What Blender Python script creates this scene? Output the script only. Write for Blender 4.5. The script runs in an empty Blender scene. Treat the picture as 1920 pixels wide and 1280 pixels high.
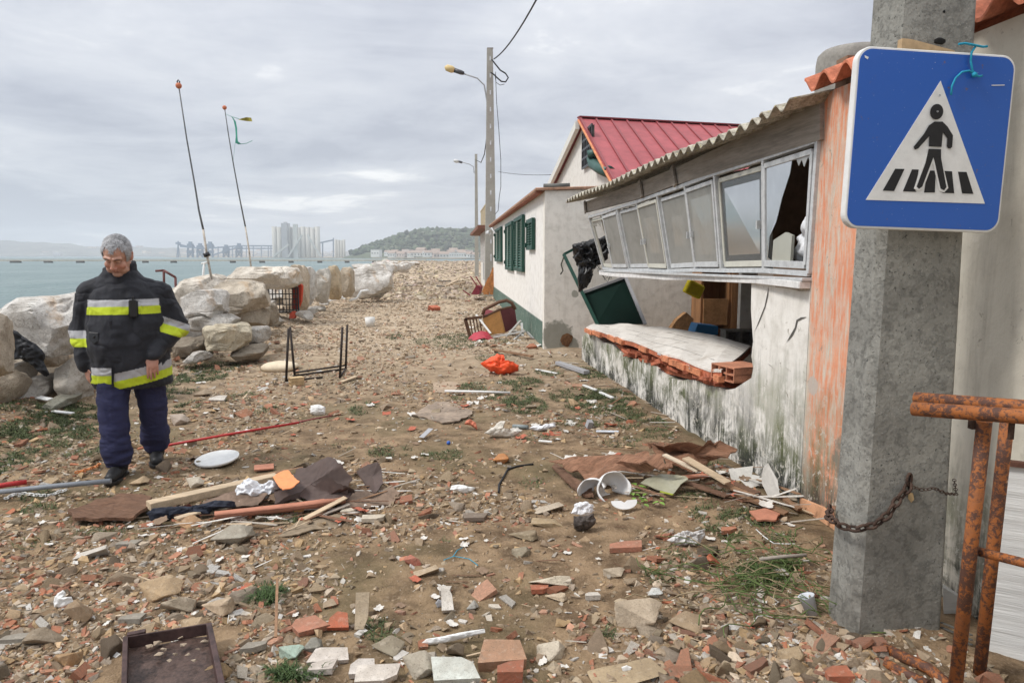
import bpy, bmesh, math, random
import numpy as np
from mathutils import Vector, Matrix, Euler, Quaternion
R = math.radians
random.seed(7)
rng = np.random.default_rng(11)
scene = bpy.context.scene
# ------------------------------------------------------------------ camera
EYE = 1.6
FPX = 1333.0
PITCH = math.atan(161 / FPX)
YAW = math.atan(115 / FPX * math.cos(PITCH))
cam_d = bpy.data.cameras.new('camera')
cam = bpy.data.objects.new('camera', cam_d)
scene.collection.objects.link(cam)
scene.camera = cam
cam.location = (0, 0, EYE)
cam.rotation_euler = (R(90) - PITCH, 0, -YAW)
cam_d.sensor_width = 36
cam_d.lens = 36 * FPX / 1920
cam_d.clip_start = 0.05
cam_d.clip_end = 9000
scene.render.resolution_x = 1024
scene.render.resolution_y = 682
# ------------------------------------------------------------------ sky and light
SUN_DIR = Vector((-0.62, -0.14, 0.74)).normalized()      # towards the sun
sun_el = math.asin(SUN_DIR.z)
sun_az = math.atan2(SUN_DIR.x, SUN_DIR.y)
sd = bpy.data.lights.new('sun', 'SUN')
sd.energy = 2.6
sd.angle = R(14)
sd.color = (1.0, 0.965, 0.92)
so = bpy.data.objects.new('sun', sd)
scene.collection.objects.link(so)
so.rotation_euler = SUN_DIR.to_track_quat('Z', 'Y').to_euler()
world = bpy.data.worlds.new('World')
scene.world = world
world.use_nodes = True
wn = world.node_tree.nodes; wl = world.node_tree.links
wn.clear()
w_out = wn.new('ShaderNodeOutputWorld')
sky = wn.new('ShaderNodeTexSky'); sky.sky_type = 'NISHITA'; sky.sun_disc = False
sky.sun_elevation = sun_el; sky.sun_rotation = sun_az
bg1 = wn.new('ShaderNodeBackground'); bg1.inputs['Strength'].default_value = 0.10
wl.new(sky.outputs[0], bg1.inputs['Color'])
tc = wn.new('ShaderNodeTexCoord')
sep = wn.new('ShaderNodeSeparateXYZ'); wl.new(tc.outputs['Generated'], sep.inputs[0])
def wmath(op, a, b=None, c=None, clamp=False):
    n = wn.new('ShaderNodeMath'); n.operation = op; n.use_clamp = clamp
    for i, v in enumerate((a, b, c)):
        if v is None: continue
        if isinstance(v, (int, float)): n.inputs[i].default_value = v
        else: wl.new(v, n.inputs[i])
    return n.outputs[0]
# clouds lie on a flat layer overhead: direction / (z + small)
zz = wmath('MAXIMUM', wmath('ADD', sep.outputs[2], 0.10), 0.03)
ux = wmath('DIVIDE', sep.outputs[0], zz); uy = wmath('DIVIDE', sep.outputs[1], zz)
cb = wn.new('ShaderNodeCombineXYZ'); wl.new(ux, cb.inputs[0]); wl.new(uy, cb.inputs[1])
def wnoise(scale, detail, rough, off, dist=0.0):
    m = wn.new('ShaderNodeMapping'); m.inputs['Location'].default_value = off
    wl.new(cb.outputs[0], m.inputs[0])
    n = wn.new('ShaderNodeTexNoise'); n.inputs['Scale'].default_value = scale
    n.inputs['Detail'].default_value = detail; n.inputs['Roughness'].default_value = rough
    n.inputs['Distortion'].default_value = dist
    wl.new(m.outputs[0], n.inputs['Vector']); return n.outputs['Fac']
n1 = wnoise(0.42, 9, 0.56, (3.1, 7.7, 0), 0.35)
n2 = wnoise(1.3, 8, 0.6, (11.0, 2.0, 4), 0.5)
cl = wmath('ADD', wmath('MULTIPLY', n1, 0.58), wmath('MULTIPLY', n2, 0.42))
rp = wn.new('ShaderNodeValToRGB')
el = rp.color_ramp.elements
el[0].position = 0.40; el[0].color = (0.43, 0.455, 0.525, 1)
el[1].position = 0.62; el[1].color = (1.0, 1.0, 0.99, 1)
e = el.new(0.48); e.color = (0.56, 0.585, 0.645, 1)
e = el.new(0.56); e.color = (0.67, 0.69, 0.735, 1)
wl.new(cl, rp.inputs[0])
# overcast sky: brighter towards the zenith
up = wmath('MULTIPLY_ADD', wmath('POWER', wmath('MAXIMUM', sep.outputs[2], 0.0), 1.6), 1.15, 1.0)
bg2 = wn.new('ShaderNodeBackground'); wl.new(rp.outputs[0], bg2.inputs['Color']); wl.new(up, bg2.inputs['Strength'])
mixw = wn.new('ShaderNodeMixShader'); mixw.inputs[0].default_value = 0.93
wl.new(bg1.outputs[0], mixw.inputs[1]); wl.new(bg2.outputs[0], mixw.inputs[2])
wl.new(mixw.outputs[0], w_out.inputs['Surface'])
scene.view_settings.view_transform = 'Standard'
scene.view_settings.look = 'None'
scene.view_settings.exposure = 0.14
scene.view_settings.gamma = 1.0
scene.render.engine = 'CYCLES'
# ------------------------------------------------------------------ from a pixel of the survey picture to a place
sp, cp, sy, cy = math.sin(PITCH), math.cos(PITCH), math.sin(YAW), math.cos(YAW)
def ray(px, py):
    a = (px - 960) / FPX; b = (640 - py) / FPX
    h = cp + b * sp; v = -sp + b * cp
    return a * cy + h * sy, -a * sy + h * cy, v
def G(px, py, z=0.0):
    r = ray(px, py); t = (z - EYE) / r[2]; return Vector((r[0] * t, r[1] * t, z))
def PX(px, py, X):
    r = ray(px, py); t = X / r[0]; return Vector((X, r[1] * t, EYE + r[2] * t))
def PY(px, py, Y):
    r = ray(px, py); t = Y / r[1]; return Vector((r[0] * t, Y, EYE + r[2] * t))
FA, FB = (2.23, 4.0), (1.96, 10.5)
_dx, _dy = FB[0] - FA[0], FB[1] - FA[1]; _L = math.hypot(_dx, _dy)
FN = (_dy / _L, -_dx / _L)
def PF(px, py, off=0.0):
    r = ray(px, py); d = (FA[0] - off) * FN[0] + FA[1] * FN[1]
    t = d / (r[0] * FN[0] + r[1] * FN[1]); return Vector((r[0] * t, r[1] * t, EYE + r[2] * t))
def fx(y):                                    # x of the damaged facade at y
    return FA[0] + (y - FA[1]) * _dx / _dy
# ------------------------------------------------------------------ numpy noise
def _hash(i, j, k, s):
    n = (i * 374761393 + j * 668265263 + k * 2147483647 + s * 974634777) & 0xffffffff
    n = ((n ^ (n >> 13)) * 1274126177) & 0xffffffff
    n = ((n ^ (n >> 16)) * 2246822519) & 0xffffffff
    return ((n ^ (n >> 15)) & 0xffffff) / 16777215.0
def vnoise(P, s=0):
    P = np.asarray(P, dtype=np.float64)
    f = np.floor(P).astype(np.int64); t = P - f; t = t * t * (3 - 2 * t)
    r = 0
    for a in (0, 1):
        wa = t[:, 0] if a else 1 - t[:, 0]
        for b in (0, 1):
            wb = t[:, 1] if b else 1 - t[:, 1]
            for c in (0, 1):
                wc = t[:, 2] if c else 1 - t[:, 2]
                r = r + wa * wb * wc * _hash(f[:, 0] + a, f[:, 1] + b, f[:, 2] + c, s)
    return r * 2 - 1
def fbm(P, s=0, o=4, g=0.5):
    P = np.asarray(P, dtype=np.float64); r = 0; a = 1; n = 0
    for i in range(o):
        r = r + a * vnoise(P * 2 ** i + 17.3 * i, s + i); n += a; a *= g
    return r / n
# ------------------------------------------------------------------ objects
def link(o):
    scene.collection.objects.link(o); return o
def tag(o, label=None, cat=None, group=None, kind=None):
    if label: o['label'] = label
    if cat: o['category'] = cat
    if group: o['group'] = group
    if kind: o['kind'] = kind
    return o
def empty(name, loc=(0, 0, 0), rz=0.0, label=None, cat=None, group=None):
    o = bpy.data.objects.new(name, None); o.empty_display_size = 0.1
    o.location = loc; o.rotation_euler = (0, 0, rz); link(o)
    return tag(o, label, cat, group)
def mesh_np(name, V, Fc, mat=None, parent=None, col=None, smooth=False):
    """V (n,3), Fc (m,k) array of faces with k corners."""
    V = np.asarray(V, dtype=np.float32); Fc = np.asarray(Fc, dtype=np.int32)
    me = bpy.data.meshes.new(name)
    me.vertices.add(len(V)); me.vertices.foreach_set('co', V.ravel())
    k = Fc.shape[1]
    me.loops.add(len(Fc) * k); me.loops.foreach_set('vertex_index', Fc.ravel())
    me.polygons.add(len(Fc)); me.polygons.foreach_set('loop_start', np.arange(0, len(Fc) * k, k, dtype=np.int32))
    me.polygons.foreach_set('loop_total', np.full(len(Fc), k, dtype=np.int32))
    me.update(calc_edges=True)
    me.polygons.foreach_set('use_smooth', np.full(len(Fc), bool(smooth)))
    if col is not None:
        ca = me.color_attributes.new('Col', 'FLOAT_COLOR', 'POINT')
        c = np.ones((len(V), 4), dtype=np.float32); c[:, :3] = col
        ca.data.foreach_set('color', c.ravel())
    me.validate()
    o = bpy.data.objects.new(name, me); link(o)
    if mat: me.materials.append(mat)
    if parent: o.parent = parent
    return o
class MB:
    """collects shapes; build() links them as one mesh object"""
    def __init__(s): s.v = []; s.f = []; s.sm = []
    def add(s, vs, fs, smooth=False):
        b = len(s.v); s.v += [tuple(v) for v in vs]
        for f in fs: s.f.append([i + b for i in f]); s.sm.append(smooth)
        return s
    def box(s, c, d, rot=None):
        """centre c, full sizes d, rot = Euler angles or Matrix"""
        m = Matrix.Identity(3) if rot is None else (rot if isinstance(rot, Matrix) else Euler(rot).to_matrix())
        c = Vector(c); vs = []
        for z in (-.5, .5):
            for x, y in ((-.5, -.5), (.5, -.5), (.5, .5), (-.5, .5)):
                vs.append(c + m @ Vector((x * d[0], y * d[1], z * d[2])))
        return s.add(vs, [(3, 2, 1, 0), (4, 5, 6, 7), (0, 1, 5, 4), (1, 2, 6, 5), (2, 3, 7, 6), (3, 0, 4, 7)])
    def bar(s, a, b, w, h, up=(0, 0, 1)):
        """box from a to b, width w (sideways), height h (along up)"""
        a = Vector(a); b = Vector(b); t = (b - a).normalized(); up = Vector(up)
        x = t.cross(up)
        if x.length < 1e-4: x = t.cross(Vector((1, 0, 0)))
        x.normalize(); z = x.cross(t)
        m = Matrix((x, t, z)).transposed()
        return s.box((a + b) / 2, (w, (b - a).length, h), m)
    def tube(s, pts, r, n=8, caps=True):
        pts = [Vector(p) for p in pts]; rs = r if isinstance(r, (list, tuple)) else [r] * len(pts)
        t0 = (pts[1] - pts[0]).normalized()
        x = t0.cross(Vector((0, 0, 1)))
        if x.length < 0.05: x = t0.cross(Vector((0, 1, 0)))
        x.normalize(); vs = []
        for i, p in enumerate(pts):
            if i == 0: t = pts[1] - pts[0]
            elif i == len(pts) - 1: t = pts[-1] - pts[-2]
            else: t = pts[i + 1] - pts[i - 1]
            t.normalize(); x = (x - t * x.dot(t)).normalized(); y = t.cross(x)
            for k in range(n):
                a = 2 * math.pi * k / n
                vs.append(p + (x * math.cos(a) + y * math.sin(a)) * rs[i])
        fs = []
        for i in range(len(pts) - 1):
            for k in range(n):
                k2 = (k + 1) % n
                fs.append((i * n + k, i * n + k2, (i + 1) * n + k2, (i + 1) * n + k))
        s.add(vs, fs, True)
        if caps:
            b = len(s.v) - len(vs)
            s.f.append([b + k for k in range(n)][::-1]); s.sm.append(False)
            s.f.append([b + (len(pts) - 1) * n + k for k in range(n)]); s.sm.append(False)
        return s
    def prism(s, pts, off):
        """polygon (3d points) extruded by vector off"""
        pts = [Vector(p) for p in pts]; off = Vector(off); n = len(pts)
        vs = pts + [p + off for p in pts]
        fs = [tuple(range(n))[::-1], tuple(range(n, 2 * n))] + [(i, (i + 1) % n, n + (i + 1) % n, n + i) for i in range(n)]
        return s.add(vs, fs)
    def lathe(s, prof, c=(0, 0, 0), n=20, axis=None):
        c = Vector(c); m = Matrix.Identity(3) if axis is None else Vector(axis).to_track_quat('Z', 'Y').to_matrix()
        vs = []
        for r_, z in prof:
            for k in range(n):
                a = 2 * math.pi * k / n
                vs.append(c + m @ Vector((r_ * math.cos(a), r_ * math.sin(a), z)))
        fs = [(i * n + k, i * n + (k + 1) % n, (i + 1) * n + (k + 1) % n, (i + 1) * n + k) for i in range(len(prof) - 1) for k in range(n)]
        return s.add(vs, fs, True)
    def grid(s, P, smooth=True, flip=False):
        """P[i][j] points"""
        a = len(P); b = len(P[0]); vs = [p for r_ in P for p in r_]
        fs = []
        for i in range(a - 1):
            for j in range(b - 1):
                q = (i * b + j, i * b + j + 1, (i + 1) * b + j + 1, (i + 1) * b + j)
                fs.append(q[::-1] if flip else q)
        return s.add(vs, fs, smooth)
    def sheet(s, P, t):
        """thick sheet from a grid of points, thickness vector t"""
        t = Vector(t); a = len(P); b = len(P[0])
        s.grid(P); s.grid([[Vector(p) + t for p in r_] for r_ in P], True, True)
        edge = [P[0][j] for j in range(b)] + [P[i][b - 1] for i in range(1, a)] + [P[a - 1][j] for j in range(b - 2, -1, -1)] + [P[i][0] for i in range(a - 2, 0, -1)]
        n = len(edge); vs = [Vector(p) for p in edge] + [Vector(p) + t for p in edge]
        return s.add(vs, [(i, n + i, n + (i + 1) % n, (i + 1) % n) for i in range(n)])
    def build(s, name, mat, parent=None, bevel=0.0, label=None):
        me = bpy.data.meshes.new(name); me.from_pydata(s.v, [], s.f)
        me.polygons.foreach_set('use_smooth', s.sm); me.update()
        if mat: me.materials.append(mat)
        o = bpy.data.objects.new(name, me); link(o)
        if parent is not None: o.parent = parent
        if bevel > 0:
            b = o.modifiers.new('b', 'BEVEL'); b.width = bevel; b.segments = 2; b.limit_method = 'ANGLE'; b.angle_limit = R(40)
        if label: o['label'] = label
        return o
# ------------------------------------------------------------------ materials
class NT:
    def __init__(s, name):
        s.m = bpy.data.materials.new(name); s.m.use_nodes = True
        s.n = s.m.node_tree.nodes; s.l = s.m.node_tree.links
        s.b = s.n['Principled BSDF']; s.tc = s.n.new('ShaderNodeTexCoord')
        s.co = s.tc.outputs['Object']
    def set(s, sock, v):
        i = s.b.inputs[sock]
        if hasattr(v, 'links'): s.l.new(v, i)
        elif isinstance(v, (tuple, list)): i.default_value = (*v[:3], 1)
        else: i.default_value = v
        return s
    def put(s, inp, v):
        if hasattr(v, 'links'): s.l.new(v, inp)
        elif isinstance(v, (tuple, list)) and inp.type == 'RGBA': inp.default_value = (*v[:3], 1)
        else: inp.default_value = v
    def math(s, op, a, b=0.0, c=0.0, clamp=False):
        n = s.n.new('ShaderNodeMath'); n.operation = op; n.use_clamp = clamp
        for i, v in enumerate((a, b, c)): s.put(n.inputs[i], v)
        return n.outputs[0]
    def noise(s, scale, detail=4, rough=0.55, dist=0.0, stretch=None, off=(0, 0, 0), vec=None):
        m = s.n.new('ShaderNodeMapping'); m.inputs['Location'].default_value = off
        if stretch: m.inputs['Scale'].default_value = stretch
        s.l.new(vec or s.co, m.inputs[0])
        n = s.n.new('ShaderNodeTexNoise'); n.inputs['Scale'].default_value = scale
        n.inputs['Detail'].default_value = detail; n.inputs['Roughness'].default_value = rough
        n.inputs['Distortion'].default_value = dist
        s.l.new(m.outputs[0], n.inputs['Vector']); return n.outputs['Fac']
    def voro(s, scale, feat='F1', stretch=None, out='Distance', rnd=1.0):
        m = s.n.new('ShaderNodeMapping')
        if stretch: m.inputs['Scale'].default_value = stretch
        s.l.new(s.co, m.inputs[0])
        n = s.n.new('ShaderNodeTexVoronoi'); n.feature = feat; n.inputs['Scale'].default_value = scale
        n.inputs['Randomness'].default_value = rnd
        s.l.new(m.outputs[0], n.inputs['Vector']); return n.outputs[out]
    def step(s, v, lo, hi):
        n = s.n.new('ShaderNodeMapRange'); n.clamp = True; n.interpolation_type = 'SMOOTHSTEP' if lo < hi else 'LINEAR'
        s.put(n.inputs[0], v); n.inputs[1].default_value = lo; n.inputs[2].default_value = hi
        return n.outputs[0]
    def mix(s, f, a, b, mode='MIX'):
        n = s.n.new('ShaderNodeMix'); n.data_type = 'RGBA'; n.blend_type = mode
        s.put(n.inputs['Factor'], f); s.put(n.inputs[6], a); s.put(n.inputs[7], b)
        return n.outputs[2]
    def xyz(s):
        n = s.n.new('ShaderNodeSeparateXYZ'); s.l.new(s.co, n.inputs[0]); return n.outputs
    def attr(s, name='Col'):
        n = s.n.new('ShaderNodeAttribute'); n.attribute_name = name; return n.outputs['Color']
    def objcol(s):
        return s.n.new('ShaderNodeObjectInfo').outputs['Color']
    def rand(s):
        return s.n.new('ShaderNodeObjectInfo').outputs['Random']
    def bump(s, h, strength=0.4, dist=0.01, prev=None):
        n = s.n.new('ShaderNodeBump'); n.inputs['Strength'].default_value = strength
        n.inputs['Distance'].default_value = dist; s.l.new(h, n.inputs['Height'])
        if prev is not None: s.l.new(prev, n.inputs['Normal'])
        s.l.new(n.outputs[0], s.b.inputs['Normal']); return n.outputs[0]
def simple(name, col, rough=0.7, var=0.25, scale=12, bump=0.25, bd=0.004, metal=0.0, stretch=None, spec=0.3):
    t = NT(name); f = t.noise(scale, 6, 0.6, 0.2, stretch)
    f2 = t.noise(scale * 5.3, 4, 0.6, 0, stretch, (5, 3, 1))
    f = t.math('ADD', t.math('MULTIPLY', f, 0.6), t.math('MULTIPLY', f2, 0.4))
    a = tuple(c * (1 - var) for c in col); b = tuple(min(1, c * (1 + var)) for c in col)
    t.set('Base Color', t.mix(t.step(f, 0.3, 0.7), a, b)); t.set('Roughness', rough); t.set('Metallic', metal)
    t.set('Specular IOR Level', spec)
    if bump: t.bump(f, bump, bd)
    return t.m
# ------------------------------------------------------------------ terrain
def coast(y):                                  # x of the shore line on the sea side
    return -6.3 - 0.065 * np.maximum(0, y - 30)
def hgt(x, y):
    x = np.asarray(x, float); y = np.asarray(y, float)
    sh = x.shape; x = x.ravel(); y = y.ravel()
    P = np.stack([x, y, 0 * x], 1)
    far = np.clip((y - 10) / 40, 0, 1)
    h = 0.035 * fbm(P * 1.1, 3, 3) + 0.018 * fbm(P * 6.0, 5, 4, .6) + 0.008 * np.maximum(0, fbm(P * 17.0, 15, 3, .6)) + 0.05 * far * fbm(P * 0.7, 9, 3)
    fade = np.clip((400 - y) / 200, 0, 1)
    h = h * fade
    h += 0.16 * np.clip((-3.0 - x) / 1.2, 0, 1) ** 2 * np.clip((80 - y) / 30, 0, 1)     # rubble thrown against the rocks
    h += 0.05 * np.exp(-((x - 1.9) / 0.35) ** 2) * (y < 12)
    c = coast(y) - x
    h -= 3.2 * np.clip(c / 5.0, 0, 1) ** 1.3
    h -= 3.2 * np.clip((y - 210) / 30, 0, 1)
    return h.reshape(sh)
def gz(x, y): return float(hgt(np.array([x]), np.array([y]))[0])
def gp(px, py, up=0.0):                        # the ground point seen at a pixel
    p = G(px, py); z = 0
    for _ in range(3):
        z = gz(p.x, p.y); p = G(px, py, z)
    return Vector((p.x, p.y, z + up))
xs = np.concatenate([-np.geomspace(900, 12.5, 26), np.arange(-12, -5.6, 0.22), np.arange(-5.5, 3.3, 0.028), np.geomspace(3.4, 900, 34)])
ys = np.concatenate([np.linspace(-60, 0.5, 14), np.arange(0.9, 1.9, 0.15), np.arange(2.0, 9.0, 0.026), 9.0 * 1.0045 ** np.arange(0, 700), np.array([215, 222, 230, 240, 260, 400, 900, 2000, 6000.])])
ys = ys[:]
X, Y = np.meshgrid(xs, ys)
Z = hgt(X, Y)
nr, nc = X.shape
idx = np.arange(nr * nc).reshape(nr, nc)
quads = np.stack([idx[:-1, :-1], idx[:-1, 1:], idx[1:, 1:], idx[1:, :-1]], -1).reshape(-1, 4)
t = NT('sandy_soil')
xyz = t.xyz()
n_big = t.noise(0.55, 5, 0.6, 0.3); n_mid = t.noise(5, 6, 0.65, 0.2, off=(3, 1, 0)); n_fin = t.noise(60, 5, 0.7); n_grit = t.voro(85)
near = t.mix(t.step(n_mid, 0.32, 0.68), (0.110, 0.072, 0.041), (0.310, 0.215, 0.128))
near = t.mix(t.math('MULTIPLY', t.step(n_fin, 0.48, 0.72), 0.45), near, (0.42, 0.31, 0.21))
near = t.mix(t.math('MULTIPLY', t.step(n_big, 0.47, 0.62), 0.62), near, (0.12, 0.10, 0.05))
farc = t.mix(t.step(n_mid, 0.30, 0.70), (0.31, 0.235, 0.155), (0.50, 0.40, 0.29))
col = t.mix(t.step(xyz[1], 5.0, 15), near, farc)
t.set('Base Color', col); t.set('Roughness', 0.93); t.set('Specular IOR Level', 0.2)
b1 = t.bump(n_grit, 0.5, 0.006)
b2 = t.bump(t.math('ADD', n_fin, t.math('MULTIPLY', n_mid, 2)), 0.7, 0.018, b1)
M_soil = t.m
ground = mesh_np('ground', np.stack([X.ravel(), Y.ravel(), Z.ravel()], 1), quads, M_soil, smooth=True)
tag(ground, kind='structure')
# sea
t = NT('sea_water')
w1 = t.noise(0.50, 4, 0.6, 0.6, (1, 0.55, 1)); w2 = t.noise(2.4, 4, 0.65, 0.4, (1, 0.6, 1)); w3 = t.noise(0.05, 4, 0.5, 0.5, (1, 0.5, 1))
chop = t.noise(0.9, 5, 0.72, 0.8, (0.6, 0.22, 1), (4, 9, 2))
wc = t.mix(t.step(w3, 0.35, 0.65), (0.125, 0.185, 0.182), (0.185, 0.245, 0.238))
wc = t.mix(t.math('MULTIPLY', t.step(chop, 0.70, 0.78), 0.8), wc, (0.75, 0.8, 0.8))
t.set('Base Color', wc); t.set('Roughness', 0.35); t.set('IOR', 1.33); t.set('Specular IOR Level', 0.45)
t.bump(t.math('ADD', t.math('MULTIPLY', w1, 1.0), t.math('MULTIPLY', w2, 0.35)), 1.0, 0.75)
sx = np.concatenate([-np.geomspace(4500, 45, 40), np.linspace(-44, -3, 90), np.geomspace(10, 4500, 40)])
sy_ = np.concatenate([np.linspace(-80, 0, 8), np.linspace(1, 60, 130), np.geomspace(61, 4500, 160)])
SX, SY = np.meshgrid(sx, sy_)
SP = np.stack([SX.ravel() * 0.35, SY.ravel() * 0.22, 0 * SX.ravel()], 1)
SZ = -1.45 + 0.20 * fbm(SP, 40, 4).reshape(SX.shape) * np.clip((160 - SY) / 100, 0.0, 1)
nr, nc = SX.shape; idx = np.arange(nr * nc).reshape(nr, nc)
quads = np.stack([idx[:-1, :-1], idx[:-1, 1:], idx[1:, 1:], idx[1:, :-1]], -1).reshape(-1, 4)
sea = mesh_np('sea_water', np.stack([SX.ravel(), SY.ravel(), SZ.ravel()], 1), quads, t.m, smooth=True)
tag(sea, kind='structure')
# ------------------------------------------------------------------ far land
def at(px, py, D):
    """point on a far plane at forward distance D"""
    r = ray(px, py); f = r[0] * sy + r[1] * cy; k = D / f
    return Vector((r[0] * k, r[1] * k, EYE + r[2] * k))
def ridge(name, prof, D, depth, mat, seed, rough=1.2, nx=160, ny=24, base=-1.6):
    """hill whose skyline follows prof [(px,py)...] at distance D"""
    px = np.linspace(prof[0][0], prof[-1][0], nx)
    py = np.interp(px, [p[0] for p in prof], [p[1] for p in prof])
    V = []
    for j in range(ny):
        u = j / (ny - 1)
        d = D - depth * 0.5 + depth * u
        s = math.sin(math.pi * min(1, u * 1.0)) ** 0.8 if 0 < u < 1 else 0
        for i in range(nx):
            top = at(px[i], py[i], D); h = max(0, top.z - base)
            q = at(px[i], 479, d)
            V.append((q.x, q.y, base + h * s))
    V = np.array(V)
    V[:, 2] += rough * fbm(V * np.array([1, 1, 0]) * 0.02, seed, 4) * np.clip((V[:, 2] - base) / 6, 0, 1)
    idx = np.arange(nx * ny).reshape(ny, nx)
    q = np.stack([idx[:-1, :-1], idx[:-1, 1:], idx[1:, 1:], idx[1:, :-1]], -1).reshape(-1, 4)
    o = mesh_np(name, V, q, mat, smooth=True); tag(o, kind='structure'); return o, V
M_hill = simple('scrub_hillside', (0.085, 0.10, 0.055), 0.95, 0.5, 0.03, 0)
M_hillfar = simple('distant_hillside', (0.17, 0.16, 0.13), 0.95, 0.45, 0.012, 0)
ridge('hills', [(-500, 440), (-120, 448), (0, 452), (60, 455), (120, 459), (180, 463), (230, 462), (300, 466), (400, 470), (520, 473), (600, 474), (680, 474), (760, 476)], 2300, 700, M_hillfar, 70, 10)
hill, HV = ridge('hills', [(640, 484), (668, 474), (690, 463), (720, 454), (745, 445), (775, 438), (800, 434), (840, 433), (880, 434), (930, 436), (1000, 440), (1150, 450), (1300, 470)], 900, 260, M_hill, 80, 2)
far_land = MB()
pts = [at(330, 483, 1150), at(420, 483, 980), at(560, 484, 900), at(680, 485, 820), at(760, 485, 640), at(1400, 485, 560), at(1700, 480, 1500), at(600, 480, 1800), at(300, 480, 1800)]
far_land.prism([Vector((p.x, p.y, -1.9)) for p in pts], (0, 0, 1.1))
tag(far_land.build('terrain', simple('far_shore', (0.30, 0.25, 0.18), 0.9, 0.3, 0.03, 0)), kind='structure')
pts = [at(-400, 483, 1900), at(760, 483, 1900), at(760, 480, 2600), at(-400, 480, 2600)]
fl2 = MB(); fl2.prism([Vector((p.x, p.y, -1.9)) for p in pts], (0, 0, 3.0))
tag(fl2.build('terrain', simple('far_quay', (0.34, 0.31, 0.27), 0.9, 0.3, 0.02, 0)), kind='structure')
# woodland on the near hill: crown clumps as one mass
def ico(sub):
    bm = bmesh.new(); bmesh.ops.create_icosphere(bm, subdivisions=sub, radius=1)
    V = np.array([v.co[:] for v in bm.verts]); Fc = np.array([[v.index for v in f.verts] for f in bm.faces]); bm.free(); return V, Fc
ICO1, ICO2, ICO3, ICO4 = ico(1), ico(2), ico(3), ico(4)
sel = HV[(HV[:, 2] > 3.0)]
V, Fc, C = [], [], []; nb = 0
r2 = np.random.default_rng(5)
for k in range(2600):
    p = sel[r2.integers(len(sel))] + np.array([r2.normal(0, 4), r2.normal(0, 4), 0])
    s = r2.uniform(1.6, 4.6)
    v = ICO1[0] * (1 + 0.35 * vnoise(ICO1[0] * 1.7 + k, 3)[:, None]) * np.array([s, s, s * r2.uniform(0.6, 1.1)])
    V.append(v + p + np.array([0, 0, s * 0.25])); Fc.append(ICO1[1] + nb); nb += len(v)
    C.append(np.tile(np.array([0.055, 0.075, 0.036]) * r2.uniform(0.5, 1.5), (len(v), 1)))
t = NT('woodland_leaves'); t.set('Base Color', t.attr()); t.set('Roughness', 0.9)
w = mesh_np('woodland', np.concatenate(V), np.concatenate(Fc), t.m, col=np.concatenate(C))
tag(w, 'dark evergreen wood covering the hill beyond the beach', 'woodland', kind='stuff')
# ------------------------------------------------------------------ silos and port
M_conc_far = simple('silo_concrete', (0.50, 0.485, 0.435), 0.9, 0.1, 0.05, 0, stretch=(1, 1, 0.1))
M_conc_grey = simple('silo_grey', (0.42, 0.42, 0.42), 0.9, 0.12, 0.05, 0)
M_steel_far = simple('port_steel', (0.21, 0.26, 0.33), 0.8, 0.15, 0.1, 0)
M_chute = simple('silo_chute', (0.54, 0.54, 0.50), 0.8, 0.1, 0.1, 0)
def silo(label, x0, x1, top, D, ncyl, tower=None):
    base = at((x0 + x1) / 2, 483, D); o = empty('grain_silo', (base.x, base.y, -1), 0, label, 'silo')
    mpp = D / FPX; w_ = (x1 - x0) * mpp / ncyl; m = MB()
    for i in range(ncyl):
        for row in range(2):
            c = at(x0 + (i + 0.5) * (x1 - x0) / ncyl, 483, D + row * w_)
            jit = (i % 3) * 0.5
            m.lathe([(w_ * 0.54, 0), (w_ * 0.54, at(0, top, D).z + 1 - jit), (0.01, at(0, top, D).z + 1 - jit)], (c.x - base.x, c.y - base.y, 0), 12)
    m.build('silo_cells', M_conc_far, o)
    if tower:
        t0, t1, ty = tower; m = MB(); a = at(t0, 483, D - w_ * .7); b = at(t1, 483, D - w_ * .7); c = (a + b) / 2
        h = at(0, ty, D).z + 1
        m.box((c.x - base.x, c.y - base.y, h / 2), ((b - a).length, w_ * 2, h), (0, 0, -YAW))
        m.box((c.x - base.x, c.y - base.y, h + .8), ((b - a).length * .4, w_, 1.6), (0, 0, -YAW))
        m.build('lift_tower', M_conc_grey, o)
    return o, base
s1, b1_ = silo('large pale block of fluted grain silos with a grey lift tower, across the water', 512, 601, 425, 900, 10, (532, 543, 419))
D = 880
m = MB()
for (xa, ya, xb, yb) in ((576, 440, 602, 482), (567, 440, 540, 482), (541, 458, 512, 482)):
    m.bar(at(xa, ya, D - 6) - Vector((b1_.x, b1_.y, -1)), at(xb, yb, D - 6) - Vector((b1_.x, b1_.y, -1)), 2.0, 2.0)
m.build('conveyor_chute', M_chute, s1)
m = MB(); a = at(559, 483, D - 3) - Vector((b1_.x, b1_.y, -1))
m.box((a.x - 2, a.y, 20), (5, 5, 41), (0, 0, -YAW)); m.build('head_house', M_chute, s1)
silo('small pale pair of grain silos right of the large silo block', 628, 648, 449, 930, 4)
def gantry(label, items, D, grp='ship loading machines at the far port'):
    base = at(items[0], 483, D); o = empty('port_crane', (base.x, base.y, -1), 0, label, 'crane', grp)
    b0 = Vector((base.x, base.y, -1)); m = MB()
    for it in items[1:]:
        m.bar(at(it[0], it[1], D) - b0, at(it[2], it[3], D) - b0, it[4], it[4])
    m.build('steel_frame', M_steel_far, o); return o
gantry('ship loader crane with a raised jib at the left end of the far port', [335, (334, 452, 334, 483, 1.4), (331, 483, 334, 455, .7), (338, 483, 334, 458, .7), (334, 458, 358, 464, 2.2), (330, 456, 338, 456, 3)], 1000)
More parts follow.
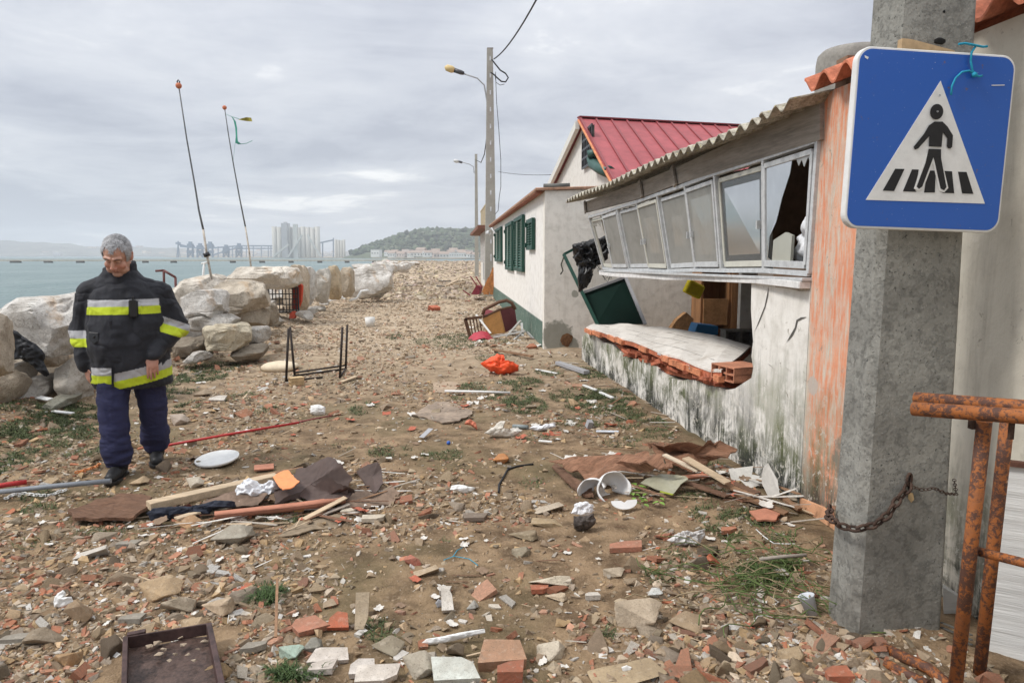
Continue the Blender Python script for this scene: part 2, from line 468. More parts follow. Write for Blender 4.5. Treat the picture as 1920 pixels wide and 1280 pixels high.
for k, (cx_, top, lab) in enumerate([(357, 453, 'second port machine from the left with twin hoppers'), (375, 456, 'third port machine from the left with a short mast'), (394, 453, 'tall port machine left of the leaning flagpole foot'), (424, 459, 'port machine just right of the leaning flagpole with two uprights'), (448, 456, 'rightmost tall port hopper under the long conveyor')]):
    gantry(lab, [cx_, (cx_ - 4, top + 4, cx_ - 5, 483, 2.0), (cx_ + 4, top + 4, cx_ + 5, 483, 2.0), (cx_ - 5, top + 8, cx_ + 5, top + 8, 5.5), (cx_, top, cx_, top + 8, 4), (cx_ - 6, 472, cx_ + 6, 472, 4), (cx_ - 5, 470, cx_ + 5, 483, 1), (cx_ + 5, 470, cx_ - 5, 483, 1), (cx_ + 2, top + 2, cx_ + 8, top + 10, 1.2)], 1000)
m = MB()
for (xa, ya, xb, yb) in ((338, 462, 384, 466), (384, 466, 448, 461), (448, 461, 512, 461), (400, 478, 448, 463), (450, 466, 512, 466)):
    m.bar(at(xa, ya, 990), at(xb, yb, 990), 1.8, 1.8)
for x_ in (370, 409, 436, 462, 475, 490, 503, 508): m.bar(at(x_, 462, 990), at(x_, 483, 990), .9, .9)
tag(m.build('conveyor', M_steel_far), 'long raised conveyor linking the port machines to the silos', 'conveyor')
m = MB(); m.bar(at(601, 455, 900), at(625, 450, 900), 1.6, 1.6)
for x_ in (605, 625): m.bar(at(x_, 446 if x_ > 620 else 453, 900), at(x_, 483, 900), 1.2, 1.2)
tag(m.build('conveyor', M_steel_far), 'short conveyor bridge between the two silo blocks', 'conveyor')
# pier across the bay
M_pier = simple('pier_concrete', (0.48, 0.43, 0.34), 0.9, 0.2, 0.2, 0)
M_dark = simple('weathered_pile', (0.10, 0.095, 0.085), 0.9, 0.3, 0.4, 0)
pr = empty('pier', (0, 0, 0), 0, 'long low pier running across the bay on dark footings', 'pier')
a = at(-700, 488.3, 300); b = at(800, 488.3, 300)
m = MB(); m.bar(a, b, 2.4, 0.50, (0, 0, 1)); m.bar(a + Vector((0, -1, .55)), b + Vector((0, -1, .55)), .1, .12); m.build('deck', M_pier, pr)
m = MB()
for px_ in range(-690, 800, 8):
    q = at(px_, 489, 300); m.box((q.x, q.y, -.62), (.35, .8, .3))
m.build('beam_ends', M_dark, pr)
for px_, w_ in ((30, 17), (91, 13), (151, 12), (208, 9), (273, 9), (326, 9), (437, 9), (492, 9), (546, 8), (600, 8), (651, 8), (702, 7)):
    q = at(px_, 491.5, 299); mm = MB(); ww = w_ * 300 / FPX
    mm.prism([(q.x - ww / 2, q.y - 1, -1.55), (q.x + ww / 2, q.y - 1, -1.55), (q.x + ww * .38, q.y - 1, -0.65), (q.x - ww * .5, q.y - 1, -0.65)], (0, 2, 0))
    mm.build('pile_cap', M_dark, pr)
# towns: houses as things
HW = simple('far_render', (0.62, 0.58, 0.52), 0.9, 0.1, 0.3, 0); HR = simple('far_rooftile', (0.33, 0.26, 0.215), 0.9, 0.15, 0.3, 0)
HO = NT('far_render_tint'); HO.set('Base Color', HO.objcol()); HO.set('Roughness', .9); HO = HO.m
def house_proto(w_, d_, h_, pitched):
    m = MB(); m.box((0, 0, h_ / 2), (w_, d_, h_)); me1 = m
    o = m.build('wall', HO)
    m = MB()
    if pitched: m.prism([(-w_ / 2 - .3, -d_ / 2 - .3, h_), (-w_ / 2 - .3, d_ / 2 + .3, h_), (-w_ / 2 - .3, 0, h_ + d_ * .3)], (w_ + .6, 0, 0))
    else: m.box((0, 0, h_ + .15), (w_ + .3, d_ + .3, .3))
    r_ = m.build('roof', HR if pitched else HW)
    w = MB()
    for i in range(max(2, int(w_ / 3))):
        w.box((-w_ / 2 + (i + .5) * w_ / max(2, int(w_ / 3)), -d_ / 2 - .03, h_ * .55), (1.1, .08, 1.4))
    ww = w.build('window', M_dark)
    return o, r_, ww
protos = [house_proto(9, 8, 5.5, True), house_proto(14, 9, 4, True), house_proto(10, 9, 8, False), house_proto(22, 12, 6, False)]
HC = [(0.66, 0.63, 0.58), (0.72, 0.70, 0.66), (0.66, 0.56, 0.44), (0.70, 0.64, 0.52), (0.60, 0.50, 0.44), (0.55, 0.55, 0.55), (0.75, 0.73, 0.7)]
def far_house(px_, py_, D, k, sc, label, grp, used=[0] * 4):
    q = at(px_, py_, D); o = empty('house', q, random.uniform(-.5, .5) - YAW, label, 'house', grp)
    o.scale = (sc, sc, sc); c = random.choice(HC)
    for s_ in protos[k]:
        if used[k] == 0: ch = s_
        else: ch = s_.copy(); link(ch)
        ch.parent = o; ch.color = (*c, 1)
    used[k] = 1
for i, (px_, py_, D, k, sc) in enumerate([(706, 482, 640, 2, .8), (735, 483, 620, 0, .7), (741, 481, 660, 0, .8), (752, 482, 640, 1, .8), (765, 480, 640, 2, .7), (772, 483, 620, 0, .7), (783, 481, 620, 1, .8), (790, 479, 640, 0, .9), (800, 482, 610, 2, .6), (808, 481, 600, 1, .8), (817, 480, 620, 0, .8), (822, 483, 600, 1, .8), (836, 483, 570, 1, .7), (845, 481, 600, 0, .7), (858, 483, 560, 3, .6), (872, 483, 560, 1, .7), (880, 480, 580, 2, .6), (728, 480, 680, 0, .7), (760, 478, 690, 0, .7), (850, 478, 640, 0, .8), (868, 478, 620, 1, .7), (886, 484, 560, 1, .7), (800, 443, 860, 3, .8), (812, 440, 870, 2, .6)]):
    if i >= 22:
        far_house(px_, py_, D, k, sc, ['long white building on the wooded hilltop', 'small white block behind the long hilltop building'][i - 22], 'buildings on the hilltop')
    else: far_house(px_, py_, D, k, sc, 'small low house in the seaside town below the wooded hill', 'houses of the town under the hill')
r3 = random.Random(3)
for i in range(190):
    px_ = r3.uniform(-120, 660); top = np.interp(px_, [0, 120, 230, 400, 660], [455, 462, 465, 472, 477])
    u = r3.random() ** 0.7; py_ = 482.5 - (482.5 - top) * (1 - u) * .95; D = 1960 + (1 - u) * 330
    far_house(px_, py_, D, r3.choice([0, 1, 2, 2, 3]), r3.uniform(.8, 1.8), 'tiny pale building on the far hillside across the bay', 'buildings of the far hillside town')
# ------------------------------------------------------------------ stone shapes
def rock_shape(base, seed, cuts=9, lo=0.55, hi=0.9, rough=0.05, flat=1.0):
    r = np.random.default_rng(seed); V = base[0].copy()
    for _ in range(cuts):
        n = r.normal(size=3); n /= np.linalg.norm(n); d = r.uniform(lo, hi)
        e = V @ n - d; V = V - np.outer(np.maximum(e, 0), n) * 0.97
    V += V * (rough * fbm(V * 2.2 + seed, seed, 4))[:, None] * 2
    V[:, 2] *= flat
    V /= np.abs(V).max(0)
    return V
def hull_shape(seed, npt=13, cuts=1, rough=0.05, spread=1.0):
    r = np.random.default_rng(seed); bm = bmesh.new()
    P = r.normal(size=(npt, 3)); P /= np.linalg.norm(P, axis=1)[:, None] ** .8; P[:, :2] *= np.array([1, r.uniform(.6, 1)])
    for p in P: bm.verts.new(p)
    bmesh.ops.convex_hull(bm, input=bm.verts[:])
    for v in [v for v in bm.verts if not v.link_faces]: bm.verts.remove(v)
    if cuts:
        bmesh.ops.bevel(bm, geom=bm.edges[:], offset=.05, segments=1, affect='EDGES')
        bmesh.ops.triangulate(bm, faces=bm.faces[:])
        bmesh.ops.subdivide_edges(bm, edges=bm.edges[:], cuts=cuts, use_grid_fill=True)
    bmesh.ops.triangulate(bm, faces=bm.faces[:])
    bm.verts.index_update(); V = np.array([v.co[:] for v in bm.verts]); F_ = np.array([[v.index for v in f.verts] for f in bm.faces]); bm.free()
    if cuts: V += V * (rough * fbm(V * 3.0 + seed, seed, 4, .6))[:, None] * 2.2
    V /= np.abs(V).max(0); return V, F_
def rockmat(name, attr, lichen=False, strata=False, bumpd=0.012, sc=1.0):
    t = NT(name); base = t.attr() if attr else t.objcol()
    n1 = t.noise(2.6 * sc, 7, 0.65, 0.4); n2 = t.noise(13 * sc, 7, 0.7, 0.2, off=(4, 2, 7)); n3 = t.noise(60 * sc, 5, 0.7)
    c = t.mix(t.step(n1, 0.35, 0.68), t.mix(0.45, base, (0.16, 0.12, 0.08)), base)
    c = t.mix(t.math('MULTIPLY', t.step(n2, 0.52, 0.66), 0.4), c, t.mix(0.5, base, (0.60, 0.52, 0.42)))
    c = t.mix(t.math('MULTIPLY', t.step(n3, 0.54, 0.68), 0.6), c, (0.12, 0.10, 0.075)); n4 = t.noise(5.5 * sc, 6, .7, .8, off=(1, 9, 2)); c = t.mix(t.math('MULTIPLY', t.step(n4, .56, .66), .30), c, (0.20, 0.18, 0.145))
    if strata:
        o_ = t.noise(1.6, 5, 0.6, 0.9, off=(7, 1, 3)); c = t.mix(t.math('MULTIPLY', t.step(o_, 0.58, 0.70), 0.55), c, (0.46, 0.30, 0.16))
        crk = t.noise(3.2, 6, .6, 1.5, off=(1, 5, 8)); crk = t.math('ABSOLUTE', t.math('SUBTRACT', crk, .5)); c = t.mix(t.math('MULTIPLY', t.step(crk, 0.012, 0.0), 0.55), c, (0.13, 0.10, 0.07))
    t.set('Base Color', c); t.set('Roughness', 0.92); t.set('Specular IOR Level', 0.2)
    b = t.bump(n3, 0.5, bumpd * 0.4); t.bump(t.math('ADD', t.math('MULTIPLY', n1, 0.5), n2), 0.8, bumpd * 2.2, b)
    return t.m
M_boulder = rockmat('limestone_boulder', False, strata=True, bumpd=0.022)
M_stone = rockmat('field_stone', False, bumpd=0.006, sc=2.2)
M_bits = rockmat('gravel_mix', True, bumpd=0.004, sc=2.0)
ICO5 = ico(5)
BV = []
for i in range(9):
    v_ = np.sign(ICO5[0]) * np.abs(ICO5[0]) ** 0.70; v_ /= np.abs(v_).max()
    BV.append(rock_shape((v_, None), 100 + i, 13, 0.58, 0.98, 0.05))
BVB = []
for i in range(9):
    v_ = np.sign(ICO5[0]) * np.abs(ICO5[0]) ** 0.42; v_ /= np.abs(v_).max()
    BVB.append(rock_shape((v_, None), 160 + i, 16, 0.80, 1.30, 0.06))
def boulder(x0, y0, x1, y1, d, label, col, s=0, depth=1.0, rz=None, tilt=0.0, group=None, name='boulder', sx=1.0, blocky=False):
    """boulder that covers the picture box (x0,y0)-(x1,y1) at forward distance d"""
    a = at(x0, (y0 + y1) / 2, d); b = at(x1, (y0 + y1) / 2, d); top = at((x0 + x1) / 2, y0, d); bot = at((x0 + x1) / 2, y1, d)
    w_ = (b - a).length / 2 * 1.04; h_ = (top.z - bot.z) / 2 * 1.06
    c = (a + b) / 2; c.z = (top.z + bot.z) / 2 - .02
    V = (BVB if blocky else BV)[s % len(BV)]
    rr = random.Random(hash((x0, y0)) % 999); an = rr.uniform(0, 6.28) if rz is None else rz
    m = Matrix.Rotation(an if not blocky else rr.uniform(-.25, .25) + rr.choice((0, math.pi)), 3, 'Z') @ Matrix.Rotation(rr.choice((0, math.pi / 2, math.pi)), 3, 'X')
    P = V @ np.array(m).T
    P /= np.abs(P).max(0); P = P * np.array([w_, (w_ * .75 + .25) * depth, h_])
    q = np.array(Matrix.Rotation(tilt, 3, 'Y')); P = P @ q.T
    P += (P / np.linalg.norm(P, axis=1)[:, None]) * (0.075 * min(1, w_ + .2) * (fbm(P * 3.4 + x0, x0, 6, .62) - .5 * np.exp(-np.abs(fbm(P * 2.0 + 4, x0 + 3, 3)) / .05)))[:, None]
    q = np.array(Matrix.Rotation(-YAW, 3, 'Z')); P = P @ q.T
    o = mesh_np(name, P, ICO5[1], M_boulder, smooth=True)
    try: o.data.set_sharp_from_angle(angle=R(28))
    except Exception: pass
    o.location = c; o.color = (*col, 1)
    return tag(o, label, 'boulder' if name == 'boulder' else 'rock', group)
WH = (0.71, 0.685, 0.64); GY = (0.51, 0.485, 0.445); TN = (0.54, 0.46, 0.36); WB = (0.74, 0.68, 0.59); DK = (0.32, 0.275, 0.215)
boulder(-90, 552, 17, 700, 6.4, 'tan boulder cut off by the left edge, nearest of the sea wall', TN, 0, .8)
boulder(6, 547, 210, 655, 7.7, 'huge white boulder behind the walking man on the far left', WH, 1, .8, blocky=True)
boulder(-80, 690, 34, 760, 6.9, 'low tan rock at the left edge below the black sheeting', TN, 2)
boulder(10, 668, 62, 712, 7.6, 'small grey rock in the hollow under the big white boulder', GY, 3, name='rock')
boulder(22, 704, 92, 750, 7.3, 'flat grey rock beside the tip of the black sheeting', GY, 4, name='rock')
boulder(103, 668, 178, 748, 7.5, 'upright mottled rock just left of the walking man', (0.50, 0.46, 0.40), 5, .8, tilt=-.25, name='rock')
boulder(94, 738, 142, 758, 7.1, 'thin greenish slab lying at the foot of the upright rock', (0.27, 0.27, 0.22), 6, name='rock')
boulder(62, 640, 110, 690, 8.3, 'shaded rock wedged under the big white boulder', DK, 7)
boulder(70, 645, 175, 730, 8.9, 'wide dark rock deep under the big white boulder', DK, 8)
boulder(150, 560, 250, 690, 9.6, 'boulder hidden mostly behind the walking man', WH, 2)
boulder(320, 515, 430, 600, 12.2, 'broad white peaked boulder at the foot of the leaning flagpole', WB, 1, .8, blocky=True)
boulder(342, 540, 428, 592, 10.6, 'white block with a split front face right of the man', WH, 3, .7, blocky=True)
boulder(405, 522, 508, 588, 12.2, 'large smooth rounded boulder right of the flagpole foot', (0.60, 0.53, 0.43), 4, .8, blocky=True)
boulder(300, 580, 372, 650, 11.0, 'dark boulder half hidden by the man at jacket cuff height', GY, 5)
boulder(372, 572, 422, 594, 10.6, 'small round rock under the split white block', GY, 6, name='rock')
boulder(362, 586, 446, 616, 10.5, 'flat greyish block beneath the small round rock', GY, 7, .7, name='rock', blocky=True)
boulder(383, 603, 474, 652, 10.4, 'cream block with a bright clean face nearest the track', (0.64, 0.57, 0.43), 8, .7, blocky=True)
boulder(440, 570, 504, 614, 12.2, 'brown layered boulder below the rounded boulder', (0.40, 0.34, 0.26), 0, .7, blocky=True)
boulder(466, 608, 502, 640, 11.2, 'small square rock right of the cream block', GY, 3, name='rock', blocky=True)
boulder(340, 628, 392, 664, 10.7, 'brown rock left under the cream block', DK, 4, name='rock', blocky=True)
boulder(352, 655, 392, 678, 9.9, 'squat loose rock beside the man on the track edge', GY, 5, name='rock')
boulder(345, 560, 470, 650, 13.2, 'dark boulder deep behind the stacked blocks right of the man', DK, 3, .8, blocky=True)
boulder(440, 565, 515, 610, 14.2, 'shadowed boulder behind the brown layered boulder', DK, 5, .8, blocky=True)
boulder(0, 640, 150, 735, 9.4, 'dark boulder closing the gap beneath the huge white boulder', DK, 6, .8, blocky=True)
boulder(440, 645, 500, 672, 10.6, 'flat brown lump of rock in front of the cream block', DK, 6, name='rock', blocky=True)
boulder(430, 498, 560, 540, 16.5, 'long white and rust boulder topping the wall by the second pole', WB, 2, .7, blocky=True)
boulder(460, 520, 556, 572, 18.9, 'white boulder behind the black crate', WH, 5, .7)
boulder(532, 496, 578, 585, 18.0, 'tall rust streaked slab right of the black crate', (0.62, 0.52, 0.40), 3, .6, blocky=True)
boulder(562, 499, 594, 572, 19.0, 'tall pale slab second along from the black crate', WH, 4, .7, blocky=True)
boulder(588, 502, 620, 568, 20.0, 'narrow white slab behind the broken plastic chair', (0.62, 0.59, 0.53), 6, .7, blocky=True)
boulder(612, 498, 640, 560, 21.0, 'orange stained upright slab in the middle of the wall', (0.60, 0.49, 0.34), 7, .7, blocky=True)
boulder(634, 500, 666, 556, 22.0, 'brown upright slab left of the big white end block', (0.58, 0.50, 0.39), 8, .7, blocky=True)
boulder(656, 500, 738, 558, 24.5, 'big white squared block ending the tall stretch of wall', WH, 0, .6, blocky=True)
for i, b_ in enumerate([(690, 494, 742, 522, 31), (716, 491, 752, 514, 36), (734, 492, 770, 510, 42), (700, 490, 722, 500, 55), (744, 490, 778, 502, 62), (722, 489, 748, 497, 75), (762, 489, 788, 497, 95), (660, 494, 700, 510, 33)]):
    boulder(*b_, 'pale boulder in the low far run of the sea wall, before the town', WH, i, .8, group='far boulders of the sea wall')
rb = random.Random(12)
for i in range(34):
    y_ = 38 + 3.6 * i + rb.uniform(-1.5, 1.5); x_ = float(coast(y_)) + rb.uniform(.2, 2.0); s_ = rb.uniform(.45, .95)
    V = BV[i % 9] * np.array([s_, s_ * .8, s_ * .62]); V = V @ np.array(Matrix.Rotation(rb.uniform(0, 6.28), 3, 'Z')).T
    o = mesh_np('boulder', V, ICO5[1], M_boulder, smooth=True); o.location = (x_, y_, gz(x_, y_) + s_ * .35); o.color = (*[q * rb.uniform(.85, 1.1) for q in (0.60, 0.54, 0.46)], 1)
    tag(o, 'distant boulder of the sea wall where it runs on toward the town', 'boulder', 'distant boulders running on toward the town')
for i, b_ in enumerate([(488, 590, 530, 612, 15.5), (556, 580, 590, 598, 16.6), (590, 572, 612, 584, 20), (600, 562, 618, 574, 22), (575, 572, 600, 586, 18.5), (470, 560, 520, 584, 14.5)]):
    boulder(*b_, 'grey rock lying at the foot of the slabs by the black crate', GY, i + 2, .8, group='rocks at the foot of the wall', name='rock')
# ------------------------------------------------------------------ loose stones, brick and plaster shards
ST = [hull_shape(300 + i, 8, 0) for i in range(12)]
ST3 = [hull_shape(400 + i, 10, 3, .045) for i in range(12)]
def shard_shape(seed, n=None, th=0.18):
    r = np.random.default_rng(seed); n = n or int(r.integers(4, 7)); a = np.linspace(0, 2 * math.pi, n, endpoint=False) + r.uniform(-.28, .28, n)
    rad = r.uniform(.7, 1.0, n); x = rad * np.cos(a); y = rad * np.sin(a) * r.uniform(.5, .9)
    top = np.stack([x, y, np.full(n, th)], 1); bot = np.stack([x * r.uniform(.85, 1, n), y * r.uniform(.85, 1, n), np.full(n, -th)], 1)
    ct = np.array([[0, 0, th * 1.0]]); cb_ = np.array([[0, 0, -th]])
    V = np.concatenate([top, bot, ct, cb_]); F_ = []
    for i in range(n):
        j = (i + 1) % n; F_ += [(2 * n, i, j), (2 * n + 1, n + j, n + i), (i, n + i, n + j), (i, n + j, j)]
    return V, np.array(F_)
def slab_shape(seed, th=.16):
    r = np.random.default_rng(seed); w_ = r.uniform(.38, .8); P = [[-1, -w_], [1, -w_], [1, w_], [-1, w_]]; P = np.array(P) * (1 + r.uniform(-.36, .06, (4, 2)))
    if r.random() < .85:                         # one corner broken off
        i = int(r.integers(4)); a = P[i]; P = np.concatenate([P[:i], [a + (P[i - 1] - a) * r.uniform(.2, .5)], [a + (P[(i + 1) % 4] - a) * r.uniform(.2, .6)], P[i + 1:]])
    n = len(P); top = np.column_stack([P, np.full(n, th)]); bot = np.column_stack([P * r.uniform(.94, 1, (n, 1)), np.full(n, -th)])
    V = np.concatenate([top, bot, [[P[:, 0].mean(), P[:, 1].mean(), th]], [[0, 0, -th]]]); F_ = []
    for i in range(n):
        j = (i + 1) % n; F_ += [(2 * n, i, j), (2 * n + 1, n + j, n + i), (i, n + i, n + j), (i, n + j, j)]
    return V, np.array(F_)
SHD = [shard_shape(500 + i) if i % 3 == 0 else slab_shape(500 + i) for i in range(14)]
SLB = [slab_shape(700 + i) for i in range(12)]
PAL_ST = [(0.38, 0.285, 0.18), (0.29, 0.21, 0.13), (0.45, 0.36, 0.25), (0.54, 0.44, 0.33), (0.33, 0.25, 0.17), (0.44, 0.30, 0.16), (0.26, 0.19, 0.13), (0.38, 0.31, 0.24), (0.50, 0.35, 0.21), (0.40, 0.30, 0.20), (0.15, 0.11, 0.075), (0.20, 0.16, 0.11)]
PAL_BR = [(0.42, 0.135, 0.07), (0.36, 0.11, 0.06), (0.48, 0.19, 0.11), (0.33, 0.13, 0.085), (0.52, 0.26, 0.17), (0.45, 0.12, 0.05)]
PAL_BR = [tuple(a * .74 + b * .26 for a, b in zip(q, (0.36, 0.25, 0.17))) for q in PAL_BR]
PAL_WH = [(0.58, 0.53, 0.46), (0.68, 0.66, 0.62), (0.48, 0.43, 0.36), (0.54, 0.51, 0.46)]
def rotm(r, flatness=1.0):
    a = r.uniform(0, 2 * math.pi); u = r.normal(0, 0.28 * flatness); v = r.normal(0, 0.28 * flatness)
    return np.array(Matrix.Rotation(a, 3, 'Z') @ Matrix.Rotation(u, 3, 'X') @ Matrix.Rotation(v, 3, 'Y') @ Matrix.Rotation(r.uniform(0, 6.28), 3, 'Z'))
def density(x, y):
    P = np.stack([x, y, 0 * x], 1)
    n = fbm(P * 0.9, 77, 3) + .55 * fbm(P * 3.5, 78, 3); d = 0.54 + 1.7 * n
    d += 0.42 * np.clip((-0.6 - x) / 1.5, -0.3, 1)                  # more rubble to the left
    d -= 0.35 * np.exp(-((x - 0.6) / 0.6) ** 2 - ((y - 4.6) / 2.2) ** 2)   # trodden sand
    d += 0.5 * np.exp(-((x + 2.0) / 1.4) ** 2 - ((y - 3.6) / 1.2) ** 2)
    d += 0.35 * np.exp(-((x - 1.3) / 0.6) ** 2 - ((y - 2.7) / .5) ** 2)
    d += 0.35 * np.clip((y - 13) / 8, 0, 1) + 0.5 * np.clip((-3.1 - x) / .5, 0, 1)
    d -= 0.22 * np.exp(-((y - 9) / 3) ** 2)
    return np.clip(d, 0.12, 1.2)
def sample(r, n, far_w=0.5):
    """points spread evenly over the picture of the ground (so thinner with distance)"""
    out = []
    while len(out) < n:
        y = 2.2 + (46 - 2.2) * r.random(n * 3) ** 2.6
        x = r.uniform(-1, 1, n * 3) * (y * 0.95 + 1.0)
        x = x + y * 0.05
        ok = (x > np.maximum(-4.6 - .04 * np.maximum(0, y - 25), -y * .75 - .4)) & (x < np.where(y < 11.5, 2.02, 1.5) + np.maximum(0, y - 27) * .05)
        ok &= r.random(n * 3) < density(x, y)
        ok &= ~((x > -1.36) & (x < -.90) & (y > 2.2) & (y < 2.98))          # the tray lies here
        out += list(zip(x[ok], y[ok]))
    return np.array(out[:n])
def spread(n, seed, smin, smax, kinds, power=2.2, grow=0.05):
    r = np.random.default_rng(seed); P = sample(r, n); V, F_, C = [], [], []; nb = 0
    Zs = hgt(P[:, 0], P[:, 1]); res = []
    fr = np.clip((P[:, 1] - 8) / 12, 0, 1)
    for i in range(n):
        s = (smin + (smax - smin) * r.random() ** power) * (1 + grow * max(0, P[i, 1] - 4))
        k = r.choice(3, p=kinds)
        if k == 0: v, f = ST[r.integers(12)]; sc = np.array([1, r.uniform(.45, 1), r.uniform(.3, .75)]); c = PAL_ST[r.integers(len(PAL_ST))]; fl = 1
        else:
            v, f = SHD[r.integers(14)]; sc = np.array([1, r.uniform(.5, 1), r.uniform(.6, 1.5)]); fl = 1.2
            c = (PAL_BR if k == 1 else PAL_WH)[r.integers(6 if k == 1 else 4)]
            if k == 2: sc = sc * .8
        c = np.array(c) * r.uniform(.75, 1.2)
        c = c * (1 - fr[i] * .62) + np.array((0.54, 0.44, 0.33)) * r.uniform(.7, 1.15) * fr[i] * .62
        res.append((P[i], Zs[i], s, k, v, f, sc, c, rotm(r, fl)))
    return res
def merge(items, name, mat, label, cat):
    V, F_, C = [], [], []; nb = 0
    for p, z, s, k, v, f, sc, c, m in items:
        q = (v * sc * s) @ m.T; q[:, 0] += p[0]; q[:, 1] += p[1]; q[:, 2] += z + s * sc[2] * .05
        V.append(q); F_.append(f + nb); nb += len(q); C.append(np.tile(np.clip(c, 0, .85), (len(q), 1)))
    o = mesh_np(name, np.concatenate(V), np.concatenate(F_), mat, col=np.concatenate(C))
    return tag(o, label, cat, kind='stuff')
fine = spread(46000, 21, 0.004, 0.017, [.80, .09, .11], 1.6, 0.13)
merge(fine, 'gravel', M_bits, 'fine gravel and crushed brick covering the track', 'gravel')
mid = spread(19000, 22, 0.012, 0.040, [.68, .15, .17], 2.4, 0.085)
mid.sort(key=lambda t_: -t_[2] / t_[0][1])
# strew the larger ones as things of their own, the rest as one mass
M_shardmat = rockmat('brick_shard', False, bumpd=0.004, sc=2.5)
big = spread(1700, 23, 0.020, 0.085, [.52, .27, .21], 2.3, 0.045)
extra_mid = spread(5200, 24, 0.018, 0.046, [.68, .17, .15], 1.6, 0.03)
big.sort(key=lambda t_: -t_[2] / t_[0][1])
def near_hero(p): return False
LBL = {0: ('stone', 'stone', 'rough tan stone lying loose among the rubble on the track', 'loose stones on the track'),
       1: ('brick_shard', 'brick shard', 'broken red brick shard lying in the rubble on the track', 'brick shards on the track'),
       2: ('plaster_shard', 'plaster shard', 'broken white plaster or tile shard lying on the track', 'white shards on the track')}
st_me = [bpy.data.meshes.new('stone') for _ in ST3]
def mk_me(name, V, F_, mat, smooth):
    o = mesh_np(name, V, F_, mat, smooth=smooth); me = o.data; bpy.data.objects.remove(o)
    if smooth:
        try: me.set_sharp_from_angle(angle=R(24))
        except Exception: pass
    return me
st_me = [mk_me('stone', v, f, M_stone, True) for v, f in ST3]
sh_me = [mk_me('shard', v, f, M_shardmat, False) for v, f in SHD]
cnt = {0: 0, 1: 0, 2: 0}; rest = []; LIM = {0: 215, 1: 140, 2: 105}
rr_ = np.random.default_rng(9)
for it in big:
    p, z, s, k, v, f, sc, c, m = it
    if cnt[k] >= LIM[k]: rest.append(it); continue
    cnt[k] += 1; nm, cat, lab, grp = LBL[k]
    me = st_me[rr_.integers(12)] if k == 0 else sh_me[rr_.integers(14)]
    o = bpy.data.objects.new(nm, me); link(o)
    o.matrix_world = Matrix.Translation((p[0], p[1], z + s * sc[2] * .10)) @ Matrix([list(r_) for r_ in m]).to_4x4() @ Matrix.Diagonal((*(sc * s), 1))
    o.color = (*[float(min(.85, q)) for q in c], 1)
    tag(o, lab, cat, grp)
farr = []
rf = np.random.default_rng(77)
for i in range(5200):
    y = 26 + 190 * rf.random() ** 2.0; x = rf.uniform(float(coast(y)) - 1.5, 3 + y * .12); s = rf.uniform(.05, .20) * (1 + y / 150)
    if x > 1.2 and y < 45: continue
    v, f = ST[rf.integers(12)]; c = np.array((0.50, 0.42, 0.32)) * rf.uniform(.55, 1.3) * np.array([1, rf.uniform(.93, 1.03), rf.uniform(.85, 1.1)])
    farr.append((np.array([x, y]), float(hgt(np.array([x]), np.array([y]))[0]), s, 0, v, f, np.array([1, rf.uniform(.5, 1), rf.uniform(.4, .8)]), c, rotm(rf)))
merge(farr, 'far_rubble', M_bits, 'pale rubble covering the far end of the beach track', 'rubble')
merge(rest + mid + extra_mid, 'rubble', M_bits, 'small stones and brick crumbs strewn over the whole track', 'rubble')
def stone_at(px, py, wpx, hpx, label, col, k='stone', s=0, rz=0, tilt=0, lift=0, thick=None, cat=None):
    """one particular stone or shard, seen at (px,py) with the given size in the picture"""
    g = gp(px, py + hpx * .35); mpp = (g.xy.length + .15) / FPX
    w_ = wpx * mpp / 2; h_ = hpx * mpp / 2
    if k == 'stone': V, F_, mat = ST3[s % 12][0], ST3[s % 12][1], M_stone
    else: V, F_ = SLB[s % 12]; mat = M_shardmat
    V = V / np.abs(V).max(0)
    if k == 'stone': dims = np.array([w_, w_ * .7, h_ * .8])
    else: dims = np.array([w_, max(h_ * 1.5, w_ * .5), thick or .012])
    P = V @ np.array(Matrix.Rotation(rz, 3, 'Z')).T; P /= np.abs(P).max(0); P = (P * dims) @ np.array(Matrix.Rotation(tilt, 3, 'X')).T
    o = mesh_np({'stone': 'stone', 'brick': 'brick_shard', 'plaster': 'plaster_shard', 'tile': 'tile_shard'}[k], P, F_, mat, smooth=(k == 'stone'))
    if k == 'stone':
        try: o.data.set_sharp_from_angle(angle=R(24))
        except Exception: pass
    o.location = (g.x, g.y, g.z + (dims[2] * .6 if k == 'stone' else dims[2] + .006 + abs(math.sin(tilt)) * dims[1] * .8) + lift)
    o.color = (*col, 1)
    return tag(o, label, cat or {'stone': 'stone', 'brick': 'brick shard', 'plaster': 'plaster shard', 'tile': 'tile shard'}[k])
S = stone_at; OC = (0.47, 0.345, 0.215); LT = (0.62, 0.55, 0.44); RD = (0.43, 0.13, 0.07); WT = (0.62, 0.58, 0.52); GR = (0.30, 0.28, 0.24); BR = (0.30, 0.21, 0.13)
S(1195, 1140, 100, 76, 'large pale angular stone in the sandy middle foreground', (0.54, 0.44, 0.325), s=1)
S(1228, 1108, 32, 22, 'small pale glassy stone touching the back of the large pale stone', (0.6, 0.62, 0.6), s=2)
S(1285, 1160, 72, 40, 'flat brown stone right of the large pale angular stone', (0.38, 0.28, 0.18), s=3)
S(1365, 1165, 30, 30, 'small rounded brown stone before the vine tangle', (0.40, 0.31, 0.22), s=4)
S(292, 1100, 84, 40, 'long ochre brick shaped stone tilted in the left foreground', (0.47, 0.335, 0.20), s=5, tilt=.2)
S(335, 1128, 62, 46, 'dusty round stone below the long ochre stone', (0.42, 0.35, 0.26), s=6)
S(412, 1132, 70, 46, 'flat rounded tan stone left of the seaweed tuft', (0.50, 0.38, 0.26), s=7)
S(360, 1168, 54, 26, 'tan stone just behind the metal tray', OC, s=8)
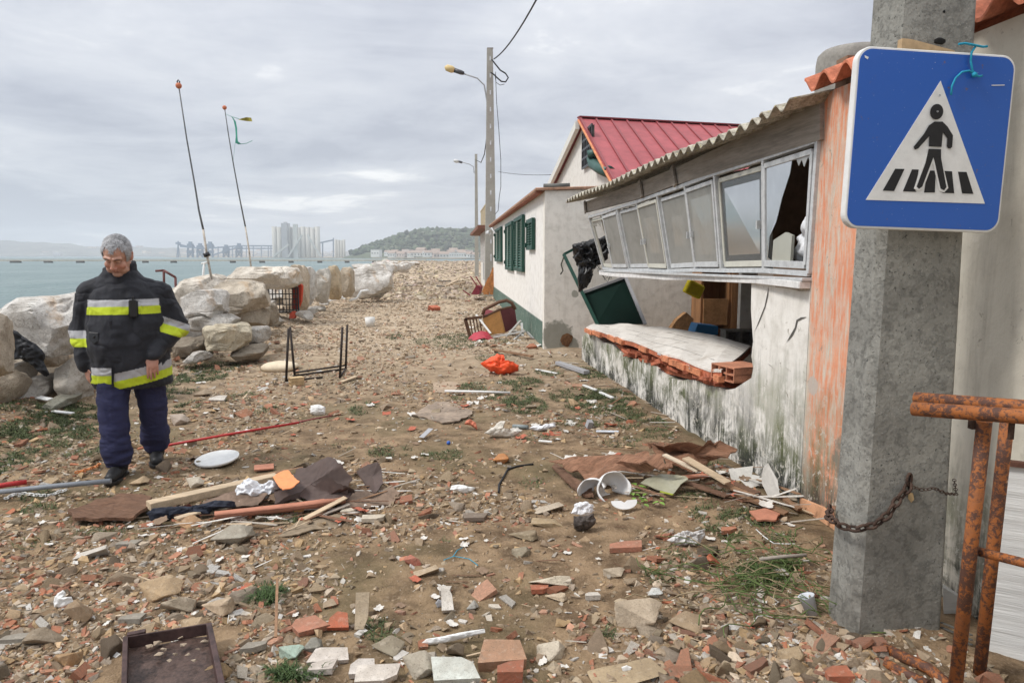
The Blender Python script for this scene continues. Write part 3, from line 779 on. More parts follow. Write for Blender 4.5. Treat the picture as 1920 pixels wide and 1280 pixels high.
S(172, 1034, 52, 30, 'white pointed stone lying alone in the left rubble', WT, s=9)
S(155, 1140, 48, 52, 'ochre upright stone beside the broken white cup piece', (0.34, 0.24, 0.15), s=10)
S(82, 1192, 58, 40, 'greenish brown stone near the lower left corner', (0.31, 0.25, 0.18), s=11)
S(130, 1232, 46, 34, 'orange brown knobbly stone by the lower left corner', (0.42, 0.26, 0.13), s=0)
S(440, 998, 72, 42, 'grey layered flat stone near the end of the planks', (0.36, 0.33, 0.27), s=2)
S(350, 975, 46, 36, 'orange stone with brick stuck to it under the plank', (0.46, 0.28, 0.15), s=3)
S(258, 900 - 2, 40, 22, 'tan stone between the boots of the man and the planks', OC, s=4)
S(362, 902, 36, 26, 'white rounded stone left of the planks, below the lid', LT, s=5)
S(1030, 1082, 80, 30, 'white faced stone slab stacked on brick pieces in the centre foreground', (0.66, 0.58, 0.45), s=6)
S(1045, 1116, 46, 20, 'yellowish stone chip under the stacked slab', (0.55, 0.44, 0.31), s=7)
S(1012, 1106, 36, 14, 'brick piece under the left end of the stacked slab', RD, 'brick', 3, thick=.012)
S(1030, 1215, 66, 38, 'white topped stone in the centre of the bottom foreground', (0.66, 0.58, 0.46), s=8)
S(882, 1130, 32, 30, 'round grey pebble beside white shards', (0.38, 0.37, 0.34), s=4)
S(838, 1130, 26, 34, 'white sharp shard standing next to the round grey pebble', WT, 'plaster', 2, tilt=.5)
S(833, 1108, 28, 14, 'white tile chip behind the sharp white shard', WT, 'tile', 5)
S(800, 1068, 50, 26, 'rounded tan stone in front of a torn red brick piece', (0.48, 0.37, 0.25), s=9)
S(777, 1046, 38, 30, 'torn red brick piece standing behind a rounded tan stone', (0.48, 0.17, 0.12), s=10)
S(545, 1218, 48, 36, 'round stone covered in flaking mint green paint', (0.42, 0.56, 0.47), s=1)
S(588, 1206, 36, 40, 'dark grey stone leaning on the mint painted stone', (0.25, 0.25, 0.22), s=2)
S(576, 1172, 84, 34, 'long flat red brick slab in the bottom left foreground', (0.46, 0.20, 0.13), 'brick', 0, rz=.5, thick=.014, tilt=.2)
S(636, 1168, 40, 24, 'curved red roof tile piece beside the flat brick slab', (0.46, 0.13, 0.07), 'brick', 1, tilt=.5, thick=.012)
S(680, 1160, 26, 44, 'upright beige wood like shard behind the grey boulder', (0.50, 0.40, 0.28), 'plaster', 3, tilt=1.1)
S(725, 1205, 66, 40, 'grey brown half buried stone at the bottom centre', (0.30, 0.26, 0.19), s=3)
S(780, 1240, 80, 66, 'large whitish crusted stone at the bottom centre', (0.50, 0.45, 0.36), s=5)
S(853, 1212, 36, 44, 'dark upright stone leaning before a strip of white plastic', (0.27, 0.22, 0.16), s=6)
S(850, 1258, 100, 40, 'white slab with a mint green corner at the bottom edge', (0.62, 0.64, 0.58), 'tile', 2, thick=.015, tilt=.25)
S(940, 1228, 92, 44, 'broken red hollow brick lying on its side at the bottom', (0.42, 0.24, 0.15), 'brick', 4, thick=.024, tilt=.15)
S(955, 1264, 60, 28, 'red brick corner at the very bottom of the picture', (0.36, 0.12, 0.07), 'brick', 6, thick=.025)
S(618, 1230, 76, 22, 'large white plaster slab right of the mint painted stone', (0.66, 0.60, 0.54), 'plaster', 4, thick=.009, tilt=.2)
S(606, 1250, 50, 24, 'dirty white slab below the large white plaster slab', (0.62, 0.56, 0.50), 'plaster', 7, thick=.012)
S(680, 1252, 50, 28, 'square white tile tilted at the bottom edge', (0.66, 0.61, 0.56), 'tile', 0, thick=.012, tilt=.2)
S(708, 1268, 84, 24, 'broad white tile with worn paint at the bottom edge', (0.68, 0.62, 0.55), 'tile', 3, thick=.012, tilt=.2)
S(985, 1000, 62, 26, 'dark brown curved stone in the middle of the track', (0.27, 0.215, 0.14), s=7)
S(975, 1032, 44, 20, 'grey stone below the dark curved stone', (0.29, 0.25, 0.18), s=8)
S(1030, 950, 60, 26, 'pale beige stone left of the broken white bowl', (0.52, 0.44, 0.34), s=9)
S(1028, 976, 70, 18, 'flat sandstone slab below the pale beige stone', (0.40, 0.30, 0.18), s=10)
S(888, 970, 56, 12, 'flat dark stone flake beside a red tile chip', (0.20, 0.16, 0.13), 'plaster', 5)
S(1174, 1024, 70, 20, 'hexagonal red brick slab in the middle right foreground', (0.46, 0.20, 0.13), 'brick', 7, thick=.014)
S(1333, 1048, 36, 34, 'bright red crumpled tile piece standing near the vines', (0.50, 0.13, 0.06), s=11)
S(1245, 1003, 40, 16, 'small half buried red brick above the hexagonal slab', (0.40, 0.15, 0.09), s=0)
S(1368, 995, 40, 12, 'flat red tile piece near the split grey boards', (0.47, 0.18, 0.10), 'brick', 8)
S(1150, 1070, 46, 24, 'light grey stone chunk above the large pale angular stone', (0.47, 0.39, 0.29), s=1)
S(940, 762 + 95, 34, 26, 'orange brick lump with yellow crust on the track', (0.52, 0.22, 0.08), s=2)
S(455, 772, 34, 28, 'reddish brown brick lump right of the man', (0.33, 0.14, 0.08), s=3)
S(376, 734, 40, 20, 'rectangular brown stone left of the upturned table frame', (0.40, 0.31, 0.22), s=4)
S(410, 748, 30, 12, 'small white paper like shard right of the man', WT, 'plaster', 9, tilt=.4)
S(332, 785, 38, 30, 'rounded pinkish stone right of the man at knee height', (0.48, 0.40, 0.33), s=5)
S(1585, 1240, 50, 36, 'brown stone at the left foot of the concrete pole', (0.40, 0.31, 0.22), s=6)
S(1570, 1268, 50, 26, 'red brick piece at the bottom by the concrete pole', RD, 'brick', 9, thick=.02)
S(1482, 1225, 60, 30, 'sandy stone in the lower right foreground', (0.42, 0.31, 0.19), s=8)
S(1180, 1262, 150, 30, 'broad sandy stone cut off by the bottom edge', (0.42, 0.32, 0.20), s=9)
# ------------------------------------------------------------------ grass and weed
def blades(spots, seed, mat, name, label, cat, kind='stuff', parent=None):
    r = np.random.default_rng(seed); V, C = [], []
    for (cx, cy_, rx, ry, n, ln, colr) in spots:
        a = r.uniform(0, 6.28, n); q = np.sqrt(r.random(n)) ; x = cx + rx * q * np.cos(a); y = cy_ + ry * q * np.sin(a)
        keep = vnoise(np.stack([x * 9, y * 9, 0 * x], 1), 6) > -0.25
        x, y = x[keep], y[keep]; n = len(x); z = hgt(x, y)
        L = ln * r.uniform(.3, 1.1, n); th = r.uniform(0, 6.28, n); el_ = r.uniform(.0, .8, n); w_ = r.uniform(.001, .0024, n) * (1 + .10 * y)
        dx, dy, dz = np.cos(th) * np.cos(el_) * L, np.sin(th) * np.cos(el_) * L, np.sin(el_) * L
        nx, ny = -np.sin(th) * w_, np.cos(th) * w_
        p0 = np.stack([x - nx, y - ny, z], 1); p1 = np.stack([x + nx, y + ny, z], 1)
        pm0 = np.stack([x + dx * .55 - nx * .8, y + dy * .55 - ny * .8, z + dz * .75], 1); pm1 = np.stack([x + dx * .55 + nx * .8, y + dy * .55 + ny * .8, z + dz * .75], 1)
        pt = np.stack([x + dx, y + dy, z + dz * .70], 1)
        V.append(np.stack([p0, p1, pm1, pm0, pt], 1).reshape(-1, 3))
        c = np.array(colr) * r.uniform(.5, 1.5, (n, 1)) * np.array([1, 1, 1]); C.append(np.repeat(c, 5, 0))
    V = np.concatenate(V); C = np.concatenate(C); k = np.arange(len(V) // 5) * 5
    F_ = np.concatenate([np.stack([k, k + 1, k + 2], 1), np.stack([k, k + 2, k + 3], 1), np.stack([k + 3, k + 2, k + 4], 1)])
    return tag(mesh_np(name, V, F_, mat, col=C, parent=parent), label, cat, kind=kind)
t = NT('weed_blades'); t.set('Base Color', t.attr()); t.set('Roughness', .7); t.set('Specular IOR Level', .3); M_blade = t.m
gl = []
def patch(px, py, rx, ry, dens_=1.0, ln=.05, c=(0.075, 0.095, 0.036)):
    g = gp(px, py); mpp = (g.y + .2) / FPX; X_ = rx * mpp; Y_ = ry * mpp * g.y / 1.6
    gl.append((g.x, g.y, X_, Y_, int(dens_ * 2600 * X_ * Y_ * 3.14 / max(.35, (g.y / 7)) + 30), ln * (1 + .04 * g.y), c))
for a_ in [(300, 700, 0, 0)]: pass
for q in [(400, 690, 45, 10, 2.2), (345, 712, 30, 12, 2), (350, 762, 20, 10, 2.5), (130, 775, 60, 16, 3.2), (60, 800, 44, 22, 3.6), (150, 812, 40, 14, 2.6), (110, 760, 40, 10, 3), (20, 820, 30, 14, 3), (330, 735, 30, 14, 2.2), (380, 705, 40, 10, 2.2), (160, 850, 30, 10, 1.5), (1120, 760, 60, 20, 1.6), (1200, 790, 50, 16, 1.6), (1270, 850, 40, 14, 1.6), (960, 745, 50, 14, 1.4), (1320, 930, 50, 14, 1.4), (1400, 970, 50, 16, 1.8), (110, 832, 34, 8, 2), (20, 870, 40, 26, 3), (75, 930, 30, 10, 1), (30, 760, 30, 10, 2), (170, 800, 30, 10, 1),
          (70, 955, 30, 10, 1.2), (730, 845, 40, 12, 1.5), (830, 852, 40, 10, 1.2), (680, 765, 24, 12, 1.4), (740, 632, 16, 6, 1.5), (860, 640, 50, 14, 1.2), (890, 725, 30, 8, 1.6), (975, 718, 44, 12, 2), (985, 760, 40, 18, 1.8), (1080, 745, 50, 18, 1.6),
          (1030, 700, 30, 8, 1.2), (1110, 700, 26, 12, 2), (1150, 742, 40, 14, 2), (1180, 770, 30, 12, 1.5), (1060, 790, 40, 10, .8), (1230, 810, 30, 14, 1), (1170, 830, 40, 10, .8), (940, 640, 20, 6, .8), (600, 945, 60, 8, 1.6), (540, 972, 60, 10, 2),
          (1000, 905, 30, 10, .4), (830, 1020, 20, 8, .8), (720, 1190, 40, 14, 1.2), (560, 1260, 40, 18, 3), (700, 1170, 20, 10, 1.5), (1270, 1050, 40, 20, .6), (1230, 1085, 30, 14, .8), (1330, 960, 40, 14, 1.4), (1360, 1000, 50, 20, 1.5), (1440, 1000, 50, 20, 1.4), (1140, 1190, 16, 10, 1), (860, 745, 16, 6, 1),
          (190, 1000, 40, 10, .4), (60, 1020, 30, 10, .4), (790, 640, 20, 6, .7), (450, 745, 30, 8, 1.2), (500, 770, 20, 8, .8), (640, 840, 30, 10, .6), (920, 670, 30, 8, .8), (1110, 800, 30, 10, 1), (1000, 820, 30, 8, .5), (1300, 870, 60, 14, 1)]:
    patch(*q[:4], q[4] * 1.0)
blades(gl, 31, M_blade, 'grass', 'short green weed and grass growing in patches through the rubble', 'grass')
def tuft(px, py, rx, ry, n, ln, label, name='seaweed_tuft', cat='seaweed', c=(0.05, 0.085, 0.025)):
    g = gp(px, py); mpp = (g.y + .2) / FPX
    return blades([(g.x, g.y, rx * mpp, ry * mpp * 1.6, n, ln, c)], px, M_blade, name, label, cat, kind=None)
tuft(505, 1118, 36, 18, 1300, .085, 'dark green seaweed tuft behind a thin wooden stick')
tuft(560, 1262, 46, 16, 1200, .08, 'wet green seaweed below the mint painted stone')
def vine(px0, px1, py0, py1, n, seed, label, L=.5):
    r = random.Random(seed); o = empty('uprooted_vine', gp((px0 + px1) / 2, (py0 + py1) / 2), 0, label, 'plant'); b0 = o.location; m = MB(); m2 = MB()
    for i in range(n):
        p = gp(r.uniform(px0, px1), r.uniform(py0, py1)); a = r.uniform(0, 6.28); pts = []; z = r.uniform(.01, .09)
        for k in range(9):
            pts.append(Vector((p.x - b0.x, p.y - b0.y, p.z - b0.z + max(.004, z + .02 * math.sin(k + i)))))
            a += r.uniform(-.9, .9); p = p + Vector((math.cos(a), math.sin(a), 0)) * L / 9
        (m if i % 3 else m2).tube(pts, r.uniform(.0015, .0035), 5)
    m.build('green_stem', simple('vine_green', (0.085, 0.12, 0.035), .7, .4, 20, 0), o); m2.build('dry_stem', simple('vine_dry', (0.26, 0.20, 0.12), .8, .3, 20, 0), o)
    return o
vo = vine(1330, 1545, 1035, 1150, 95, 4, 'tangled heap of uprooted green vine left of the concrete pole')
g_ = gp(1460, 1085); mp = .0022
lv = blades([(g_.x, g_.y, .20, .24, 2400, .06, (0.065, 0.10, 0.03)), (g_.x + .03, g_.y + .1, .12, .1, 900, .07, (0.08, 0.12, 0.035))], 44, M_blade, 'leaves', None, None, kind=None)
lv.parent = vo; lv.matrix_parent_inverse = Matrix.Translation(-vo.location)
# ------------------------------------------------------------------ wall finishes
def wallmat(name, base, dirt=(0.36, 0.33, 0.27), mould=None, mh=(0.1, 0.9), orange=None, plinth=None, streak=0.5, patch_=None, green=(0.13, 0.15, 0.06)):
    t = NT(name); xyz = t.xyz()
    n1 = t.noise(1.3, 6, 0.6, 0.4); n2 = t.noise(7, 7, 0.65, 0.3, off=(3, 3, 3)); n3 = t.noise(45, 5, 0.7)
    ns = t.noise(9, 6, 0.7, 0.15, (1, 1, 0.13), (2, 7, 1))
    nf = t.noise(42, 5, 0.75, 0.3, (1, 1, 0.13), (2, 7, 1)); np_ = t.noise(3.2, 7, 0.72, 0.5, off=(9, 2, 4))
    c = t.mix(t.math('MULTIPLY', t.step(n2, 0.42, 0.72), 0.35), base, dirt)
    c = t.mix(t.math('MULTIPLY', t.step(ns, 0.50, 0.74), streak), c, dirt)
    c = t.mix(t.math('MULTIPLY', t.step(n3, 0.62, 0.74), 0.35), c, tuple(v * .55 for v in dirt))
    if orange:
        y0, y1 = orange
        edge = t.math('ADD', xyz[1], t.math('MULTIPLY', t.math('SUBTRACT', n2, 0.5), 0.16))
        inside = t.math('MULTIPLY', t.step(edge, y0 - .02, y0 + .02), t.math('SUBTRACT', 1.0, t.step(edge, y1 - .03, y1 + .04)))
        wear = t.step(t.math('ADD', t.math('MULTIPLY', nf, 0.6), t.math('MULTIPLY', ns, 0.4)), 0.60, 0.44)
        oc = t.mix(t.step(n1, 0.4, 0.65), (0.66, 0.22, 0.105), (0.74, 0.34, 0.20))
        c = t.mix(t.math('MULTIPLY', inside, t.math('MULTIPLY', wear, 0.92)), c, oc)
    if plinth:
        hz, pc = plinth
        chip = t.math('MULTIPLY', t.step(nf, 0.60, 0.66), 1.0)
        m = t.math('MULTIPLY', t.step(xyz[2], hz + .012, hz - .012), t.math('SUBTRACT', 1.0, chip))
        c = t.mix(m, c, pc)
    if mould is not None:
        lo, hi = mh
        hgt_ = t.math('ADD', xyz[2], t.math('MULTIPLY', t.math('SUBTRACT', ns, 0.5), 1.6))
        hgt_ = t.math('ADD', hgt_, t.math('MULTIPLY', t.math('SUBTRACT', n1, 0.5), 0.9))
        g = t.step(hgt_, hi, lo)
        fine_ = t.step(t.math('ADD', t.math('MULTIPLY', np_, 0.62), t.math('MULTIPLY', nf, 0.38)), 0.40, 0.54)
        lowz = t.step(t.math('ADD', xyz[2], t.math('MULTIPLY', n2, .5)), .75, .35); gc = t.mix(t.math('MAXIMUM', t.step(n1, 0.42, 0.62), lowz), green, (0.036, 0.038, 0.032))
        gc = t.mix(t.math('MULTIPLY', t.step(n3, 0.52, 0.7), .7), gc, (0.26, 0.26, 0.17))
        c = t.mix(t.math('MULTIPLY', t.math('MULTIPLY', g, fine_), mould), c, gc); chp = t.noise(17, 5, .7, .6, off=(6, 1, 1)); c = t.mix(t.math('MULTIPLY', t.math('MULTIPLY', t.step(chp, .58, .62), t.step(xyz[2], 1.3, .1)), .8), c, (0.56, 0.53, 0.46)); c = t.mix(t.math('MULTIPLY', t.step(t.noise(11, 6, .75, .5, off=(2, 6, 6)), .63, .67), .8), c, (0.30, 0.27, 0.22))
    if patch_:
        for (cx, cy_, cz, rad, pc) in patch_:
            vm = t.n.new('ShaderNodeVectorMath'); vm.operation = 'DISTANCE'; t.l.new(t.co, vm.inputs[0]); vm.inputs[1].default_value = (cx, cy_, cz)
            d = t.math('ADD', vm.outputs['Value'], t.math('MULTIPLY', t.math('SUBTRACT', n2, 0.5), rad * 1.3))
            c = t.mix(t.math('MULTIPLY', t.step(d, rad * 1.08, rad * .9), 0.85), c, pc)
    t.set('Base Color', c); t.set('Roughness', 0.9); t.set('Specular IOR Level', 0.25)
    b = t.bump(n3, 0.35, 0.004); t.bump(t.math('ADD', n2, t.math('MULTIPLY', ns, 0.6)), 0.55, 0.012, b)
    return t.m
pch = PF(1237 + 300, 740)
M_wall_d = wallmat('peeling_white_wall', (0.78, 0.755, 0.70), mould=1.0, mh=(0.20, 1.0), streak=0.35)
M_wall_n = wallmat('old_orange_render', (0.60, 0.56, 0.47), mould=0.95, mh=(0.05, 0.85), orange=(3.35, 4.215), streak=0.6, patch_=[(2.22, 4.16, .80, .06, (0.46, 0.42, 0.37)), (2.23, 3.66, .42, .22, (0.17, 0.165, 0.13))])
M_wall_h = wallmat('limewashed_wall', (0.80, 0.78, 0.74), streak=0.22, plinth=(0.46, (0.10, 0.155, 0.125)))
M_wall_f = wallmat('limewashed_front', (0.80, 0.765, 0.695), streak=0.3, patch_=[(1.80, 12.0, 0.22, .27, (0.22, 0.22, 0.18)), (2.1, 12.0, .95, .06, (.3, .3, .25)), (2.02, 12.0, 0.05, .17, (0.20, 0.20, 0.16))])
M_plain = wallmat('plain_render', (0.70, 0.68, 0.63), streak=0.3)
M_inner = wallmat('inner_render', (0.60, 0.575, 0.52), streak=0.2)
t = NT('red_brick'); bt = t.n.new('ShaderNodeTexBrick'); t.l.new(t.co, bt.inputs['Vector'])
def plain(name, col, rough=.6, metal=0, spec=.5, **k): return simple(name, col, rough, k.get('var', .12), k.get('scale', 8), k.get('bump', .1), .002, metal, k.get('stretch'), spec)
bpy.data.materials.remove(t.m)
M_brick = simple('broken_brick', (0.42, 0.135, 0.07), 0.9, 0.45, 9, 0.6, 0.01)
M_alu = plain('grey_aluminium', (0.52, 0.53, 0.53), .5, 0.1, scale=14, var=.2)
M_white_sill = simple('chalky_white_sill', (0.70, 0.69, 0.67), .85, .18, 9, .4)
M_board = simple('grey_weathered_board', (0.27, 0.235, 0.20), .9, .35, 6, .5, .004, stretch=(1, .18, 2))
M_wood = simple('brown_wood', (0.27, 0.135, 0.06), .6, .35, 5, .3, .003, stretch=(3, 3, .3))
M_wood_d = simple('dark_brown_wood', (0.11, 0.055, 0.03), .6, .3, 5, .3, .003)
M_green = plain('dark_green_paint', (0.010, 0.055, 0.038), .5, spec=.3)
M_black = plain('black_plastic', (0.012, 0.012, 0.013), .35)
M_rust = None
# asbestos-cement sheet
t = NT('corrugated_cement'); n1 = t.noise(14, 6, .7); n2 = t.noise(70, 5, .7); c = t.mix(t.step(n1, .38, .64), (0.24, 0.215, 0.17), (0.50, 0.465, 0.38))
c = t.mix(t.math('MULTIPLY', t.step(n2, .54, .66), .8), c, (0.07, 0.07, 0.05)); c = t.mix(t.math('MULTIPLY', t.step(t.noise(33, 4, .6, off=(9, 9, 9)), .64, .7), .8), c, (0.50, 0.42, 0.12))
t.set('Base Color', c); t.set('Roughness', .95); t.bump(n2, .5, .004); M_corr = t.m
# glass
def glassmat(name, dirt=.35, tint=(0.40, 0.40, 0.37)):  # dirt: grime plus the pale blurred sky reflection, painted as a diffuse tint
    t = NT(name); n = t.n; out = [x for x in n if x.type == 'OUTPUT_MATERIAL'][0]
    tr = n.new('ShaderNodeBsdfTransparent'); gl_ = n.new('ShaderNodeBsdfGlossy'); gl_.inputs['Roughness'].default_value = .12
    df = n.new('ShaderNodeBsdfDiffuse'); df.inputs[0].default_value = (*tint, 1)
    fr = n.new('ShaderNodeFresnel'); fr.inputs[0].default_value = 1.5
    f1 = t.math('ADD', t.math('MULTIPLY', fr.outputs[0], 1.15), .07, clamp=True)
    m1 = n.new('ShaderNodeMixShader'); t.l.new(f1, m1.inputs[0]); t.l.new(tr.outputs[0], m1.inputs[1]); t.l.new(gl_.outputs[0], m1.inputs[2])
    nn = t.noise(3.5, 5, .6, .3); f2 = t.math('MULTIPLY', t.step(nn, -.25, .60), dirt)
    m2 = n.new('ShaderNodeMixShader'); t.l.new(f2, m2.inputs[0]); t.l.new(m1.outputs[0], m2.inputs[1]); t.l.new(df.outputs[0], m2.inputs[2])
    t.l.new(m2.outputs[0], out.inputs[0]); return t.m
M_glass = glassmat('milky_window_glass', .86, (0.33, 0.325, 0.30)); M_glass2 = glassmat('window_glass', .30, (0.25, 0.26, 0.26))
# ------------------------------------------------------------------ damaged house with the sagging window band
dh = empty('damaged_house', (0, 0, 0), 0, 'wrecked low house with a broken out front wall and sagging row of windows', 'house')
INW = Vector((FN[0], FN[1], 0))               # points into the house
def fpt(y, z, off=0.0): return Vector((fx(y) - off * FN[0], y - off * FN[1], z))
top = [(1519, 531), (1500, 534), (1470, 530), (1440, 529), (1409, 530), (1408, 580), (1412, 640), (1409, 668), (1412, 690), (1409, 708), (1392, 719), (1378, 728), (1362, 731), (1345, 725), (1325, 723), (1308, 714), (1290, 711), (1275, 714), (1259, 709), (1246, 700), (1235, 691), (1222, 680), (1212, 675), (1195, 672), (1177, 674), (1168, 664), (1158, 655), (1149, 647), (1132, 642), (1120, 632), (1106, 624), (1097, 625), (1091, 632)]
P = [PF(*q) for q in top]
pts = [Vector((fx(4.24), 4.24, -.35))] + [Vector((fx(4.24), 4.24, P[0].z))] + P[1:] + [Vector((fx(10.52), 10.52, -.35))]
m = MB(); m.prism(pts, INW * 0.14); m.build('wall', M_wall_d, dh)
def crack(pix, w_, name='crack'):
    m = MB(); pp = [PF(x, y, .004) for x, y in pix]; vs = []
    for i, p in enumerate(pp):
        ww = w_ * (0.4 + abs(math.sin(i * 1.9))) * (0 if i in (0, len(pp) - 1) else 1)
        vs += [p + Vector((0, ww, ww * .3)), p - Vector((0, ww, ww * .3))]
    m.add(vs, [(2 * i, 2 * i + 1, 2 * i + 3, 2 * i + 2) for i in range(len(pp) - 1)]); return m.build(name, M_dark, dh)
crack([(1441, 536), (1439, 552), (1434, 575), (1424, 600), (1413, 625)], .006)
crack([(1513, 594), (1503, 596), (1494, 601), (1491, 615), (1484, 628), (1474, 642)], .008)
crack([(1438, 681), (1446, 686), (1451, 693)], .008)
m = MB()                                       # rough lintel patch at the head of the pier
m.prism([PF(*q) + INW * -.004 for q in [(1452, 527), (1517, 531), (1519, 545), (1500, 546), (1480, 541), (1455, 538)]], INW * .05); m.build('torn_render', simple('torn_cement', (0.40, 0.35, 0.29), .95, .4, 30, .8), dh)
# fascia, roof
m = MB()
for (xa, ya0, ya1, xb, yb0, yb1) in ((1096, 379, 399, 1199, 341, 372), (1200, 342, 372, 1262, 316, 348), (1263, 316, 348, 1537, 188, 262)):
    q = [PF(xa, ya0, .03), PF(xb, yb0, .03), PF(xb, yb1, .03), PF(xa, ya1, .03)]; m.prism(q, INW * .04)
m.build('fascia_board', M_board, dh)
for (xa, ya, xb, yb) in ((1199, 338, 1203, 370), (1260, 313, 1266, 348), (1096, 378, 1098, 399)):
    m = MB(); m.bar(PF(xa, ya, .05), PF(xb, yb, .05), .06, .02, -INW); m.build('fascia_batten', M_board, dh)
def corr_roof(y0, y1, xa, xb, za, zb, name, mat, parent, pitch=.177, amp=.026, drop=0.0, th=.008, n=12):
    ys_ = np.arange(y0, y1, pitch / n); P1 = []
    for xx in np.linspace(0, 1, 7):
        row = []
        for y in ys_:
            u = (y - y0) / (y1 - y0)
            z = za + (zb - za) * xx - drop * u + amp * math.sin(2 * math.pi * y / pitch) + .012 * math.sin(y * 2.1) * (1 - xx)
            row.append(Vector((xa(y) + (xb - xa(y)) * xx + (.012 * math.sin(math.floor(y / .9) * 9.1) if xx == 0 else 0), y, z)))
        P1.append(row)
    m = MB(); m.sheet(P1, (0, 0, -th)); return m.build(name, mat, parent)
corr_roof(4.10, 10.62, lambda y: fx(y) - .24, 5.6, 2.475, 3.25, 'corrugated_roof', M_corr, dh, drop=.075)
# windows: nine uprights, tops in the facade, feet pushed in and down at the far end
tops = [(1106, 407), (1131, 400), (1159, 390), (1196, 379), (1235, 365), (1287, 347), (1343, 326), (1435, 297), (1537, 263)]
bots = [(1133, 503), (1152, 505), (1182, 506), (1220, 506), (1257, 508), (1307, 506), (1356, 507), (1436, 507), (1520, 513)]
TP, BP = [], []
for a, b in zip(tops, bots):
    p = PF(*a); TP.append(p); q = PY(*b, p.y); BP.append(q)
BP[-1] = PF(*bots[-1])
n_out = -INW
m = MB()
for A in (TP, BP):
    for i in range(8): m.bar(A[i], A[i + 1], .05, .035)
for i in range(9): m.bar(BP[i], TP[i], .032, .05, n_out)
m.bar(BP[0] + Vector((-.04, .02, -.035)), BP[-1] + Vector((-.03, -.02, -.035)), .07, .02)
m.build('window_frame', M_alu, dh, bevel=.003)
for i in range(8):
    k0, k1 = i, i + 1; off = n_out * (.018 if i % 2 else -.012)
    t0, t1, c0, c1 = TP[k0], TP[k1], BP[k0], BP[k1]
    def L_(a, b, f): return a + (b - a) * f
    def q_(u, v): return L_(L_(c0, c1, u), L_(t0, t1, u), v) + off
    wdt = (t1 - t0).length; mu = .05 / wdt; e0, e1 = mu * .7, 1 - mu * .7; v0, v1 = .065, .925
    m = MB(); m.bar(q_(e0, v0), q_(e1, v0), .026, .045); m.bar(q_(e0, v1), q_(e1, v1), .026, .035)
    m.bar(q_(e0, v0), q_(e0, v1), .027, .026, n_out); m.bar(q_(e1, v0), q_(e1, v1), .027, .026, n_out)
    sash = m.build('window_sash', M_alu if i % 3 else simple('yellowed_aluminium', (0.55, 0.54, 0.47), .5, .1), dh, bevel=.002)
    g = MB()
    if i == 7: poly = [(e0, v0), (e0, v1), (.60, v1), (.56, .80), (.42, .62), (.30, .42), (.16, .30), (.12, .12), (.3, v0)]
    elif i == 0: poly = [(e0, v1), (e1, v1), (e1, .86), (.7, .90), (.55, .78), (.4, .88), (.25, .80), (e0, .84)]
    else: poly = [(e0, v0), (e1, v0), (e1, v1), (e0, v1)]
    g.prism([q_(u, v) for u, v in poly], n_out * .004); g.build('pane', M_glass if i < 6 else M_glass2, sash)
    if 0 < i < 7:
        l = MB(); l.box(q_(.12 if i % 2 else .88, .42) + n_out * .02, (.03, .02, .06)); l.build('latch', M_alu, sash)
    if i == 7:
        g = MB(); g.prism([q_(.60, v1), q_(.97, v1), q_(.97, v1 - .03), q_(.93, v1 - .09), (q_(.88, v1 - .03)), q_(.82, v1 - .10), q_(.77, v1 - .04), q_(.72, v1 - .08), q_(.67, v1 - .02)], n_out * .004)
        g.build('glass_teeth', M_glass, sash)
        g = MB(); g.prism([q_(.20, .06), q_(.62, .06), q_(.64, .30), q_(.5, .33), q_(.24, .27)], n_out * -.02); g.build('broken_pane_piece', glassmat('cloudy_glass', .9, (0.42, 0.42, 0.36)), sash)
# pale blind cloth hangs behind the shut windows
M_blind = simple('pale_curtain_cloth', (0.46, 0.44, 0.39), .95, .15, 3, .2, .01, stretch=(4, 4, .4))
P1 = []
for v in (0, .5, 1):
    row = []
    for s_ in np.linspace(0.3, 6.9, 90):
        i = min(7, int(s_)); f = s_ - i; b_ = BP[i] + (BP[i + 1] - BP[i]) * f; t_ = TP[i] + (TP[i + 1] - TP[i]) * f
        row.append(b_ + (t_ - b_) * v + INW * (.10 + .018 * math.sin(s_ * 19)))
    P1.append(row)
m = MB(); m.sheet(P1, INW * .006); m.build('curtain', M_blind, dh)
m = MB()                                      # heavy white sill and slab edge
for i in range(8):
    a, b = BP[i], BP[i + 1]; m.bar(a + Vector((-.02, 0, -.07)), b + Vector((-.02, 0, -.07)), .11, .045)
m.bar(BP[-1] + Vector((-.02, 0, -.07)), Vector((fx(4.24) - .02, 4.238, BP[-1].z - .07)), .11, .045)
m.build('window_sill', M_white_sill, dh, bevel=.006)
# inside of the room
m = MB(); m.box((3.95, 4.16, 1.3), (3.3, .12, 2.9)); m.box((5.65, 8.1, 1.3), (.12, 8.0, 2.9)); m.box((5.60, 7.6, 2.9), (.1, 7.0, .8)); m.prism([(2.95, 10.45, 1.5), (5.6, 10.45, 1.5), (5.6, 10.45, 3.10), (2.95, 10.45, 2.60)], (0, .08, 0)); m.build('inner_wall', simple('brown_inner_wall', (0.20, 0.13, 0.085), .9, .3, 2, .2), dh)
m = MB(); m.box((4.0, 7.6, .02), (3.3, 6.7, .12)); m.build('floor', simple('dusty_floor', (0.36, 0.31, 0.25), .9, .3, 6, .3), dh)
m = MB(); qa, qb = PY(1387, 600, 10.6), PY(1416, 600, 10.6); m.box(((qa.x + qb.x) / 2, 10.65, .75), (qb.x - qa.x, .1, 1.5)); m.build('partition', M_plain, dh)
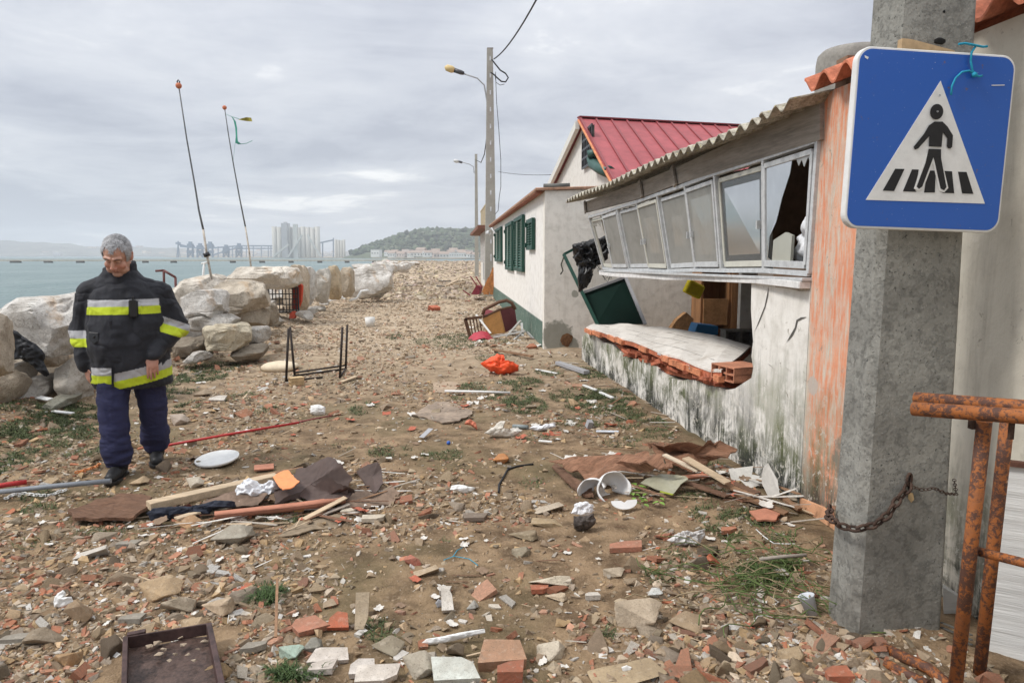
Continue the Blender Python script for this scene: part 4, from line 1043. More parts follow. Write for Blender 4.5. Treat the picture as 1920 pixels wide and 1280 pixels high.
# cupboard seen through the gap
cb_ = empty('wooden_cupboard', (4.42, 11.35, .08), 0, 'brown wooden cupboard standing inside the wrecked house', 'cupboard')
m = MB(); m.box((-.40, 0, .95), (.04, .45, 1.9)); m.box((.48, 0, .95), (.05, .45, 1.9)); m.box((.05, .2, .95), (.9, .03, 1.9)); m.box((0.04, 0, 1.88), (.9, .45, .04)); m.box((.06, 0, .95), (.035, .45, 1.9)); m.box((.04, 0, .30), (.9, .45, .03)); m.build('carcass', M_wood, cb_)
m = MB(); m.box((.27, -.24, .93), (.38, .025, 1.78)); m.build('door', M_wood, cb_)
m = MB(); m.box((-.18, -.24, .62), (.40, .03, .42)); m.build('drawer_front', simple('light_brown_wood', (0.36, 0.19, 0.085), .55, .3, 5, .2), cb_)
q = PY(1301, 542, 10.8)
m = MB(); m.box((0, 0, 0), (.30, .12, .22), (0.1, R(24), .2)); o = m.build('cushion', simple('yellow_cloth', (0.62, 0.50, 0.02), .8, .15, 8, .3), None, .03); o.location = q; tag(o, 'yellow cushion hanging inside the wrecked house in front of the cupboard', 'cushion')
q = PY(1316, 616, 10.4); m = MB(); m.prism([(-.18, -.15, -.08), (.2, -.15, -.08), (.2, -.15, .05), (-.12, -.15, .09)], (0, .3, 0)); o = m.build('plastic_box', plain('blue_plastic', (0.02, 0.16, 0.36), .5), None, .01); o.location = q; tag(o, 'blue plastic box half seen at the foot of the cupboard', 'box')
q = PY(1384, 632, 8.6); m = MB()
for x_ in (-.18, 0, .18): m.box((x_, 0, 0), (.035, .18, .17))
m.box((0, 0, .085), (.40, .18, .03)); m.box((0, 0, -.085), (.40, .18, .03)); m.box((0, .08, 0), (.36, .02, .15)); o = m.build('concrete_block', simple('grey_block', (0.20, 0.185, 0.16), .95, .3, 20, .6), None, .004); o.location = q; tag(o, 'grey hollow concrete block lying behind the fallen wall panel', 'concrete block')
m = MB(); q = PY(1275, 600, 10.9); m.prism([(-.22, 0, -.25), (.20, 0, -.25), (.22, 0, .02), (.10, 0, .12), (-.05, 0, 0)], (0, .15, 0)); o = m.build('splintered_board', simple('split_wood', (0.40, 0.22, 0.10), .8, .4, 14, .5), None); o.location = q; tag(o, 'splintered brown board leaning left of the cupboard', 'board')
# white plastic sheet in the broken window
def cloth(name, outline, mat, label, cat, puff, seed, toward=Vector((-.6, -.8, 0)), n=34, parent=None, amp=.05, fr=9.0):
    """crumpled closed bag-like thing following an outline of 3d points (convex-ish)"""
    c = sum(outline, Vector()) / len(outline); V = []; k = len(outline); rings = 22; toward = toward.normalized()
    for sgn in (1, -1):
        for r_ in range(rings):
            f = 1 - r_ / (rings - 1)
            for i in range(n * 3):
                u = i / (n * 3) * k; a = outline[int(u) % k]; b = outline[(int(u) + 1) % k]; p = a + (b - a) * (u - int(u))
                V.append(c + (p - c) * f + toward * sgn * puff * math.sqrt(max(0, 1 - f * f)))
    V = np.array(V); w_ = n * 3; nz = fbm(V * fr + seed, seed, 4, .6); d = V - np.array(c); d /= np.linalg.norm(d, axis=1)[:, None] + 1e-6
    rdg = 1 - 2 * np.abs(fbm(V * fr * .7 + 9 + seed, seed + 3, 3))
    r2_ = 1 - 2 * np.abs(fbm(V * fr * 1.6 + 3, seed + 8, 2)); r3_ = 1 - 2 * np.abs(fbm(V * fr * 3.1 + 7, seed + 9, 2)); V = V + d * (amp * nz + amp * .8 * (rdg - .6))[:, None] + np.array(toward) * (amp * (1.0 * fbm(V * fr * .8, seed + 5, 3) + .9 * (rdg - .5) + .6 * (r2_ - .5) + .28 * (r3_ - .5)))[:, None]
    F_ = []; n = w_ // 3
    for s_ in range(2):
        for r_ in range(rings - 1):
            for i in range(w_):
                a = s_ * rings * w_ + r_ * w_ + i; b = s_ * rings * w_ + r_ * w_ + (i + 1) % w_; q = (a, b, b + w_, a + w_); F_.append(q if s_ else q[::-1])
    o = mesh_np(name, V - np.array(c), np.array(F_), mat, parent=parent, smooth=True); o.location = c
    return tag(o, label, cat)
M_poly = simple('white_polythene', (0.72, 0.73, 0.75), .35, .08, 10, .3, .01)
ol = [PF(x, y, -.10) for x, y in [(1534, 370), (1536, 430), (1530, 470), (1524, 480), (1510, 484), (1496, 492), (1490, 478), (1500, 460), (1496, 444), (1506, 436), (1518, 420), (1526, 390)]]
cloth('plastic_sheet', ol, M_poly, 'white plastic sheet caught in the broken right hand window', 'plastic sheet', .05, 3, -INW, amp=.02)
# fallen wall panel lying across the opening
fp_ = empty('fallen_wall_panel', (0, 0, 0), 0, 'white plastered brick wall panel fallen flat into the opening of the wrecked house', 'wall panel')
fr_px = [(1099, 613), (1128, 621), (1157, 629), (1186, 638), (1216, 649), (1245, 660), (1274, 674), (1305, 685), (1330, 694), (1352, 699)]
bk_px = [(1124, 603), (1150, 605), (1178, 607), (1212, 610), (1242, 613), (1274, 617), (1300, 622), (1340, 632), (1375, 640), (1407, 649)]
FP_ = [PF(x, y, .05) for x, y in fr_px]
BK_ = [PX(x, y, 2.62 + .30 * i / 9) for i, (x, y) in enumerate(bk_px)]
rows = []
for f in np.linspace(0, 1, 9):
    row = []
    for i in range(10):
        p = FP_[i] + (BK_[i] - FP_[i]) * f; p = p + Vector((0, 0, .012 * math.sin(i * 2.3 + f * 4) + (.012 if i > 5 else -.004)))
        row.append(p)
    rows.append(row)
m = MB(); m.sheet(rows, (0, 0, -.02)); m.sm = [False] * len(m.sm); m.build('plaster_face', wallmat('fallen_plaster', (0.74, 0.70, 0.64), streak=.5, dirt=(0.34, 0.28, 0.22)), fp_)
for k_, (ra, i0, i1) in enumerate(((2, 1, 9), (4, 0, 7), (6, 3, 10))):
    m = MB(); rk = random.Random(k_); pp = [rows[ra][i] + Vector((rk.uniform(-.05, .05), 0, .0005)) for i in range(i0, i1)]; m.tube(pp, .0016, 4); m.build('board_seam', M_dark, fp_)
rows2 = [[p + Vector((.006, 0, -.021)) + Vector((0, 0, -.0)) for p in r_] for r_ in rows]
m = MB(); m.sheet(rows2, (0, 0, -.05)); m.build('brick_core', M_brick, fp_)
m = MB()
for i in range(9):
    a, b = FP_[i], FP_[i + 1]; r_ = random.Random(i)
    for k in range(2):
        c = a + (b - a) * (k * .5 + .25); L2 = (b - a).length * .5
        if r_.random() < .25: continue
        m.box(c + Vector((.01 - r_.random() * .02, 0, -.050)), (.05, L2 * .93, .052), (r_.uniform(-.05, .05), 0, math.atan2(-(b - a).x, (b - a).y)))
m.build('broken_brick_edge', simple('orange_brick_edge', (0.52, 0.20, 0.10), .9, .5, 7, .6, .01), fp_)
# lower shelf of broken brick between panel and wall stub
q0 = [(1152, 644), (1190, 656), (1230, 668), (1270, 684), (1310, 702), (1352, 716), (1360, 726), (1330, 722), (1290, 710), (1250, 700), (1220, 680), (1175, 668)]
m = MB(); m.prism([PF(x, y, -.02) for x, y in q0], INW * .5 + Vector((0, 0, -.05))); o = m.build('broken_brick_layer', M_brick, fp_)
m = MB(); rr4 = random.Random(8)
for i in range(26):
    u = rr4.random(); px_ = 1160 + u * 195; py_ = 655 + u * 62 + rr4.uniform(-6, 5); p = PF(px_, py_, rr4.uniform(-.02, .05))
    m.box(p, (rr4.uniform(.03, .08), rr4.uniform(.05, .22), rr4.uniform(.015, .035)), (rr4.uniform(-.4, .4), rr4.uniform(-.3, .3), rr4.uniform(-.5, .5)))
m.build('brick_fragments', simple('red_fragments', (0.38, 0.12, 0.065), .9, .5, 15, .6, .006), fp_)
m = MB(); rr4 = random.Random(3)
for i in range(14):
    u = rr4.random(); p = PF(1165 + u * 150, 640 + u * 50, .0); m.box(p, (.05, rr4.uniform(.1, .35), .02), (rr4.uniform(-.2, .2), .2, rr4.uniform(-.3, .3)))
m.build('mortar_crumbs', simple('grey_mortar', (0.47, 0.45, 0.44), .95, .3, 15, .6, .006), fp_)
def hollow_brick(c, dims, rz, label, col=(0.50, 0.22, 0.13), parent=None, rx=0, ry=0):
    m = MB(); L_, W_, H_ = dims; t_ = .010      # holes run along x
    for z in (-H_ / 2, 0, H_ / 2): m.box((0, 0, z * (1 - t_ / H_)), (L_, W_, t_))
    for i in range(4): m.box((0, -W_ / 2 + t_ / 2 + i * (W_ - t_) / 3, 0), (L_ - .002, t_, H_ - .004))
    o = m.build('hollow_brick', simple('hollow_brick_clay', col, .9, .3, 12, .4, .004), parent); o.location = c; o.rotation_euler = (rx, ry, rz)
    return tag(o, label, 'brick') if parent is None else o
hollow_brick(PF(1384, 697, -.12), (.30, .30, .12), 0.25, 'orange hollow brick at the near end of the fallen wall panel')
# ------------------------------------------------------------------ near house: orange and white render
nh = empty('near_house', (0, 0, 0), 0, 'old house with flaking orange and cream render behind the concrete pole', 'house')
m = MB(); m.prism([(fx(-3), -3, -.4), (fx(4.235), 4.235, -.4), (fx(4.235), 4.235, 2.555), (fx(-3), -3, 2.555)], INW * .22); m.build('wall', M_wall_n, nh)
m = MB(); m.prism([(fx(3.6) - .025, 3.6, -.1), (fx(4.2) - .025, 4.2, -.1), (fx(4.2) - .025, 4.2, .07), (fx(3.95) - .025, 3.95, .10), (fx(3.6) - .025, 3.6, .03)], INW * .02); m.build('plinth_render', simple('bare_orange_render', (0.60, 0.32, 0.18), .9, .25, 14, .5), nh)
# barrel tiles
M_tile = simple('clay_roof_tile', (0.46, 0.155, 0.085), .85, .4, 9, .5, .005)
def tile_roof(y0, y1, xe, xb, ze, zb, parent, pitch=.21, name='tiled_roof', flip=False, amp=.042, ridged=True):
    ys_ = np.arange(y0, y1, pitch / 10); rows = []
    for k, u in enumerate(np.linspace(0, 1, 9)):
        for e in ((0, 1) if 0 < k < 8 else (0,)):
            row = []
            for y in ys_:
                ph = (y / pitch) % 1.0; h = amp * math.sin(math.pi * 2 * ph) if ridged else 0
                uu = u; row.append(Vector((xe(y) + (xb - xe(y)) * uu, y, ze + (zb - ze) * uu + h + (.018 if e == 0 and k else 0))))
            rows.append(row)
    m = MB(); m.sheet(rows, (0, 0, -.016)); return m.build(name, M_tile, parent)
tile_roof(-3, 4.26, lambda y: fx(y) - .10, 6, 2.61, 3.9, nh)
m = MB(); q0 = PY(1535, 165, 4.75); q1 = PY(1660, 165, 4.75); w_ = (q1.x - q0.x) / 2; c = (q0 + q1) / 2; zt = PY(1600, 98, 4.75).z
m.lathe([(w_, 0), (w_, zt - c.z + .38), (w_ * .97, zt - c.z + .43), (w_ * .85, zt - c.z + .46), (.001, zt - c.z + .47)], (c.x, c.y, c.z - .45), 24)
tag(m.build('chimney', simple('cement_chimney', (0.25, 0.235, 0.21), .95, .25, 10, .5)), 'round grey cement chimney rising behind the blue sign', 'chimney')
# ------------------------------------------------------------------ white house
wh_ = empty('white_house', (0, 0, 0), 0, 'low whitewashed house with green shutters and a green plinth', 'house')
HX = 1.58
m = MB(); m.prism([(HX, 12, -.4), (HX, 12, 2.68), (HX, 26.6, 2.72), (HX, 26.6, -.4)], (.2, 0, 0)); m.build('street_wall', M_wall_h, wh_)
m = MB(); m.prism([(HX - .003, 11.99, -.4), (6.2, 11.99, -.4), (6.2, 11.99, 2.9), (HX - .003, 11.99, 2.665)], (0, .2, 0)); m.build('front_wall', M_wall_f, wh_)
m = MB(); m.box((3.9, 26.5, 1.3), (4.6, .2, 2.8)); m.box((6.1, 19, 1.3), (.2, 14.5, 2.8)); m.build('back_wall', M_plain, wh_)
q = PY(1063, 637, 11.99); m = MB(); V = rock_shape(ICO3, 5, 6, .6, .9, .12)
mm = mesh_np('wall_hole', V * np.array([.115, .008, .13]), ICO3[1], simple('exposed_brick_hole', (0.15, 0.075, 0.035), .95, .6, 25, .8, .02), wh_); mm.location = q
m = MB(); rows = []
for u in (0, .5, 1):
    rows.append([Vector((HX - .16 + u * 4.5, y, 2.70 + u * .15 + .022 * math.sin(y * 30))) for y in np.arange(11.95, 26.7, .035)])
m.sheet(rows, (0, 0, -.035)); m.build('tiled_roof', simple('old_brown_tiles', (0.30, 0.175, 0.115), .9, .5, 6, .6, .01), wh_)
m = MB(); m.box((HX - .10, 19.3, 2.655), (.10, 14.6, .04)); m.build('eave_board', simple('rusty_eave', (0.27, 0.10, 0.06), .9, .3, 4, .3), wh_)
m = MB(); m.tube([(HX - .02, 12.02, 2.745), (HX + .42, 12.02, 2.76)], .045, 10); tag(m.build('rolled_felt', simple('grey_felt', (0.13, 0.13, 0.12), .9)), 'grey rolled felt lying on the roof corner of the white house', 'roll')
def shutter(x0, x1, y0, y1, y0b, y1b, bars=False):
    a = PX(x0, (y0 + y1) / 2, HX); b = PX(x1, (y0b + y1b) / 2, HX); Y0, Y1 = b.y, a.y
    zt = (PX(x0, y0, HX).z + PX(x1, y0b, HX).z) / 2; zb = (PX(x0, y1, HX).z + PX(x1, y1b, HX).z) / 2; w_ = Y1 - Y0
    o = empty('shutter', (HX, (Y0 + Y1) / 2, (zt + zb) / 2)); o.parent = wh_; h_ = zt - zb
    m = MB()
    for s_ in (-1, 1): m.box((-.045, s_ * (w_ / 2 - .04), 0), (.06, .08, h_))
    m.box((-.045, 0, 0), (.058, .06, h_ - .002))
    for z in (-h_ / 2 + .04, h_ / 2 - .04): m.box((-.045, 0, z), (.056, w_ - .16, .08))
    m.build('shutter_frame', M_green, o)
    m = MB(); n = int(h_ / .065)
    for i in range(n):
        z = -h_ / 2 + .09 + i * (h_ - .16) / n
        for s_ in (-1, 1): m.box((-.045, s_ * w_ / 4 * .93, z), (.05, w_ / 2 - .12, .009), (0, R(-38), 0))
    m.build('slats', plain('slat_green', (0.05, 0.15, 0.11), .5), o)
    for z in (-h_ * .34, h_ * .34): m = MB(); m.box((-.09, w_ / 2 - .03, z), (.03, .10, .09)); m.build('hinge', M_green, o)
    return o
for q in ((931, 943, 430, 490, 426, 491), (951.5, 964.5, 420, 503, 415, 510), (968.5, 985, 410, 505, 403, 512), (993, 1004.5, 413, 466, 408, 471)): shutter(*q)
# ------------------------------------------------------------------ red roofed house behind
rh = empty('red_roofed_house', (0, 0, 0), 0, 'white gabled house with a bright red ribbed metal roof', 'house'); GX = 3.3
k_ = 3.3 / 4.6
ap = PX(1095, 217, GX); ne = PX(1156, 337, GX); fe = PX(1030, 362, GX)
m = MB(); m.prism([(GX, ne.y + .25, 2.0), (GX, ne.y + .25, ne.z + .05), (GX, ap.y, ap.z - .22), (GX, fe.y, fe.z - .18), (GX, fe.y, 2.0)], (.15, 0, 0)); m.build('gable_wall', M_plain, rh)
m = MB(); LX = 8.5
ap = ap - Vector((0, 0, .12)); sl = Vector((0, ne.y - ap.y, ne.z - ap.z)); ex = ne + sl * .30
LXV = Vector((LX, 1.45, 0))
m.prism([(GX - .13, ap.y, ap.z + .02), (GX - .13, ex.y, ex.z + .02), Vector((GX, ex.y, ex.z + .02)) + LXV, Vector((GX, ap.y, ap.z + .02)) + LXV], Vector((0, 0, .05)))
m.prism([(GX - .13, ap.y, ap.z + .02), (GX - .13, fe.y, fe.z + .02), Vector((GX, fe.y, fe.z + .02)) + LXV, Vector((GX, ap.y, ap.z + .02)) + LXV], Vector((0, 0, .05)))
M_redroof = simple('red_metal_roof', (0.33, 0.075, 0.082), .6, .22, 1.0, .2); m.build('metal_roof', M_redroof, rh)
m = MB()
for i in range(22):
    x_ = GX - .10 + i * .40; w_ = 1.45 * (x_ - GX) / LX; m.bar((x_, ap.y + w_, ap.z + .075), (x_, ex.y + w_, ex.z + .075), .045, .04)
m.bar((GX - .14, ap.y, ap.z + .085), (GX + LX, ap.y + 1.45, ap.z + .085), .20, .03)
m.build('roof_rib', simple('dark_red_ribs', (0.23, 0.045, 0.05), .5, .12, 1.2, .1), rh)
m = MB(); m.bar((GX - .16, ap.y + .02, ap.z - .10), (GX - .16, fe.y, fe.z - .10), .10, .20); m.build('barge_board', simple('cream_barge_board', (0.66, 0.65, 0.60), .7, .08), rh)
m = MB(); m.bar((GX - .15, ap.y - .02, ap.z + .01), (GX - .15, ex.y, ex.z + .01), .04, .03); m.build('roof_edge', simple('orange_roof_edge', (0.62, 0.26, 0.12), .7, .3, 6), rh)
a = PX(1093, 250, GX - .05); b = PX(1110, 305, GX - .05); m = MB(); hh = a.z - b.z; ww = a.y - b.y
for i in range(7): m.box((GX - .06, b.y + ww * i / 6, b.z + hh / 2), (.03, .05, hh))
for i in range(5): m.box((GX - .06, b.y + ww / 2, b.z + hh * i / 4), (.034, ww, .05))
m.build('window_grille', M_black, rh); m = MB(); m.box((GX - .012, b.y + ww / 2, b.z + hh / 2), (.02, ww, hh)); m.build('window_void', M_dark, rh)
m = MB(); m.tube([PX(1113, 283, GX - .12), PX(1113, 295, GX - .12)], [.15, .13], 10); m.tube([PX(1110, 297, GX - .12), PX(1112, 307, GX - .12), PX(1124, 315, GX - .10), PX(1143, 323, GX - .05)], .125, 10); m.build('green_duct', plain('duct_green', (0.03, 0.085, 0.07), .5), rh)
# ------------------------------------------------------------------ farther house by the second lamp
fh = empty('far_white_house', (0, 0, 0), 0, 'small white house with terrace railing, left of the tall lamp post', 'house')
m = MB(); m.box((4.2, 36, 1.2), (4.9, 11, 3.0)); m.build('wall', M_plain, fh)
m = MB(); m.box((4.0, 36, 2.80), (5.7, 11.6, .14)); m.build('roof', simple('brown_roof_edge', (0.20, 0.09, 0.06), .8), fh)
m = MB()
for i in range(14): m.box((1.56, 31 + i * .42, 3.35), (.05, .22, .85))
m.box((1.56, 33.8, 3.80), (.08, 6, .06)); m.build('terrace_railing', simple('cream_railing', (0.50, 0.42, 0.28), .8, .3), fh)
m = MB()
for y_, w_ in ((32, .5), (33.6, .8), (35.5, .8), (37.8, .9)): m.box((1.74, y_, 1.2), (.05, w_, 1.7))
m.build('door', simple('grey_doors', (0.38, 0.38, 0.38), .7), fh)
m = MB()
for i in range(7): m.box((1.62, 31 + i * 1.2, 2.0), (.08, .08, 1.5))
m.build('porch_post', M_white_sill, fh)
# ------------------------------------------------------------------ concrete pole, sign, chain
t = NT('pitted_concrete'); xyz = t.xyz(); n1 = t.noise(3, 6, .6, .4); n2 = t.noise(24, 8, .85); n3 = t.noise(130, 4, .7); nv = t.noise(12, 5, .65, 0, (1, 1, .18)); v = t.voro(70)
c = t.mix(t.step(n1, .35, .65), (0.205, 0.200, 0.178), (0.30, 0.295, 0.265)); pit = t.noise(75, 3, .6, .3, off=(5, 5, 5)); c = t.mix(t.math('MULTIPLY', t.step(n2, .50, .72), .35), c, (0.11, 0.112, 0.105)); c = t.mix(t.math('MULTIPLY', t.math('MULTIPLY', t.step(pit, .63, .67), t.step(n1, .40, .56)), .85), c, (0.03, 0.032, 0.03))
c = t.mix(t.math('MULTIPLY', t.step(nv, .54, .74), .5), c, (0.13, 0.13, 0.115)); c = t.mix(t.math('MULTIPLY', t.step(n3, .58, .70), .55), c, (0.48, 0.46, 0.41)); c = t.mix(t.math('MULTIPLY', t.step(v, .16, .05), .7), c, (0.05, 0.05, 0.045))
low = t.step(t.math('ADD', xyz[2], t.math('MULTIPLY', n1, .5)), .55, .15); c = t.mix(t.math('MULTIPLY', low, .5), c, (0.17, 0.15, 0.115))
t.set('Base Color', c); t.set('Roughness', .93); b = t.bump(t.step(n2, .5, .68), .7, .006); b = t.bump(v, .4, .004, b); t.bump(n3, .5, .004, b); M_pole = t.m
po = empty('utility_pole', (1.832, 2.75, 0), 0, 'thick pitted concrete pole in the right foreground carrying the blue sign', 'utility pole')
def polering(z):
    w_ = .198 - .0140 * z; d_ = .112 - .006 * z; c = .030
    return [Vector(p) for p in ((-w_ + c, -d_, z), (w_ - c * .5, -d_, z), (w_, -d_ + c * .5, z), (w_, d_ - c, z), (w_ - c, d_, z), (-w_ + c, d_, z), (-w_ * .985, d_ - c, z), (-w_, -d_ + c, z))]
m = MB(); zs = [-.3, .03, .06] + [i * .5 for i in range(1, 18)]; rows = []
for z in zs: rg = polering(z); rows.append(rg + [rg[0]])
m.grid(rows, False, True); m.f.append([len(m.v) - 9 + i for i in range(8)]); m.sm.append(False)
m.build('shaft', M_pole, po, bevel=.006)
def pface(px, py, dy=0.0):                    # point on the pole's front face, local to the pole
    z = 1.2
    for _ in range(3):
        y = 2.75 - (.112 - .006 * z) - dy; p = PY(px, py, y); z = p.z
    return p - Vector((1.832, 2.75, 0))
def blob(name, c, r_, mat, parent, seed=0, rough=.12):
    V = rock_shape(ICO3, seed, 3, .8, 1, rough) * np.array(r_); o = mesh_np(name, V, ICO3[1], mat, smooth=True, parent=parent); o.location = c; return o
M_hole = simple('dark_hole', (0.012, 0.011, 0.010), .95, .2)
blob('slot', pface(1705, 905), (.008, .004, .035), M_hole, po, 2); blob('slot', pface(1762, 78), (.024, .004, .014), M_hole, po, 3); blob('slot', pface(1770, 22), (.006, .004, .006), M_hole, po, 5)
blob('dark_stain', pface(1635, 1215), (.05, .004, .012), simple('tar', (0.06, 0.035, 0.025), .6), po, 4, .3)
# sign
sg = empty('pedestrian_crossing_sign', (1.764, 2.545, 2.015), R(1.6), 'blue square pedestrian crossing sign with white triangle, wired to the concrete pole', 'sign')
SW, SH = .624, .645; TL = R(1.6)
def suv(cx_, cy_, y=0.0):                       # survey of the sign face: pixels of the enlarged photograph
    X_, Y_ = cx_ - 595, cy_ - 648; ux_, uy_ = 722., 33.; vx_, vy_ = -42., 815.; det = ux_ * vy_ - uy_ * vx_
    a = (X_ * vy_ - Y_ * vx_) / det; b = (ux_ * Y_ - uy_ * X_) / det
    u, v_ = a * SW, -b * SH; return Vector((u * math.cos(TL) + v_ * math.sin(TL), y, -u * math.sin(TL) + v_ * math.cos(TL)))
def rsq(w_, h_, r_, y, n=8):
    out = []
    for sx_, sz_, a0 in ((1, 1, 0), (-1, 1, 90), (-1, -1, 180), (1, -1, 270)):
        for i in range(n + 1):
            a = R(a0 + 90 * i / n); u = sx_ * (w_ / 2 - r_) + r_ * math.cos(a); v_ = sz_ * (h_ / 2 - r_) + r_ * math.sin(a)
            out.append(Vector((u * math.cos(TL) + v_ * math.sin(TL), y, -u * math.sin(TL) + v_ * math.cos(TL))))
    return out
M_swhite = simple('sign_white', (0.70, 0.70, 0.68), .45, .08, 8, .15); M_sblack = simple('sign_black', (0.015, 0.015, 0.017), .5, .2, 9, .1)
t = NT('sign_blue'); n1 = t.noise(45, 5, .7); n2 = t.noise(5, 4, .6, off=(3, 1, 2)); c = t.mix(t.math('MULTIPLY', t.math('MULTIPLY', t.step(n1, .60, .68), t.step(n2, .48, .62)), .8), (0.012, 0.095, 0.42), (0.16, 0.10, 0.07)); c = t.mix(t.math('MULTIPLY', t.step(t.noise(130, 3, .6), .70, .74), .6), c, (.5, .55, .6)); t.set('Base Color', c); t.set('Roughness', .42); M_sblue = t.m
m = MB(); m.prism(rsq(SW, SH, .055, 0), (0, .032, 0)); m.build('back_plate', M_swhite, sg, bevel=.004)
m = MB(); m.prism(rsq(SW - .018, SH - .018, .048, -.0015), (0, .003, 0)); m.build('blue_panel', M_sblue, sg)
def sp_(pts, y, mat, name): m = MB(); m.prism([suv(a, b, y) for a, b in pts], (0, .0015, 0)); return m.build(name, mat, sg)
sp_([(627, 375), (308, 912), (860, 933)], -.003, M_swhite, 'white_triangle')
m = MB()
for q in ([(436, 771), (478, 772), (434, 873), (383, 870)], [(513, 774), (543, 775), (540, 800), (525, 860), (537, 877), (475, 874)], [(583, 779), (622, 780), (622, 880), (573, 880)], [(655, 781), (697, 783), (712, 884), (657, 882), (678, 865)], [(726, 785), (765, 786), (802, 887), (750, 885)]):
    m.prism([suv(a, b, -.0045) for a, b in q], (0, .0015, 0))
m.build('crossing_stripes', M_sblack, sg)
legs_o = [(578, 700), (644, 700), (650, 745), (682, 860), (664, 880), (640, 872), (612, 765), (606, 745), (566, 862), (545, 872), (524, 862), (562, 745)]
legs = [(583, 681), (639, 683), (641, 722), (672, 856), (662, 870), (646, 862), (612, 735), (606, 718), (560, 853), (546, 863), (535, 853), (571, 745)]
sp_(legs_o, -.006, M_swhite, 'leg_outline')
m = MB(); m.prism([suv(a, b, -.0075) for a, b in legs], (0, .0015, 0))
m.prism([suv(a, b, -.0075) for a, b in [(604, 558), (640, 558), (664, 580), (691, 620), (690, 672), (682, 680), (671, 678), (666, 668), (667, 632), (644, 604), (641, 672), (584, 670), (584, 622), (534, 680), (520, 685), (514, 672), (560, 612), (580, 575)]], (0, .0015, 0))
cc = suv(612, 514, -.0075); m.prism([cc + Vector((math.cos(a) * .0255, 0, math.sin(a) * .0275)) for a in np.linspace(0, 2 * math.pi, 25)[:-1]], (0, .0015, 0))
m.build('walking_figure', M_sblack, sg)
m = MB(); m.lathe([(.001, 0), (.003, 0), (.003, .003)], suv(612, 514, -.010), 10, (0, -1, 0)); m.lathe([(.001, 0), (.004, 0), (.004, .003)], suv(619, 442, -.008), 10, (0, -1, 0)); m.build('screw', M_alu, sg)
m = MB(); m.prism([suv(282, 268, -.003), suv(300, 276, -.003), suv(296, 286, -.003), suv(284, 278, -.003)], (0, .001, 0)); m.bar(suv(862, 392, -.003), suv(922, 390, -.003), .001, .003); m.build('scratch', M_swhite, sg)
t = MB(); M_rope = simple('cyan_rope', (0.02, 0.28, 0.42), .8, .3, 60, .5, .002)
a_ = [suv(x, y, -.016) for x, y in [(690, 216), (720, 212), (765, 220), (800, 226), (820, 224)]]; t.tube(a_, .0042, 7)
t.tube([suv(x, y, -.014) for x, y in [(768, 225), (752, 250), (750, 290), (760, 330), (772, 350), (790, 356), (806, 354)]], .0040, 7)
t.tube([suv(x, y, -.014) for x, y in [(772, 350), (745, 332), (712, 338), (685, 365), (670, 400), (668, 440)]], .0036, 7)
t.lathe([(.001, -.01), (.009, -.006), (.010, .004), (.001, .011)], suv(768, 350, -.016), 8)
ro = t.build('rope', M_rope); ro.location = sg.location; ro.rotation_euler = sg.rotation_euler
tag(ro, 'bright blue rope knotted over the top of the blue crossing sign', 'rope')
m = MB(); m.prism([pface(x, y, .03) for x, y in [(1692, 72), (1710, 74), (1790, 95), (1792, 110), (1690, 108)]], (0, .028, 0)); o = m.build('wood_wedge', simple('pale_wood_wedge', (0.46, 0.32, 0.18), .7, .2, 10, .3)); o.location = (1.832, 2.75, 0); tag(o, 'pale wooden wedge stuck between the concrete pole and the top of the sign', 'wedge')
M_rusty = simple('rusted_iron', (0.060, 0.036, 0.026), .85, .6, 30, .8, .003)
def chain(pts, link_, r_, name, label, cat, mat, loc=None):
    """interlocked oval links along a polyline"""
    pts = [Vector(p) for p in pts]; L_ = [0]
    for a, b in zip(pts, pts[1:]): L_.append(L_[-1] + (b - a).length)
    n = int(L_[-1] / (link_ * .74)); m = MB()
    def at_(s_):
        for i in range(len(pts) - 1):
            if s_ <= L_[i + 1]: return pts[i] + (pts[i + 1] - pts[i]) * ((s_ - L_[i]) / max(1e-6, L_[i + 1] - L_[i]))
        return pts[-1]
    for k in range(n):
        s_ = (k + .5) * L_[-1] / n; c = at_(s_); tn = (at_(min(L_[-1], s_ + .01)) - at_(max(0, s_ - .01))).normalized()
        sd_ = tn.cross(Vector((0, 1, 0)))
        if sd_.length < .1: sd_ = tn.cross(Vector((0, 0, 1)))
        sd_.normalize(); q = Quaternion(tn, R(20 + 90 * (k % 2))); sd_ = q @ sd_
        ring_ = [c + tn * (link_ * .5 * math.cos(a)) + sd_ * (link_ * .30 * math.sin(a)) for a in np.linspace(0, 2 * math.pi, 13)]
        m.tube(ring_, r_, 6, False)
    return tag(m.build(name, mat), label, cat)
B0 = Vector((1.832, 2.75, 0))
cp_ = [PY(x, y, yy) for x, y, yy in [(1557, 950, 2.86), (1553, 968, 2.76), (1575, 985, 2.66), (1606, 992, 2.615), (1640, 984, 2.61), (1665, 965, 2.61), (1685, 935, 2.615), (1702, 915, 2.62), (1706, 890, 2.63)]]
chain(cp_, .046, .0062, 'chain', 'heavy rusty chain slung round the concrete pole below the sign', 'chain', M_rusty)
chain([PY(x, y, yy) for x, y, yy in [(1708, 912, 2.61), (1730, 918, 2.60), (1752, 915, 2.60), (1775, 925, 2.62), (1793, 926, 2.66), (1789, 898, 2.75)]], .022, .0016, 'chain', 'thin dark chain hanging between the concrete pole and the wall', 'chain', M_rusty)
m = MB(); m.prism([pface(x, y, .012) for x, y in [(1704, 922), (1712, 924), (1714, 936), (1709, 942), (1703, 934)]], (0, .002, 0)); o = m.build('dry_leaf', simple('dry_leaf', (0.46, 0.33, 0.18), .8)); o.location = B0; tag(o, 'small dry leaf caught on the chain of the concrete pole', 'leaf')
